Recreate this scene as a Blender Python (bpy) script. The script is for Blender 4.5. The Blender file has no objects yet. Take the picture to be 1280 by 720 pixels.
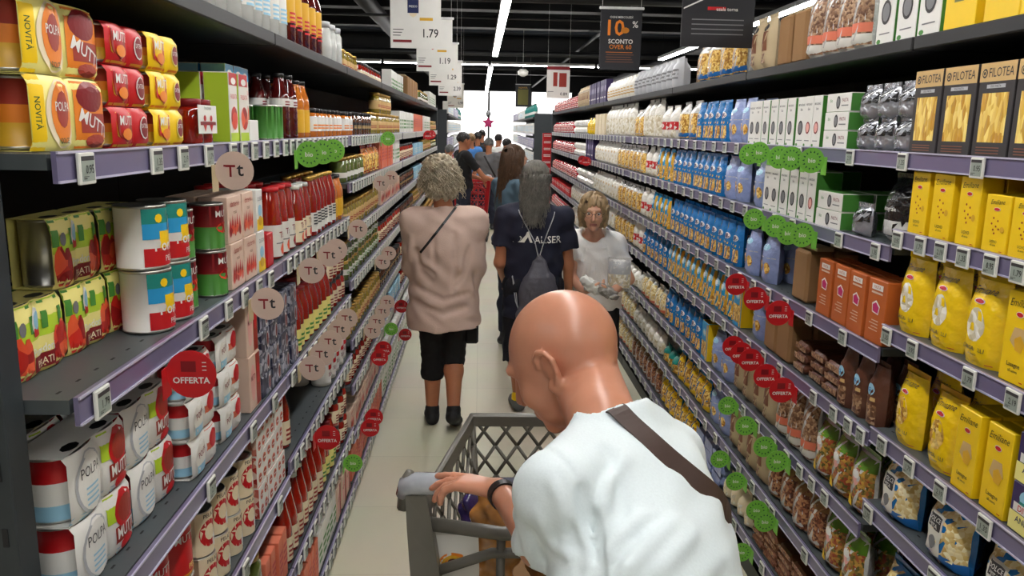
import bpy, math, random
import numpy as np
from mathutils import Vector, Matrix
random.seed(7)
S = bpy.context.scene
COL = S.collection
PI = math.pi

# ------------------------------------------------------------------ camera
F_PX, ROLL, CAM_H = 1000.0, 0.02, 1.80
cd = bpy.data.cameras.new('camera'); cam = bpy.data.objects.new('camera', cd); COL.objects.link(cam)
fw = Vector((0.04227406, 0.97982725, -0.19532399))
rt = Vector((0.99903915, -0.03919309, 0.01961347))
up = Vector((-0.01156246, 0.19596545, 0.98054263))
M3 = Matrix((rt, up, -fw)).transposed()
cam.matrix_world = Matrix.Translation((0, 0, CAM_H)) @ M3.to_4x4()
cd.sensor_width = 36; cd.lens = 36 * F_PX / 1280; cd.clip_start = 0.02; cd.clip_end = 200
S.camera = cam

# ------------------------------------------------------------------ world, exposure
S.view_settings.view_transform = 'Standard'; S.view_settings.look = 'None'
S.view_settings.gamma = 1.0; S.view_settings.use_curve_mapping = False
S.view_settings.exposure = 0.0
W = bpy.data.worlds.new('world'); S.world = W; W.use_nodes = True
W.node_tree.nodes['Background'].inputs[0].default_value = (0.75, 0.85, 1.0, 1)
W.node_tree.nodes['Background'].inputs[1].default_value = 0.6
S.cycles.use_denoising = True
S.cycles.max_bounces = 6; S.cycles.diffuse_bounces = 3; S.cycles.glossy_bounces = 3
S.cycles.transmission_bounces = 4; S.cycles.transparent_max_bounces = 8
LAMP_STRENGTH = 43.0
CENTRE_LAMPS = 1.0
WINDOW_STRENGTH = 2.2

# ------------------------------------------------------------------ materials
def lin(c):
    c = c / 255.0
    return c / 12.92 if c <= 0.04045 else ((c + 0.055) / 1.055) ** 2.4
def rgb(t): return (lin(t[0]), lin(t[1]), lin(t[2]), 1)
MATS = {}
def mat(name, col, rough=0.5, metal=0.0, vary=0.06, scale=30, bump=0.0, emit=0, trans=0, alpha=1, coat=0, sss=0):
    if name in MATS: return MATS[name]
    m = bpy.data.materials.new(name); m.use_nodes = True
    nt = m.node_tree; b = nt.nodes['Principled BSDF']
    b.inputs['Roughness'].default_value = rough; b.inputs['Metallic'].default_value = metal
    tc = nt.nodes.new('ShaderNodeTexCoord'); nz = nt.nodes.new('ShaderNodeTexNoise')
    nz.inputs['Scale'].default_value = scale; nz.inputs['Detail'].default_value = 2
    nt.links.new(tc.outputs['Object'], nz.inputs['Vector'])
    mx = nt.nodes.new('ShaderNodeMix'); mx.data_type = 'RGBA'
    c = rgb(col)
    mx.inputs[6].default_value = tuple(max(0, x * (1 - vary * 1.5)) for x in c[:3]) + (1,)
    mx.inputs[7].default_value = tuple(min(1, x * (1 + vary)) for x in c[:3]) + (1,)
    nt.links.new(nz.outputs['Fac'], mx.inputs[0]); nt.links.new(mx.outputs[2], b.inputs['Base Color'])
    if bump:
        bp = nt.nodes.new('ShaderNodeBump'); bp.inputs['Strength'].default_value = bump; bp.inputs['Distance'].default_value = 0.01
        nt.links.new(nz.outputs['Fac'], bp.inputs['Height']); nt.links.new(bp.outputs[0], b.inputs['Normal'])
    if emit:
        b.inputs['Emission Color'].default_value = c; b.inputs['Emission Strength'].default_value = emit
    if trans: b.inputs['Transmission Weight'].default_value = trans
    if alpha < 1: b.inputs['Alpha'].default_value = alpha
    if coat: b.inputs['Coat Weight'].default_value = coat
    if sss:
        b.inputs['Subsurface Weight'].default_value = sss; b.inputs['Subsurface Radius'].default_value = (0.012, 0.005, 0.003)
    MATS[name] = m
    return m
def cellmat(name, c1, c2, c3, scale=55, rough=0.35, stretch=(1, 1, 1), bump=0.5):
    """a printed or see-through window full of small pieces (pasta, tomatoes, beans)"""
    if name in MATS: return MATS[name]
    m = bpy.data.materials.new(name); m.use_nodes = True
    nt = m.node_tree; b = nt.nodes['Principled BSDF']; b.inputs['Roughness'].default_value = rough
    tc = nt.nodes.new('ShaderNodeTexCoord'); mp = nt.nodes.new('ShaderNodeMapping'); oi = nt.nodes.new('ShaderNodeObjectInfo')
    mp.inputs['Scale'].default_value = stretch
    nt.links.new(tc.outputs['Object'], mp.inputs['Vector'])
    ad = nt.nodes.new('ShaderNodeVectorMath'); ad.operation = 'MULTIPLY_ADD'
    nt.links.new(oi.outputs['Random'], ad.inputs[0]); ad.inputs[1].default_value = (3, 3, 3)
    nt.links.new(mp.outputs[0], ad.inputs[2])
    vo = nt.nodes.new('ShaderNodeTexVoronoi'); vo.inputs['Scale'].default_value = scale
    nt.links.new(ad.outputs[0], vo.inputs['Vector'])
    cr = nt.nodes.new('ShaderNodeValToRGB'); sep = nt.nodes.new('ShaderNodeSeparateColor')
    nt.links.new(vo.outputs['Color'], sep.inputs[0]); nt.links.new(sep.outputs[0], cr.inputs[0])
    e = cr.color_ramp.elements; e[0].color = rgb(c1); e[0].position = 0.15; e[1].color = rgb(c3); e[1].position = 0.85
    k = e.new(0.5); k.color = rgb(c2)
    nt.links.new(cr.outputs[0], b.inputs['Base Color'])
    bp = nt.nodes.new('ShaderNodeBump'); bp.inputs['Strength'].default_value = bump; bp.inputs['Distance'].default_value = 0.004
    bp.invert = True
    nt.links.new(vo.outputs['Distance'], bp.inputs['Height']); nt.links.new(bp.outputs[0], b.inputs['Normal'])
    MATS[name] = m
    return m
# print colours: name -> (rgb, roughness)
PAL = {
 'white': ((232, 230, 224), .45), 'cream': ((236, 220, 186), .5), 'paper': ((225, 222, 212), .6), 'kraft': ((150, 112, 72), .8),
 'kraftlight': ((196, 176, 140), .75), 'black': ((18, 18, 20), .4), 'softblack': ((40, 40, 44), .35), 'charcoal': ((52, 48, 50), .6),
 'red': ((196, 22, 30), .4), 'darkred': ((130, 16, 26), .4), 'brick': ((160, 50, 34), .45), 'orange': ((232, 130, 30), .45),
 'terracotta': ((190, 96, 40), .5), 'yellow': ((246, 204, 18), .4), 'gold': ((222, 170, 40), .4), 'paleyellow': ((244, 232, 140), .45),
 'lime': ((184, 214, 52), .45), 'green': ((74, 140, 56), .45), 'darkgreen': ((28, 78, 48), .45), 'teal': ((20, 130, 120), .45),
 'blue': ((28, 110, 186), .35), 'cyan': ((40, 152, 208), .35), 'navy': ((22, 34, 84), .4), 'lightblue': ((150, 200, 224), .4),
 'periwinkle': ((142, 158, 208), .35), 'lilac': ((176, 170, 196), .45), 'purple': ((54, 38, 88), .4), 'pink': ((232, 170, 160), .5),
 'magenta': ((200, 40, 110), .4), 'brown': ((92, 52, 40), .5), 'chestnut': ((132, 84, 60), .5), 'grey': ((120, 120, 122), .5),
 'lightgrey': ((184, 186, 190), .4), 'tan': ((206, 170, 112), .6), 'peach': ((222, 192, 172), .55), 'signbeige': ((206, 182, 168), .6), 'signgreen': ((118, 186, 66), .5), 'salmon': ((224, 120, 90), .5),
 'olive': ((120, 116, 50), .45), 'amber': ((196, 120, 30), .3),
}
def pm(n):
    if n in SPECIAL: return SPECIAL[n]()
    c, r = PAL[n]; return mat('print_' + n, c, rough=r, vary=0.05, scale=14)
SPECIAL = {
 'tin': lambda: mat('tin', (190, 188, 182), rough=0.28, metal=0.9, vary=0.05),
 'goldtin': lambda: mat('gold_lid', (200, 160, 80), rough=0.3, metal=0.85, vary=0.05),
 'silverfoil': lambda: mat('silver_foil', (176, 178, 186), rough=0.25, metal=0.7, vary=0.2, scale=40, bump=0.8),
 'glassred': lambda: mat('tomato_sauce_in_glass', (152, 30, 16), rough=0.08, vary=0.2, scale=40, coat=1),
 'glassdark': lambda: mat('dark_sauce_in_glass', (84, 20, 18), rough=0.08, vary=0.2, scale=40, coat=1),
 'glassgreen': lambda: mat('green_sauce_in_glass', (92, 104, 44), rough=0.08, vary=0.3, scale=60, coat=1),
 'glassolive': lambda: mat('olive_sauce_in_glass', (150, 128, 50), rough=0.08, vary=0.3, scale=60, coat=1),
 'glassbrown': lambda: mat('brown_sauce_in_glass', (96, 56, 34), rough=0.08, vary=0.3, scale=60, coat=1),
 'glassorange': lambda: mat('orange_sauce_in_glass', (206, 116, 40), rough=0.08, vary=0.2, scale=60, coat=1),
 'milkglass': lambda: mat('milky_bottle', (206, 208, 204), rough=0.15, vary=0.1, coat=1),
 'film': lambda: mat('clear_crinkled_film', (214, 214, 212), rough=0.12, vary=0.15, scale=60, bump=0.7, coat=0.6),
 'filmwhite': lambda: mat('white_crinkled_film', (236, 232, 222), rough=0.3, vary=0.06, scale=45, bump=0.7, coat=0.3),
 'filmblue': lambda: mat('blue_film', (30, 118, 190), rough=0.25, vary=0.1, scale=45, bump=0.5, coat=0.3),
 'filmcyan': lambda: mat('bright_blue_film', (40, 150, 206), rough=0.25, vary=0.1, scale=45, bump=0.5, coat=0.3),
 'filmperi': lambda: mat('periwinkle_film', (150, 166, 214), rough=0.25, vary=0.08, scale=45, bump=0.6, coat=0.3),
 'filmyellow': lambda: mat('yellow_film', (244, 204, 20), rough=0.22, vary=0.05, scale=40, bump=0.5, coat=0.4),
 'filmblack': lambda: mat('black_film', (26, 26, 28), rough=0.2, vary=0.3, scale=40, bump=0.8, coat=0.5),
 'filmbrown': lambda: mat('brown_film', (98, 58, 42), rough=0.35, vary=0.15, scale=40, bump=0.6, coat=0.2),
 'filmgreen': lambda: mat('green_film', (96, 140, 44), rough=0.2, vary=0.15, scale=40, bump=0.6, coat=0.4),
 'filmred': lambda: mat('red_film', (190, 24, 40), rough=0.25, vary=0.15, scale=40, bump=0.6, coat=0.4),
 'pasta': lambda: cellmat('pasta_pieces', (168, 112, 34), (222, 172, 72), (246, 214, 128), 105),
 'pastapale': lambda: cellmat('pale_pasta_pieces', (214, 180, 104), (236, 216, 158), (250, 238, 200), 100),
 'tagliatelle': lambda: cellmat('egg_tagliatelle', (196, 142, 40), (232, 192, 84), (250, 224, 130), 30, stretch=(1, 3.2, 1)),
 'pastacolour': lambda: cellmat('coloured_pasta_pieces', (96, 90, 40), (206, 160, 70), (160, 70, 44), 115),
 'pastabrown': lambda: cellmat('wholemeal_pasta_pieces', (104, 70, 48), (150, 110, 80), (186, 152, 118), 120),
 'pastared': lambda: cellmat('red_brown_pasta_pieces', (90, 44, 30), (150, 88, 60), (190, 140, 96), 125),
 'pastawhite': lambda: cellmat('white_floury_pasta', (200, 186, 152), (230, 222, 200), (246, 242, 230), 60),
 'tomatoes': lambda: cellmat('printed_tomatoes', (150, 16, 16), (214, 44, 30), (236, 96, 56), 34, bump=0),
 'dots': lambda: cellmat('printed_red_dots', (226, 214, 204), (214, 150, 130), (170, 40, 36), 70, bump=0),
 'navydots': lambda: cellmat('printed_navy_dots', (30, 34, 60), (70, 76, 96), (176, 178, 190), 60, bump=0),
}

# ------------------------------------------------------------------ mesh builder
TEXT_CACHE = {}
def text_geo(s, size, bold=0.0, shear=0.0):
    key = (s, bold, shear)
    if key not in TEXT_CACHE:
        cu = bpy.data.curves.new('lettering', 'FONT'); cu.body = s; cu.size = 1.0; cu.resolution_u = 2
        cu.align_x = 'CENTER'; cu.align_y = 'CENTER'; cu.offset = bold * .3; cu.shear = shear
        o = bpy.data.objects.new('lettering', cu); COL.objects.link(o)
        bpy.context.view_layer.update()
        me = bpy.data.meshes.new_from_object(o.evaluated_get(bpy.context.evaluated_depsgraph_get()))
        v = [tuple(p.co[:2]) for p in me.vertices]; f = [tuple(p.vertices) for p in me.polygons]
        bpy.data.objects.remove(o); bpy.data.curves.remove(cu); bpy.data.meshes.remove(me)
        if v:
            xs = [p[0] for p in v]; ys = [p[1] for p in v]
            cx, cy = (min(xs) + max(xs)) / 2, (min(ys) + max(ys)) / 2
            w = max(xs) - min(xs); v = [(x - cx, y - cy) for x, y in v]
        else: w = 1
        TEXT_CACHE[key] = (v, f, w)
    return TEXT_CACHE[key]

def flat(y, z): return (0.0, y, z)
class G:
    def __init__(s):
        s.parts = {}; s.cur = ''
    def part(s, n=''):
        s.cur = n; return s
    def _p(s): return s.parts.setdefault(s.cur, ([], [], [], []))   # verts, faces, mats, smooth
    def add(s, vs, fs, m, smooth=False):
        V, Fc, Mm, Sm = s._p(); b = len(V); V.extend(vs)
        for f in fs:
            Fc.append(tuple(b + i for i in f)); Mm.append(m); Sm.append(smooth)
    def box(s, x0, x1, y0, y1, z0, z1, m, bev=0.0):
        if bev <= 0:
            vs = [(x, y, z) for x in (x0, x1) for y in (y0, y1) for z in (z0, z1)]
            s.add(vs, [(0, 1, 3, 2), (4, 6, 7, 5), (0, 4, 5, 1), (2, 3, 7, 6), (0, 2, 6, 4), (1, 5, 7, 3)], m); return
        b = bev; vs = []; idx = {}
        for xi, (x, sx) in enumerate(((x0, 1), (x1, -1))):
            for yi, (y, sy) in enumerate(((y0, 1), (y1, -1))):
                for zi, (z, sz) in enumerate(((z0, 1), (z1, -1))):
                    for a in range(3):
                        d = [b * sx, b * sy, b * sz]; d[a] = 0
                        idx[(xi, yi, zi, a)] = len(vs); vs.append((x + d[0], y + d[1], z + d[2]))
        fs = []
        for xi in (0, 1):
            q = [idx[(xi, a, c, 0)] for a, c in ((0, 0), (0, 1), (1, 1), (1, 0))]; fs.append(q if xi == 0 else q[::-1])
            q = [idx[(a, xi, c, 1)] for a, c in ((0, 0), (1, 0), (1, 1), (0, 1))]; fs.append(q if xi == 0 else q[::-1])
            q = [idx[(a, c, xi, 2)] for a, c in ((0, 0), (0, 1), (1, 1), (1, 0))]; fs.append(q if xi == 0 else q[::-1])
        for i in (0, 1):
            for j in (0, 1):
                fs.append([idx[(i, j, 0, 0)], idx[(i, j, 0, 1)], idx[(i, j, 1, 1)], idx[(i, j, 1, 0)]])
                fs.append([idx[(i, 0, j, 0)], idx[(i, 0, j, 2)], idx[(i, 1, j, 2)], idx[(i, 1, j, 0)]])
                fs.append([idx[(0, i, j, 1)], idx[(0, i, j, 2)], idx[(1, i, j, 2)], idx[(1, i, j, 1)]])
                for k in (0, 1):
                    fs.append([idx[(i, j, k, 0)], idx[(i, j, k, 1)], idx[(i, j, k, 2)]]) if False else None
        fs = [f for f in fs if f]
        for i in (0, 1):
            for j in (0, 1):
                for k in (0, 1): fs.append([idx[(i, j, k, 0)], idx[(i, j, k, 1)], idx[(i, j, k, 2)]])
        s.add(vs, fs, m)
    def lathe(s, cx, cy, prof, seg=16, cap=True):
        """prof: [(r, z, material)] bottom to top; material of the band above the point"""
        vs = []
        for r, z, _ in prof:
            for i in range(seg):
                a = 2 * PI * i / seg; vs.append((cx + r * math.cos(a), cy + r * math.sin(a), z))
        for k in range(len(prof) - 1):
            s.add([], [], 0)
        V, Fc, Mm, Sm = s._p(); b = len(V); V.extend(vs)
        for k in range(len(prof) - 1):
            for i in range(seg):
                j = (i + 1) % seg
                Fc.append((b + k * seg + i, b + k * seg + j, b + (k + 1) * seg + j, b + (k + 1) * seg + i)); Mm.append(prof[k][2]); Sm.append(True)
        if cap:
            Fc.append(tuple(b + i for i in range(seg))[::-1]); Mm.append(prof[0][2]); Sm.append(False)
            k = len(prof) - 1
            Fc.append(tuple(b + k * seg + i for i in range(seg))); Mm.append(prof[k][2] if prof[k][2] else prof[k - 1][2]); Sm.append(False)
    def grid(s, nu, nv, fn, m, smooth=True):
        vs = [fn(i / nu, j / nv) for j in range(nv + 1) for i in range(nu + 1)]
        fs = [(j * (nu + 1) + i, j * (nu + 1) + i + 1, (j + 1) * (nu + 1) + i + 1, (j + 1) * (nu + 1) + i) for j in range(nv) for i in range(nu)]
        s.add(vs, fs, m, smooth)
    # graphics on a front surface; surf(y, z) -> (x, y, z)
    def _off(s, surf, y, z, l):
        x, yy, zz = surf(y, z)
        return (x + 0.0004 * l, yy, zz)
    def rect(s, y0, y1, z0, z1, m, l=1, surf=flat, n=1, nz=1):
        s.grid(n, nz, lambda u, v: s._off(surf, y0 + (y1 - y0) * u, z0 + (z1 - z0) * v, l), m, smooth=(n > 1))
    def poly(s, pts, m, l=1, surf=flat):
        s.add([s._off(surf, y, z, l) for y, z in pts], [tuple(range(len(pts)))], m)
    def ell(s, cy, cz, ry, rz, m, l=2, surf=flat, seg=14, rings=1, rot=0):
        vs = [s._off(surf, cy, cz, l)]; fs = []
        for k in range(1, rings + 1):
            for i in range(seg):
                a = 2 * PI * i / seg; q = k / rings
                dy, dz = ry * q * math.cos(a), rz * q * math.sin(a)
                dy, dz = dy * math.cos(rot) - dz * math.sin(rot), dy * math.sin(rot) + dz * math.cos(rot)
                vs.append(s._off(surf, cy + dy, cz + dz, l))
        for i in range(seg):
            j = (i + 1) % seg; fs.append((0, 1 + i, 1 + j))
            for k in range(1, rings): fs.append((1 + (k - 1) * seg + i, 1 + k * seg + i, 1 + k * seg + j, 1 + (k - 1) * seg + j))
        s.add(vs, fs, m)
    def text(s, t, cy, cz, h, m, l=3, surf=flat, maxw=None, rot=0, bold=0.02, shear=0.0):
        v, f, w = text_geo(t, 1, bold, shear)
        k = h / 0.73
        kx = min(k, maxw / w) if maxw else k
        c, sn = math.cos(rot), math.sin(rot)
        s.add([s._off(surf, cy + x * kx * c - y * k * sn, cz + x * kx * sn + y * k * c, l) for x, y in v], f, m)
    def bag(s, w, h, d, m, base=0.35, top=0.02, nu=6, nv=8, seal=0.012, mtop=None, yo=0, lean=0):
        """a filled packet: flat bottom, bulging body, pinched sealed top"""
        def prof(v):
            if v < 0.12: return base + (1 - base) * math.sin(v / 0.12 * PI / 2)
            if v < 0.6: return 1.0
            return max(top, math.cos((v - 0.6) / 0.4 * PI / 2) ** 0.8)
        def q(u, v, side):
            a = (u - 0.5) * 2; z = v * h
            bulge = (1 - abs(a) ** 3.2) * prof(v) * d / 2
            wy = w / 2 * (0.95 + 0.05 * math.sin(v * PI)) * a
            ripple = 0.0015 * math.sin(u * 23 + v * 17) * (1 if 0 < v < 1 else 0)
            return (-d / 2 + side * (bulge + (ripple if abs(a) < 0.95 else 0)) + lean * v, yo + wy, z)
        for side in (1, -1):
            s.grid(nu, nv, (lambda u, v: q(u, v, 1)) if side > 0 else (lambda u, v: q(1 - u, v, -1)), m)
        s.box(-d / 2 - .0015 + lean, -d / 2 + .0015 + lean, yo - w / 2 * .95, yo + w / 2 * .95, h - 0.002, h + seal, mtop or m)
        def surf(y, z):
            u = (y - yo) / w + 0.5; u = min(max(u, 0.0), 1.0)
            x, yy, zz = q(u, min(max(z / h, 0), 1), 1)
            return (x, y, z)
        return surf

def smart(me_name, V, Fc, Mm, Sm):
    me = bpy.data.meshes.new(me_name)
    me.from_pydata(V, [], Fc)
    names = []
    idx = []
    for m in Mm:
        if m not in names: names.append(m)
        idx.append(names.index(m))
    for n in names: me.materials.append(n if isinstance(n, bpy.types.Material) else pm(n))
    me.polygons.foreach_set('material_index', idx); me.polygons.foreach_set('use_smooth', Sm)
    me.update()
    return me
def link(name, data, parent=None, loc=None, rz=0):
    o = bpy.data.objects.new(name, data); COL.objects.link(o)
    if parent: o.parent = parent
    if loc: o.location = loc
    if rz: o.rotation_euler = (0, 0, rz)
    return o
def tag(o, label=None, cat=None, group=None, kind=None):
    if label: o['label'] = label
    if cat: o['category'] = cat
    if group: o['group'] = group
    if kind: o['kind'] = kind
    return o
def structure(name, g, parent=None):
    o = build(name, g); o['kind'] = 'structure'; return o
def centred(v):
    """mesh data moved to its own middle, and that middle"""
    V = np.array(v[0]); c = (V.min(0) + V.max(0)) / 2
    return ([tuple(q) for q in (V - c).tolist()], v[1], v[2], v[3]), c
def build(name, g, parent=None, loc=None, rz=0, labels=None):
    """'' part is the thing's own mesh, other parts become children"""
    own = g.parts.get('')
    root = link(name, smart(name, *own) if own else None, parent, loc, rz)
    for k, v in g.parts.items():
        if k == '': continue
        nm = k.split('#')[0]
        if '/' in k: continue
        v, c0 = centred(v); c = link(nm, smart(nm, *v), root, tuple(c0))
        for k2, v2 in g.parts.items():
            if k2.startswith(k + '/'):
                v2, c2 = centred(v2); n2 = k2.split('/')[-1].split('#')[0]; link(n2, smart(n2, *v2), c, tuple(c2 - c0))
        if labels and nm in labels: c['label'] = labels[nm]
    return root
def flatten(g):
    V, Fc, Mm, Sm = [], [], [], []
    for v, f, m, sm in g.parts.values():
        b = len(V); V += v; Fc += [tuple(b + i for i in q) for q in f]; Mm += m; Sm += sm
    return V, Fc, Mm, Sm
def copy_tree(o, parent=None):
    c = o.copy(); COL.objects.link(c)
    if parent: c.parent = parent
    for ch in list(o.children): copy_tree(ch, c)
    return c
def tube(g, pts, r, m, seg=8, closed=False):
    """round bar through points"""
    P = [Vector(p) for p in pts]; n = len(P); R = r if isinstance(r, (list, tuple)) else [r] * n
    vs = []; prev = None
    for i, p in enumerate(P):
        t = (P[min(i + 1, n - 1)] - P[max(i - 1, 0)]) if not closed else (P[(i + 1) % n] - P[i - 1])
        t.normalize()
        a = prev if prev else (Vector((0, 0, 1)) if abs(t.z) < .9 else Vector((1, 0, 0)))
        b = (a - t * a.dot(t)).normalized(); prev = b; c = t.cross(b)
        for k in range(seg):
            an = 2 * PI * k / seg; vs.append(tuple(p + (b * math.cos(an) + c * math.sin(an)) * R[i]))
    fs = []
    for i in range(n if closed else n - 1):
        j = (i + 1) % n
        for k in range(seg): fs.append((i * seg + k, i * seg + (k + 1) % seg, j * seg + (k + 1) % seg, j * seg + k))
    if not closed: fs += [tuple(range(seg))[::-1], tuple((n - 1) * seg + k for k in range(seg))]
    g.add(vs, fs, m, True)
# ------------------------------------------------------------------ room
def floor_mat():
    m = bpy.data.materials.new('cream_floor_tiles'); m.use_nodes = True; nt = m.node_tree; b = nt.nodes['Principled BSDF']
    b.inputs['Roughness'].default_value = 0.55
    tc = nt.nodes.new('ShaderNodeTexCoord'); br = nt.nodes.new('ShaderNodeTexBrick'); br.offset = 0
    br.inputs['Scale'].default_value = 1.0; br.inputs['Brick Width'].default_value = 0.6; br.inputs['Row Height'].default_value = 0.6
    br.inputs['Mortar Size'].default_value = 0.002; br.inputs['Mortar Smooth'].default_value = 0.3
    br.inputs['Color1'].default_value = rgb((222, 216, 192)); br.inputs['Color2'].default_value = rgb((217, 211, 186)); br.inputs['Mortar'].default_value = rgb((196, 190, 166))
    nz = nt.nodes.new('ShaderNodeTexNoise'); nz.inputs['Scale'].default_value = 1.3; nz.inputs['Detail'].default_value = 4
    mx = nt.nodes.new('ShaderNodeMix'); mx.data_type = 'RGBA'; mx.blend_type = 'MULTIPLY'; mx.inputs[0].default_value = 0.25
    nt.links.new(tc.outputs['Object'], br.inputs['Vector']); nt.links.new(tc.outputs['Object'], nz.inputs['Vector'])
    nt.links.new(br.outputs['Color'], mx.inputs[6]); nt.links.new(nz.outputs['Color'], mx.inputs[7])
    nt.links.new(mx.outputs[2], b.inputs['Base Color'])
    return m
X0, X1, Y0, Y1, ZC = -7.0, 8.0, -7.0, 32.0, 3.9
g = G(); g.box(X0, X1, Y0, Y1, -0.1, 0, floor_mat()); structure('floor', g)
MC = mat('dark_blue_grey_ceiling', (60, 66, 76), rough=0.8, vary=0.15, scale=0.7)
MB = mat('black_painted_steel', (22, 23, 26), rough=0.5, vary=0.1)
MWALL = mat('charcoal_wall', (46, 47, 52), rough=0.8, vary=0.1, scale=2)
g = G(); g.box(X0, X1, Y0, Y1, ZC, ZC + 0.1, MC)
for y in range(-6, 32, 1): g.box(X0, X1, y + .1, y + .22, ZC - 0.05, ZC, MC)
structure('ceiling', g)
g = G()
for y in (2, 6.2, 8.4, 12.6, 14.8, 19, 23, 27):
    g.box(X0, X1, y, y + 0.18, ZC - 0.34, ZC - 0.051, MB); g.box(X0, X1, y - .06, y + .24, ZC - 0.36, ZC - 0.33, MB)
structure('trim_1', g)
g = G()                      # service pipes, trays and a duct under the roof
for y, r, z in ((7.2, .03, 3.45), (7.5, .02, 3.42), (10.2, .05, 3.35), (11.6, .02, 3.3), (11.9, .02, 3.34), (16.9, .06, 3.3), (21, .05, 3.3)):
    tube(g, [(X0, y, z), (X1, y, z)], r, MB, 8)
for x, r, z in ((-1.6, .12, 3.5), (2.0, .03, 3.4), (-.75, .02, 3.35), (4.6, .15, 3.5)):
    tube(g, [(x, Y0, z), (x, Y1, z)], r, MB, 10)
structure('trim_2', g)
g = G(); g.box(X0 - .1, X0, Y0, Y1, 0, ZC, MWALL); structure('wall_left', g)
g = G(); g.box(X1, X1 + .1, Y0, Y1, 0, ZC, MWALL); structure('wall_right', g)
g = G(); g.box(X1 - .02, X1 - .001, Y0, Y1, 2.2, 2.9, pm('darkred')); structure('trim_3', g)
g = G(); g.box(X0, X1, Y0 - .1, Y0, 0, ZC, MWALL); structure('wall_back', g)
g = G(); g.box(X0, -1.3, Y1, Y1 + .1, 0, ZC, MWALL); g.box(3.6, X1, Y1, Y1 + .1, 0, ZC, MWALL); g.box(-1.3, 3.6, Y1, Y1 + .1, 3.25, ZC, MWALL)
structure('wall_front', g)
MWIN = mat('sunlit_shop_window', (255, 252, 250), emit=WINDOW_STRENGTH, rough=0.2, vary=0.0)
MFR = mat('window_frame_grey', (120, 124, 130), rough=0.4, metal=0.3)
for n in range(3):
    a = -1.3 + n * 4.9 / 3; b = a + 4.9 / 3
    g = G(); g.box(a + .04, b - .04, Y1 + .03, Y1 + .05, .04, 3.21, MWIN)
    g.part('window_frame')
    g.box(a, a + .04, Y1, Y1 + .08, 0, 3.25, MFR); g.box(b - .04, b, Y1, Y1 + .08, 0, 3.25, MFR)
    g.box(a + .04, b - .04, Y1, Y1 + .08, 0, .04, MFR); g.box(a + .04, b - .04, Y1, Y1 + .08, 3.21, 3.25, MFR)
    o = build('window_%d' % (n + 1), g); o['kind'] = 'structure'

# ------------------------------------------------------------------ lamps: slim strips hung on wires
ML = mat('lit_strip_diffuser', (255, 253, 250), emit=LAMP_STRENGTH, rough=0.4, vary=0.0)
MH = mat('lamp_housing_white', (200, 200, 200), rough=0.4)
def lamp_geo(L):
    g = G()
    g.part('housing').box(-.05, .05, 0, L, 0, .05, MH, .006)
    g.part('diffuser').box(-.042, .042, .01, L - .01, -.014, -.001, ML, .004)
    for y in (.15, L - .15): g.part('hanging_wire#%d' % (y > 1)); tube(g, [(0, y, .05), (0, y, ZC - 3.02)], .002, MB, 4)
    return g
def strip_lamp(x, y, L, label, rz=0, group=None):
    key = round(L, 2)
    if key not in LG: LG[key] = build('strip_lamp', lamp_geo(L)); o = LG[key]
    else: o = copy_tree(LG[key])
    o.location = (x, y, 3.0); o.rotation_euler = (0, 0, rz)
    return tag(o, label, 'ceiling lamp', group)
LG = {}
ORD = ['first', 'second', 'third', 'fourth', 'fifth', 'sixth', 'seventh', 'eighth', 'ninth', 'tenth', 'eleventh', 'twelfth', 'thirteenth', 'fourteenth', 'fifteenth', 'sixteenth', 'seventeenth', 'eighteenth', 'nineteenth', 'twentieth']
TENS = ['twenty', 'thirty', 'forty', 'fifty', 'sixty', 'seventy', 'eighty', 'ninety']
def ordw(n):
    if n <= 20: return ORD[n - 1]
    t, r = divmod(n, 10)
    if t > 9: return 'far'
    if r == 0: return TENS[t - 2][:-1] + 'ieth'
    return TENS[t - 2] + '-' + ORD[r - 1]
ys = [-6.2 + 2.02 * k for k in range(10)]
for i, y in enumerate(ys): strip_lamp(.24, y, 2.0, ordw(i + 1) + ' lit white strip lamp hanging over the aisle middle', group='strip lamps over the aisle')
for i, y in enumerate((16.6, 20.4, 24.2)): strip_lamp(.2, y, 3.7, ordw(i + 1) + ' long strip lamp beyond the cross-aisle lamps, towards the shop window', group='far strip lamps')
for i, y in enumerate(ys[2:]): strip_lamp(3.05, y, 2.0, ordw(i + 1) + ' lit strip lamp over the next aisle behind the pasta shelves', group='strip lamps behind the pasta shelves')
for i, y in enumerate(ys[2:]): strip_lamp(-2.6, y, 2.0, ordw(i + 1) + ' lit strip lamp over the next aisle behind the tomato shelves', group='strip lamps behind the tomato shelves')
for i, x in enumerate((-3.9, -1.85, .2, 2.25)): strip_lamp(x, 15.9, 2.0, ordw(i + 1) + ' strip lamp of the row running across beyond the shelves', rz=-PI / 2, group='crosswise strip lamps')

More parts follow.
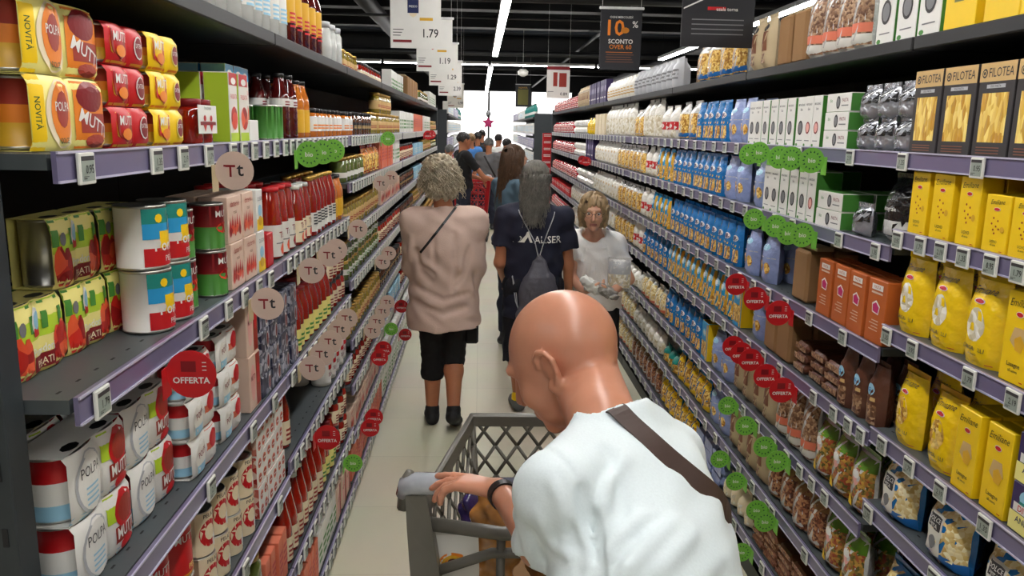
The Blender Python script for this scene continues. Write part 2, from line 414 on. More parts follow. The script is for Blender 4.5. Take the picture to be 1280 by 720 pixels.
# ------------------------------------------------------------------ shelving
MRAIL = mat('lilac_grey_price_rail', (108, 101, 132), rough=0.3, vary=0.1, scale=6, coat=0.3)
MRAIL2 = mat('pale_rail_lip', (186, 182, 204), rough=0.3, vary=0.05)
MSH = mat('dark_grey_shelf_steel', (72, 78, 80), rough=0.45, vary=0.08)
MSHB = mat('black_top_board', (27, 27, 29), rough=0.5, vary=0.1)
MUP = mat('dark_slotted_upright', (44, 50, 54), rough=0.45, vary=0.1)
MBK = mat('black_back_panel', (20, 20, 22), rough=0.7, vary=0.1)
FX = {-1: -0.576, 1: 1.10}
DEPTH = 0.46
def bay(side, y0, y1, levels, label, group, stock=True):
    """one shelving bay; x measured into the shelf (negative = away from the aisle), own frame: aisle side is +x"""
    L = y1 - y0 - .004; g = G()
    g.part('back_panel').box(-DEPTH - .03, -DEPTH - .001, 0, L, .02, 2.25 if False else 2.09, MBK)
    g.part('base_plinth').box(-DEPTH, -.03, .002, L - .002, 0, .075, MB)
    for k, y in enumerate((0, L - .028)):
        g.part('upright#%d' % k)
        g.box(-DEPTH - .06, -DEPTH - .031, y, y + .028, 0, 2.1, MUP)
    for k, z in enumerate(levels):
        if k == 0:
            g.part('top_board').box(-DEPTH, 0, .002, L - .002, z - .034, z, MSHB, .003)
            continue
        g.part('shelf#%d' % k)
        g.box(-DEPTH, -.0165, .002, L - .002, z - .022, z, MSH)
        if k < 4 or True:
            for q in range(int(L / .06)):
                yy = .03 + q * .06; g.box(-.05, -.046, yy, yy + .012, z, z + .0004, MBK)
        g.part('shelf#%d/price_rail' % k)
        g.box(-.0102, -.003, .002, L - .002, z - .040, z + .004, MRAIL)
        g.box(-.003, 0.0, .002, L - .002, z + .0005, z + .004, MRAIL2); g.box(-.003, 0.0, .002, L - .002, z - .040, z - .0365, MRAIL2)
    if side < 0: o = build('shelving_bay', g, loc=(FX[-1], y0, 0))
    else: o = build('shelving_bay', g, loc=(FX[1], y1, 0), rz=PI)
    return tag(o, label, 'shelving unit', group)
LE = [1.13, 2.36, 3.60, 4.84, 6.09, 7.34, 8.60, 9.85, 11.10]
LB = [[2.05, 1.753, 1.40, 1.045, .725, .405, .12], [2.05, 1.753, 1.40, 1.045, .765, .405, .12]] + [[2.05, 1.753, 1.545, 1.33, 1.10, .82, .60, .36, .12]] * 6
RE = [.78, 2.08, 3.38, 4.68, 5.98, 7.28, 8.58, 9.88, 11.18, 12.48]
RB = [[2.05, 1.757, 1.555, 1.295, 1.0, .785, .5, .19]] + [[2.05, 1.757, 1.508, 1.225, .98, .70, .445, .19]] * 8
for i, lv in enumerate(LB): bay(-1, LE[i], LE[i + 1], lv, ordw(i + 1) + ' dark shelving bay from the near end of the tomato side', 'tomato shelving bays')
for i, lv in enumerate(RB): bay(1, RE[i], RE[i + 1], lv, ordw(i + 1) + ' dark shelving bay from the near end of the pasta side', 'pasta shelving bays')
# slotted post at the near end of the tomato shelves
g = G(); g.box(-1.12, -.652, 1.075, 1.125, 0, 2.6, MUP, .002)
g.part('slot_row')
for k in range(26):
    z = .1 + k * .1
    g.box(-.672, -.664, 1.0735, 1.0752, z, z + .028, MBK); g.box(-.70, -.692, 1.0735, 1.0752, z, z + .028, MBK)
tag(build('slotted_post', g), 'dark grey slotted steel post closing the near end of the tomato shelves', 'post')
g = G(); g.box(-DEPTH - .03 - .576, -.58, 11.104, 11.13, 0, 2.09, MUP, .003); g.part('kick_strip').box(-1.03, -.6, 11.1305, 11.134, .0, .08, MB); tag(build('end_panel', g), 'dark panel closing the far end of the tomato shelves', 'panel')
g = G(); g.box(1.104, 1.59, 12.484, 12.51, 0, 2.09, MUP, .003); g.part('kick_strip').box(1.12, 1.58, 12.5105, 12.514, .0, .08, MB); tag(build('end_panel', g), 'dark panel closing the far end of the pasta shelves', 'panel')
# far gondolas beyond the cross aisle
def far_gondola(side, y0, y1, label):
    o = bay(side, y0, y1, [2.05, 1.7, 1.4, 1.1, .8, .5, .2], label, 'far shelving beyond the cross aisle')
    if y0 > 17.5 or 15.5 < y0 < 17 or side < 0 and y0 > 15.5: return
    g = G()
    x0 = FX[side] + side * .03; x1 = FX[side] + side * .52
    g.box(min(x0, x1), max(x0, x1), y0 - .035, y0 - .005, 0, 2.12, MUP, .004)
    e = build('end_panel', g); e.parent = o; e.matrix_parent_inverse = Matrix.LocRotScale(o.location, o.rotation_euler, None).inverted()
for i in range(3):
    far_gondola(1, 17 + i * 3.6, 20.6 + i * 3.6, ordw(i + 1) + ' far shelving run on the pasta side beyond the crossing')
    far_gondola(-1, 15 + i * 3.6, 18.6 + i * 3.6, ordw(i + 1) + ' far shelving run on the tomato side beyond the crossing')
# ------------------------------------------------------------------ goods: every product faces +x, stands on z=0, front at x=0
def cylsurf(r, ph0=0.0):
    def f(y, z):
        t = y / r; t = max(-1.5, min(1.5, t)) + ph0
        return (r * math.cos(t) - r, r * math.sin(t), z)
    return f
def can_geo(g, r, h, bands, cx, cy, pre='', seg=18):
    """ribbed tin; bands [(z fraction, material)]"""
    pr = [(r * .93, 0, 'tin'), (r, .002, 'tin'), (r, .005, bands[0][1])]
    for (a, m), (b, _) in zip(bands, bands[1:] + [(1.0, '')]):
        z0 = .005 + a * (h - .01); z1 = .005 + b * (h - .01)
        pr.append((r * .99, z0 + .0005, m)); pr.append((r * .99, z1, m))
    pr += [(r, h - .005, 'tin'), (r, h - .0005, 'tin'), (r * .93, h, 'tin'), (r * .9, h - .004, 'tin')]
    g.lathe(cx, cy, pr, seg)
def twin(w, h, d, sleeve, art, bands, top=None, seg=16):
    """two tins held by a card sleeve that bulges over each tin"""
    g = G(); r = w / 4 - .002
    def surf(y, z):
        yc = w / 4 if y > 0 else -w / 4
        q = min(abs(y - yc) / (w / 4), 1.0)
        x = -0.38 * r * (1 - math.sqrt(max(0.0, 1 - .85 * q * q)))
        if z > h - .012: x -= (z - h + .012) * .7
        if z < .01: x -= (.01 - z) * .7
        return (x, y, z)
    zs = [0, .01, h * .5, h - .012, h]
    n = 24; vs = []; fs = []
    for z in zs:
        for i in range(n + 1): vs.append(surf(-w / 2 + w * i / n + (1e-5 if i == n // 2 else 0), z))
    for j in range(len(zs) - 1):
        for i in range(n): fs.append((j * (n + 1) + i, j * (n + 1) + i + 1, (j + 1) * (n + 1) + i + 1, (j + 1) * (n + 1) + i))
    g.add(vs, fs, sleeve, True)
    g.box(-d + .001, -.016, -w / 2, w / 2, h - .001, h, top or sleeve); g.box(-d + .001, -.016, -w / 2, w / 2, 0, .001, top or sleeve)
    g.box(-d, -d + .001, -w / 2, w / 2, 0, h, sleeve)
    for k, y in enumerate((-w / 4, w / 4)):
        g.ell(y, 0, 0, 0, 'black') if False else None
        g.add([(-.03 + .012 * math.cos(a * PI / 4), y + .022 * math.sin(a * PI / 4), h + .0006) for a in range(8)], [tuple(range(8))], 'black')
    art(g, lambda y, z: (surf(y, z)[0] + .0009, y, z), w, h)
    for k, y in enumerate((-w / 4, w / 4)):
        g.part('tin_can#%d' % k); can_geo(g, r - .001, h - .004, bands, -r * 1.08 - .004, y, seg=seg)
        for v in g.parts['tin_can#%d' % k][0]: pass
        V = g.parts['tin_can#%d' % k][0]
        for i, v in enumerate(V): V[i] = (v[0], v[1], v[2] + .002)
    return g
def boxp(w, h, d, m, art=None, side=None, bev=.0015):
    g = G(); g.box(-d, 0, -w / 2, w / 2, 0, h, m, bev)
    if side:
        for s in (-1, 1):
            y = s * (w / 2 + .0004); g.add([(-d + .002, y, .002), (-.002, y, .002), (-.002, y, h - .002), (-d + .002, y, h - .002)], [(0, 1, 2, 3)], side)
        g.add([(-d + .002, -w / 2 + .002, h + .0004), (-.002, -w / 2 + .002, h + .0004), (-.002, w / 2 - .002, h + .0004), (-d + .002, w / 2 - .002, h + .0004)], [(0, 1, 2, 3)], side)
    if art: art(g, flat, w, h)
    return g
def bagp(w, h, d, m, art=None, **k):
    g = G(); sf = g.bag(w, h, d, m, **k)
    if art: g.part(''); art(g, sf, w, h)
    return g
def bottle(h, r, liquid, capm, label=None, art=None, neck=.4, capr=None, shoulder=.62, seg=16, capparts=True, bulb=False):
    g = G(); rn = r * neck
    p = [(r * .85, 0, liquid), (r, .006, liquid), (r, h * shoulder, liquid), (r * .93, h * (shoulder + .08), liquid), (rn * 1.15, h * .86, liquid), (rn, h * .93, liquid), (rn, h * .955, liquid)]
    g.lathe(0 - r, 0, p, seg)
    g.part('cap'); cr = capr or rn * 1.12
    g.lathe(-r, 0, [(cr, h * .935, capm), (cr, h * .995, capm), (cr * .9, h, capm)], seg)
    if label:
        m, a, b = label; g.part('label')
        g.lathe(-r, 0, [(r + .0006, h * a, m), (r + .0006, h * b, m)], seg, cap=False)
        if art: art(g, cylsurf(r + .001), 2 * r, h)
    g.part('')
    return g
def jar(h, r, content, lid, label=None, art=None, seg=16):
    g = G()
    g.lathe(-r, 0, [(r * .9, 0, content), (r, .005, content), (r, h * .74, content), (r * .84, h * .84, content), (r * .84, h * .86, content)], seg)
    g.part('lid'); g.lathe(-r, 0, [(r * .88, h * .845, lid), (r * .9, h * .99, lid), (r * .84, h, lid)], seg)
    if label:
        m, a, b = label; g.part('label'); g.lathe(-r, 0, [(r + .0006, h * a, m), (r + .0006, h * b, m)], seg, cap=False)
        if art: art(g, cylsurf(r + .001), 2 * r, h)
    g.part('')
    return g
# ---- artwork
def a_polpa_y(g, s, w, h):
    g.rect(-w * .5, -w * .40, 0.001, h, 'yellow', 2, s, 6, 6); g.text('NOVITÀ', -w * .45, h * .5, h * .085, 'darkgreen', 3, s, rot=-PI / 2)
    g.ell(-w * .2, h * .5, w * .19, h * .55 if False else h * .47, 'cream', 1, s, 18, 3); g.ell(-w * .2, h * .52, w * .14, h * .42, 'orange', 2, s, 18, 3)
    g.ell(-w * .2, h * .56, w * .085, h * .25, 'brick', 3, s, 12, 2); g.text('POLPA', -w * .2, h * .60, h * .13, 'white', 4, s, maxw=w * .2); g.text('DOLCE', -w * .2, h * .14, h * .08, 'darkgreen', 3, s, maxw=w * .12)
    g.rect(w * .03, w * .49, .002, h * .97, 'orange', 1, s, 12, 6); g.ell(w * .22, h * .76, w * .17, h * .22, 'darkred', 2, s, 14, 3)
    g.text('MUTTI', w * .24, h * .38, h * .2, 'white', 4, s, maxw=w * .36, rot=-.35, bold=.04)
    g.rect(w * .08, w * .44, h * .24, h * .52, 'brick', 2, s, 10, 3); g.ell(w * .25, h * .12, w * .14, h * .1, 'brick', 2, s, 10, 2)
def a_mutti(bg, fr):
    def f(g, s, w, h):
        g.poly([(-w * .44, h * .88), (-w * .02, h * .88), (-w * .02, h * .3), (-w * .23, h * .1), (-w * .44, h * .3)], fr, 2, s)
        g.poly([(-w * .42, h * .85), (-w * .04, h * .85), (-w * .04, h * .32), (-w * .23, h * .14), (-w * .42, h * .32)], 'red' if bg == 'yellow' else 'brick', 3, s)
        g.text('MUTTI', -w * .23, h * .68, h * .24, 'white', 4, s, maxw=w * .33, bold=.04); g.ell(-w * .23, h * .34, w * .13, h * .15, 'orange', 4, s, 10, 2)
        g.ell(w * .26, h * .5, w * .12, h * .3, 'white' if bg == 'red' else 'paleyellow', 2, s, 12, 2); g.ell(w * .26, h * .5, w * .1, h * .26, 'darkred', 3, s, 12, 2)
        g.text('DATTERINI', w * .26, h * .55, h * .12, 'white', 4, s, maxw=w * .17); g.rect(-w * .49, w * .49, .002, h * .09, 'gold' if bg == 'red' else 'orange', 1, s, 6)
    return f
def a_polpa_w(g, s, w, h):
    g.ell(-w * .24, h * .5, w * .215, h * .47, 'lightgrey', 1, s, 18, 3); g.ell(-w * .24, h * .5, w * .19, h * .42, 'white', 2, s, 18, 3)
    g.text('POLPA', -w * .24, h * .68, h * .16, 'softblack', 3, s, maxw=w * .3, bold=.0)
    for k in range(4): g.rect(-w * .34, -w * .14, h * (.42 - k * .08), h * (.45 - k * .08), 'lightblue', 3, s, 3)
    g.rect(-w * .5, w * .5, .002, h * .12, 'lightblue', 1, s, 8)
    g.rect(w * .02, w * .14, h * .55, h * .98, 'lime', 1, s, 3, 2)
    g.ell(w * .27, h * .68, w * .17, h * .3, 'red', 2, s, 14, 3); g.ell(w * .27, h * .68, w * .13, h * .22, 'brick', 3, s, 12, 2)
    g.rect(w * .1, w * .45, .002, h * .45, 'brick', 1, s, 6, 2); g.text('MUTTI', w * .27, h * .34, h * .19, 'white', 3, s, maxw=w * .3, bold=.04); g.ell(w * .27, h * .12, w * .12, h * .1, 'red', 2, s, 10, 2)
def a_smallpink(g, s, w, h):
    g.ell(-w * .22, h * .5, w * .2, h * .42, 'paper', 1, s, 14, 2); g.text('POLPA', -w * .22, h * .6, h * .17, 'darkred', 3, s, maxw=w * .28, rot=.2)
    g.rect(-w * .4, -w * .05, h * .1, h * .3, 'lightblue', 2, s, 4); g.rect(w * .06, w * .48, .002, h * .95, 'salmon', 1, s, 5, 2)
    g.ell(w * .26, h * .65, w * .15, h * .25, 'red', 2, s, 12, 2); g.text('MUTTI', w * .26, h * .3, h * .18, 'white', 3, s, maxw=w * .3, bold=.03)
def a_greenpack(g, s, w, h):
    for k in range(4): g.rect(w * (-.5 + .27 * k), w * (-.42 + .27 * k), h * .6, h * .98, 'green', 2, s, 2, 2)
    g.rect(-w * .5, w * .5, h * .45, h * .99, 'lime', 1, s, 8, 2); g.rect(-w * .5, w * .5, h * .2, h * .5, 'paleyellow', 2, s, 8, 2)
    for x, q in ((-.42, .32), (-.3, .28), (.26, .3), (.37, .36), (.47, .3)): g.ell(w * x, h * q, w * .085, h * .3, 'tomatoes', 3, s, 10, 2)
    g.ell(-w * .1, h * .74, w * .1, h * .2, 'white', 3, s, 12, 2); g.ell(-w * .1, h * .76, w * .07, h * .13, 'lightblue', 4, s, 12, 2); g.rect(-w * .17, -w * .03, h * .54, h * .66, 'red', 4, s, 2)
    g.ell(-w * .36, h * .7, w * .05, h * .1, 'grey', 3, s, 10); g.text('Pomodori', -w * .02, h * .34, h * .12, 'white', 5, s, maxw=w * .4, bold=.03); g.rect(-w * .2, w * .2, h * .06, h * .27, 'darkred', 4, s, 4); g.text('PELATI', 0, h * .16, h * .1, 'cream', 5, s, maxw=w * .3)
def a_pomo(g, s, w, h):
    w = w * 1.15
    g.rect(-w * .5, w * .5, h * .7, h * .95, 'teal', 1, s, 8); g.rect(-w * .5, w * .5, h * .48, h * .72, 'cyan', 2, s, 8, 1); g.rect(-w * .2, w * .5, h * .3, h * .6, 'yellow', 3, s, 6); g.rect(-w * .5, w * .5, h * .06, h * .34, 'red', 4, s, 8)
    g.ell(-w * .2, h * .8, w * .08, h * .07, 'yellow', 3, s, 8); g.ell(w * .18, h * .68, w * .1, h * .15, 'white', 4, s, 12, 2, rot=-.3); g.ell(w * .18, h * .62, w * .06, h * .08, 'red', 5, s, 10)
    g.text('Pomo', 0, h * .38, h * .18, 'white', 6, s, maxw=w * .8, bold=.04); g.text('PELATI', w * .1, h * .17, h * .09, 'white', 6, s, maxw=w * .4)
def a_redgreen(g, s, w, h):
    g.rect(-w * .45, w * .45, h * .55, h * .95, 'darkred', 1, s, 4); g.text('MUTTI', 0, h * .78, h * .14, 'white', 3, s, maxw=w * .8, bold=.03); g.rect(-w * .45, w * .45, .004, h * .4, 'green', 1, s, 4); g.ell(0, h * .48, w * .3, h * .12, 'tomatoes', 2, s, 10)
def a_flame(g, s, w, h):
    for k, x in enumerate((-.36, -.2, -.02, .14, .32)):
        z = h * (.26 + .06 * (k % 2)); g.ell(w * x, z, w * .085, h * .14, 'tomatoes', 2, s, 8); g.poly([(w * (x - .07), z + h * .05), (w * (x + .07), z + h * .05), (w * (x + .02), z + h * .3)], 'red', 2, s)
    g.text('datterini', 0, h * .84, h * .13, 'brick', 3, s, maxw=w * .85); g.text('rossi', 0, h * .66, h * .09, 'chestnut', 3, s, maxw=w * .4)
def a_lemonwhite(g, s, w, h):
    g.rect(-w * .5, w * .5, .003, h * .3, 'yellow', 1, s); g.ell(0, h * .5, w * .3, h * .14, 'lightblue', 2, s); g.ell(0, h * .25, w * .3, h * .12, 'gold', 2, s); g.text('CILIEGINI', 0, h * .78, h * .1, 'grey', 3, s, maxw=w * .8)
def a_brick(c1, c2):
    def f(g, s, w, h):
        g.rect(-w * .5, w * .5, h * .82, h * .995, c1, 1, s); g.ell(0, h * .35, w * .4, h * .17, 'tomatoes', 2, s); g.rect(-w * .5, w * .5, .003, h * .14, c2, 1, s); g.text('PASSATA', 0, h * .66, h * .07, 'red', 3, s, maxw=w * .8); g.ell(0, h * .88, w * .3, h * .05, 'white', 3, s)
    return f
def a_tt(g, s, w, h):
    g.ell(w * .1, h * .14, w * .3, h * .09, 'tomatoes', 3, s, 10, 2); g.text('Tt', -w * .1, h * .34, h * .09, 'darkred', 4, s, bold=.02); g.rect(-w * .4, w * .3, h * .22, h * .235, 'grey', 4, s, 4)
def a_lines(c, n=4, z0=.2, z1=.4):
    def f(g, s, w, h):
        for k in range(n): g.rect(-w * .38, w * .38, h * (z0 + (z1 - z0) * k / n), h * (z0 + (z1 - z0) * (k + .5) / n), c, 4, s, 4)
    return f
def a_loop(g, s, w, h):
    g.rect(-w * .5, w * .5, h * .02, h * .98, 'cream', 1, s, 8); g.ell(-w * .12, h * .5, w * .3, h * .3, 'red', 2, s, 14, 2); g.ell(-w * .12, h * .52, w * .16, h * .18, 'cream', 3, s, 12, 2)
    g.ell(w * .16, h * .3, w * .22, h * .2, 'white', 4, s, 12, 2); g.rect(w * .12, w * .34, h * .62, h * .9, 'red', 3, s, 3); g.text('PELATI', -w * .1, h * .9, h * .09, 'black', 4, s, maxw=w * .5); g.rect(w * .34, w * .46, h * .1, h * .4, 'gold', 3, s, 2)
def a_redcan(g, s, w, h):
    g.rect(-w * .5, w * .5, h * .05, h * .9, 'red', 1, s, 8); g.text('MUTTI', -w * .1, h * .74, h * .13, 'white', 3, s, maxw=w * .6, bold=.03); g.text('PELATI', w * .1, h * .2, h * .1, 'paleyellow', 3, s, maxw=w * .4); g.rect(-w * .45, w * .45, h * .06, h * .09, 'gold', 3, s, 6)
def a_full(c, z0=.03, z1=.97):
    def f(g, s, w, h): g.rect(-w * .49, w * .49, h * z0, h * z1, c, 1, s, 4, 3)
    return f
def a_jarpack(g, s, w, h):
    g.text('bruschetta', 0, h * .8, h * .1, 'grey', 3, s, maxw=w * .7); g.rect(-w * .42, w * .42, h * .3, h * .4, 'darkred', 2, s)
    for x in (-.17, .17): g.ell(w * x, h * .5, w * .07, h * .09, 'red', 2, s); g.poly([(w * (x - .1), h * .32), (w * (x + .1), h * .32), (w * x, h * .1)], 'red', 2, s)
# right-hand goods
def a_filotea(win='tagliatelle'):
    def f(g, s, w, h):
        g.rect(-w * .5, w * .5, h * .8, h * .998, 'tan', 1, s); g.ell(-w * .36, h * .89, w * .075, h * .05, 'charcoal', 2, s, 12); g.ell(-w * .36, h * .89, w * .05, h * .033, 'tan', 3, s, 12); g.ell(-w * .36, h * .89, w * .03, h * .02, 'charcoal', 4, s, 8)
        g.text('FILOTEA', w * .1, h * .895, h * .1, 'charcoal', 2, s, maxw=w * .68, bold=.01); g.rect(-w * .26, w * .26, h * .73, h * .77, 'lightgrey', 2, s); g.text('EGG PASTA', 0, h * .75, h * .025, 'charcoal', 3, s, maxw=w * .45)
        g.rect(-w * .36, w * .38, h * .16, h * .68, win, 1, s)
        for k in range(3): g.rect(-w * .36, w * .3, h * (.04 + k * .03), h * (.05 + k * .03), 'chestnut', 2, s)
    return f
def a_yellow(win, kind):
    def f(g, s, w, h):
        g.text('Emiliane', 0, h * .88, h * .085, 'black', 4, s, maxw=w * .8, shear=.35, bold=0, rot=.06)
        g.ell(0, h * .755, w * .14, h * .032, 'white', 3, s, 12); g.ell(0, h * .755, w * .12, h * .025, 'red', 4, s, 12)
        if kind == 'dots':
            for k, (a, b) in enumerate(((-.1, .6), (.08, .56), (-.16, .5), (.02, .46), (-.08, .4), (.14, .42), (-.02, .34))): g.ell(w * a, h * b, w * .035, h * .018, 'brick', 2, s, 8)
            g.ell(w * .28, h * .42, w * .09, h * .05, 'gold', 2, s)
        elif kind == 'oval': g.ell(0, h * .48, w * .22, h * .2, win, 2, s, 16, 3)
        else: g.ell(w * .04, h * .5, w * .3, h * .14, 'tan', 2, s, 5, 1, rot=-.3); g.ell(w * .1, h * .44, w * .2, h * .1, 'gold', 3, s, 5, 1, rot=.2)
        g.text({'dots': 'UOVO', 'oval': 'GARGANELLI', 'sheet': 'Lasagne'}[kind], 0, h * .2, h * .05, 'softblack', 3, s, maxw=w * .55); g.text('all uovo', 0, h * .14, h * .035, 'softblack', 3, s, maxw=w * .4); g.rect(w * .28, w * .4, h * .04, h * .05, 'red', 3, s)
    return f
def a_orange(g, s, w, h):
    g.rect(-w * .3, w * .3, h * .84, h * .93, 'white', 2, s); g.text('PASTA', 0, h * .885, h * .05, 'terracotta', 3, s, maxw=w * .5); g.rect(-w * .3, w * .3, h * .78, h * .81, 'peach', 2, s)
    g.poly([(-w * .22, h * .62), (0, h * .68), (w * .22, h * .6), (w * .16, h * .46), (-w * .18, h * .48)], 'white', 2, s); g.poly([(-w * .17, h * .6), (0, h * .65), (w * .18, h * .58), (w * .13, h * .48), (-w * .14, h * .5)], 'magenta', 3, s)
    for k in range(4): g.rect(-w * .28 + (k % 2) * w * .12, w * .2, h * (.2 + k * .05), h * (.215 + k * .05), 'peach', 2, s)
def a_dotbox(c='charcoal'):
    def f(g, s, w, h):
        g.text('MONOGRANO', 0, h * .84, h * .045, 'charcoal', 2, s, maxw=w * .7); g.text('bio', 0, h * .75, h * .06, 'charcoal', 2, s, maxw=w * .5)
        g.ell(0, h * .38, w * .27, w * .33, c, 2, s, 16); g.ell(0, h * .38, w * .2, w * .25, 'grey' if c == 'charcoal' else 'pink', 3, s, 12); g.rect(-w * .3, w * .3, h * .12, h * .135, 'grey', 2, s); g.ell(-w * .3, h * .04, w * .12, h * .03, 'green', 2, s, 8)
    return f
def a_flatbox(g, s, w, h):
    g.ell(0, h * .5, w * .085, h * .36, 'charcoal', 2, s, 14); g.ell(0, h * .5, w * .06, h * .26, 'grey', 3, s, 12); g.text('bio', -w * .3, h * .62, h * .2, 'green', 2, s, maxw=w * .2); g.text('PASTA', w * .28, h * .62, h * .2, 'darkred', 2, s, maxw=w * .3); g.rect(w * .14, w * .42, h * .3, h * .36, 'grey', 2, s)
def a_blue(g, s, w, h):
    g.rect(-w * .49, -w * .38, h * .03, h * .97, 'yellow', 1, s, 2, 5); g.ell(w * .05, h * .68, w * .28, h * .08, 'white', 2, s, 12, 2); g.ell(w * .05, h * .68, w * .24, h * .06, 'navy', 3, s, 10, 2)
    g.rect(-w * .2, w * .36, h * .1, h * .42, 'pasta', 2, s, 4, 4); g.rect(-w * .3, w * .4, h * .47, h * .52, 'yellow', 2, s, 3)
def a_blue2(g, s, w, h):
    g.rect(-w * .42, w * .44, h * .1, h * .5, 'pasta', 2, s, 5, 4); g.ell(0, h * .72, w * .32, h * .1, 'lightblue', 2, s, 12, 2); g.ell(0, h * .72, w * .2, h * .06, 'white', 3, s, 10, 2); g.rect(w * .3, w * .48, h * .03, h * .96, 'gold', 1, s, 2, 5)
def a_peri(g, s, w, h):
    g.ell(-w * .2, h * .35, w * .14, h * .13, 'pasta', 2, s, 10, 2); g.ell(w * .2, h * .33, w * .14, h * .13, 'pasta', 2, s, 10, 2); g.rect(-w * .45, w * .45, h * .55, h * .57, 'lightgrey', 2, s, 5); g.ell(0, h * .78, w * .25, h * .07, 'lightblue', 2, s, 10, 2)
def a_win(win, band=None, base=None, top=None, z0=.06, z1=.9):
    def f(g, s, w, h):
        g.rect(-w * .46, w * .46, h * z0, h * z1, win, 1, s, 7, 6)
        if band: g.rect(-w * .47, w * .47, h * .22, h * .34, band, 3, s, 7, 1)
        if base: g.rect(-w * .47, w * .47, h * .02, h * .2, base, 2, s, 7, 2)
        if top: g.rect(-w * .47, w * .47, h * .75, h * .97, top, 2, s, 7, 2)
    return f
def a_colour(g, s, w, h):
    a_win('pastacolour', z0=.03, z1=.8)(g, s, w, h); g.rect(-w * .47, w * .47, h * .76, h * .96, 'filmgreen', 2, s, 7, 2); g.ell(0, h * .66, w * .16, h * .07, 'white', 4, s, 12, 2); g.ell(0, h * .56, w * .14, h * .09, 'pink', 3, s, 12, 2); g.ell(-w * .2, h * .16, w * .18, h * .1, 'yellow', 4, s, 12, 2)
def a_afeltra(g, s, w, h):
    a_win('pastapale', base='blue', z0=.15, z1=.96)(g, s, w, h); g.rect(-w * .26, w * .12, h * .04, h * .78, 'paper', 5, s, 8, 8); g.rect(-w * .22, w * .08, h * .52, h * .74, 'charcoal', 6, s, 6, 4); g.text('DOLCE', -w * .07, h * .68, h * .07, 'white', 8, s, maxw=w * .26, bold=.02); g.text('VITA', -w * .07, h * .58, h * .07, 'white', 8, s, maxw=w * .22, bold=.02); g.ell(-w * .07, h * .3, w * .08, h * .11, 'grey', 7, s, 12, 2)
def a_divella(g, s, w, h):
    g.rect(-w * .5, w * .5, .002, h * .4, 'paleyellow', 1, s); g.ell(-w * .05, h * .74, w * .26, h * .2, 'lightblue', 2, s, 16); g.rect(-w * .3, w * .2, h * .6, h * .66, 'teal', 3, s); g.rect(-w * .42, w * .34, h * .42, h * .6, 'white', 3, s); g.text('DIVELLA', -w * .04, h * .51, h * .13, 'red', 4, s, maxw=w * .7, bold=.04)
    g.text('ANELLONI', 0, h * .28, h * .13, 'navy', 3, s, maxw=w * .8, bold=.03); g.ell(w * .36, h * .2, w * .1, h * .14, 'gold', 2, s, 12)
def a_kraftlabel(g, s, w, h):
    g.rect(-w * .25, w * .25, h * .35, h * .72, 'chestnut', 2, s, 4, 3); g.ell(0, h * .8, w * .2, h * .07, 'softblack', 2, s, 12, 2); g.rect(-w * .2, w * .2, h * .12, h * .3, 'pastabrown', 2, s, 4, 2)
def a_brown(g, s, w, h):
    g.ell(0, h * .62, w * .26, h * .1, 'lightblue', 2, s, 10, 2); g.text('IGP', 0, h * .62, h * .06, 'blue', 4, s, maxw=w * .3); g.rect(-w * .3, w * .3, h * .44, h * .5, 'tan', 2, s, 3); g.rect(-w * .34, w * .34, h * .06, h * .38, 'pastabrown', 1, s, 4, 3)
def a_white(g, s, w, h):
    g.rect(-w * .4, w * .4, h * .12, h * .5, 'pastawhite', 1, s, 5, 3); g.ell(0, h * .64, w * .2, h * .06, 'tan', 2, s, 10, 2)
def a_whitered(g, s, w, h):
    g.rect(-w * .47, w * .47, h * .3, h * .55, 'red', 2, s, 6, 2); g.rect(-w * .4, w * .4, h * .05, h * .28, 'pastawhite', 1, s, 5, 3); g.ell(0, h * .42, w * .2, h * .07, 'white', 3, s, 10, 2)
def a_purple(g, s, w, h):
    g.ell(0, h * .62, w * .25, h * .14, 'lilac', 2, s); g.rect(-w * .3, w * .3, h * .2, h * .26, 'white', 2, s)
def a_rednet(g, s, w, h):
    for k in range(5):
        for j in range(3): g.ell(w * (-.3 + .3 * j), h * (.15 + .16 * k), w * .1, h * .05, 'pink' if (k + j) % 2 else 'white', 2, s, 8)
YE = [(0, 'gold'), (.35, 'orange'), (.62, 'brick')]
RE_ = [(0, 'lightblue'), (.25, 'white'), (.62, 'red')]
K = {}
def P(key, name, cat, look, w, d, h, fn): K[key] = dict(name=name, cat=cat, look=look, w=w, d=d, h=h, fn=fn, near=None, far=None)
TC = 'tinned tomatoes'
P('polpa_y', 'tomato_twin_pack', TC, 'big yellow twin tin pack', .222, .112, .109, lambda: twin(.222, .109, .112, 'paleyellow', a_polpa_y, YE, seg=22))
P('mutti_r', 'tomato_twin_pack', TC, 'small red twin tin pack', .148, .075, .069, lambda: twin(.148, .069, .075, 'red', a_mutti('red', 'gold'), YE))
P('mutti_y', 'tomato_twin_pack', TC, 'small yellow twin tin pack', .148, .075, .069, lambda: twin(.148, .069, .075, 'yellow', a_mutti('yellow', 'orange'), YE))
P('polpa_w', 'tomato_twin_pack', TC, 'white twin tin pack', .20, .102, .116, lambda: twin(.20, .116, .102, 'white', a_polpa_w, RE_, seg=22))
P('polpa_s', 'tomato_twin_pack', TC, 'small pink twin tin pack', .15, .077, .086, lambda: twin(.15, .086, .077, 'white', a_smallpink, RE_))
P('green_pack', 'tomato_twin_pack', TC, 'lime green twin tin pack', .152, .078, .118, lambda: twin(.152, .118, .078, 'paleyellow', a_greenpack, [(0, 'tin')]))
def f_pomo():
    g = G(); can_geo(g, .047, .122, [(0, 'white')], -.047, 0, seg=24); a_pomo(g, cylsurf(.0475, -.0), .094, .122); return g
P('pomo', 'tomato_can', TC, 'blue and green labelled tomato tin', .095, .095, .122, f_pomo)
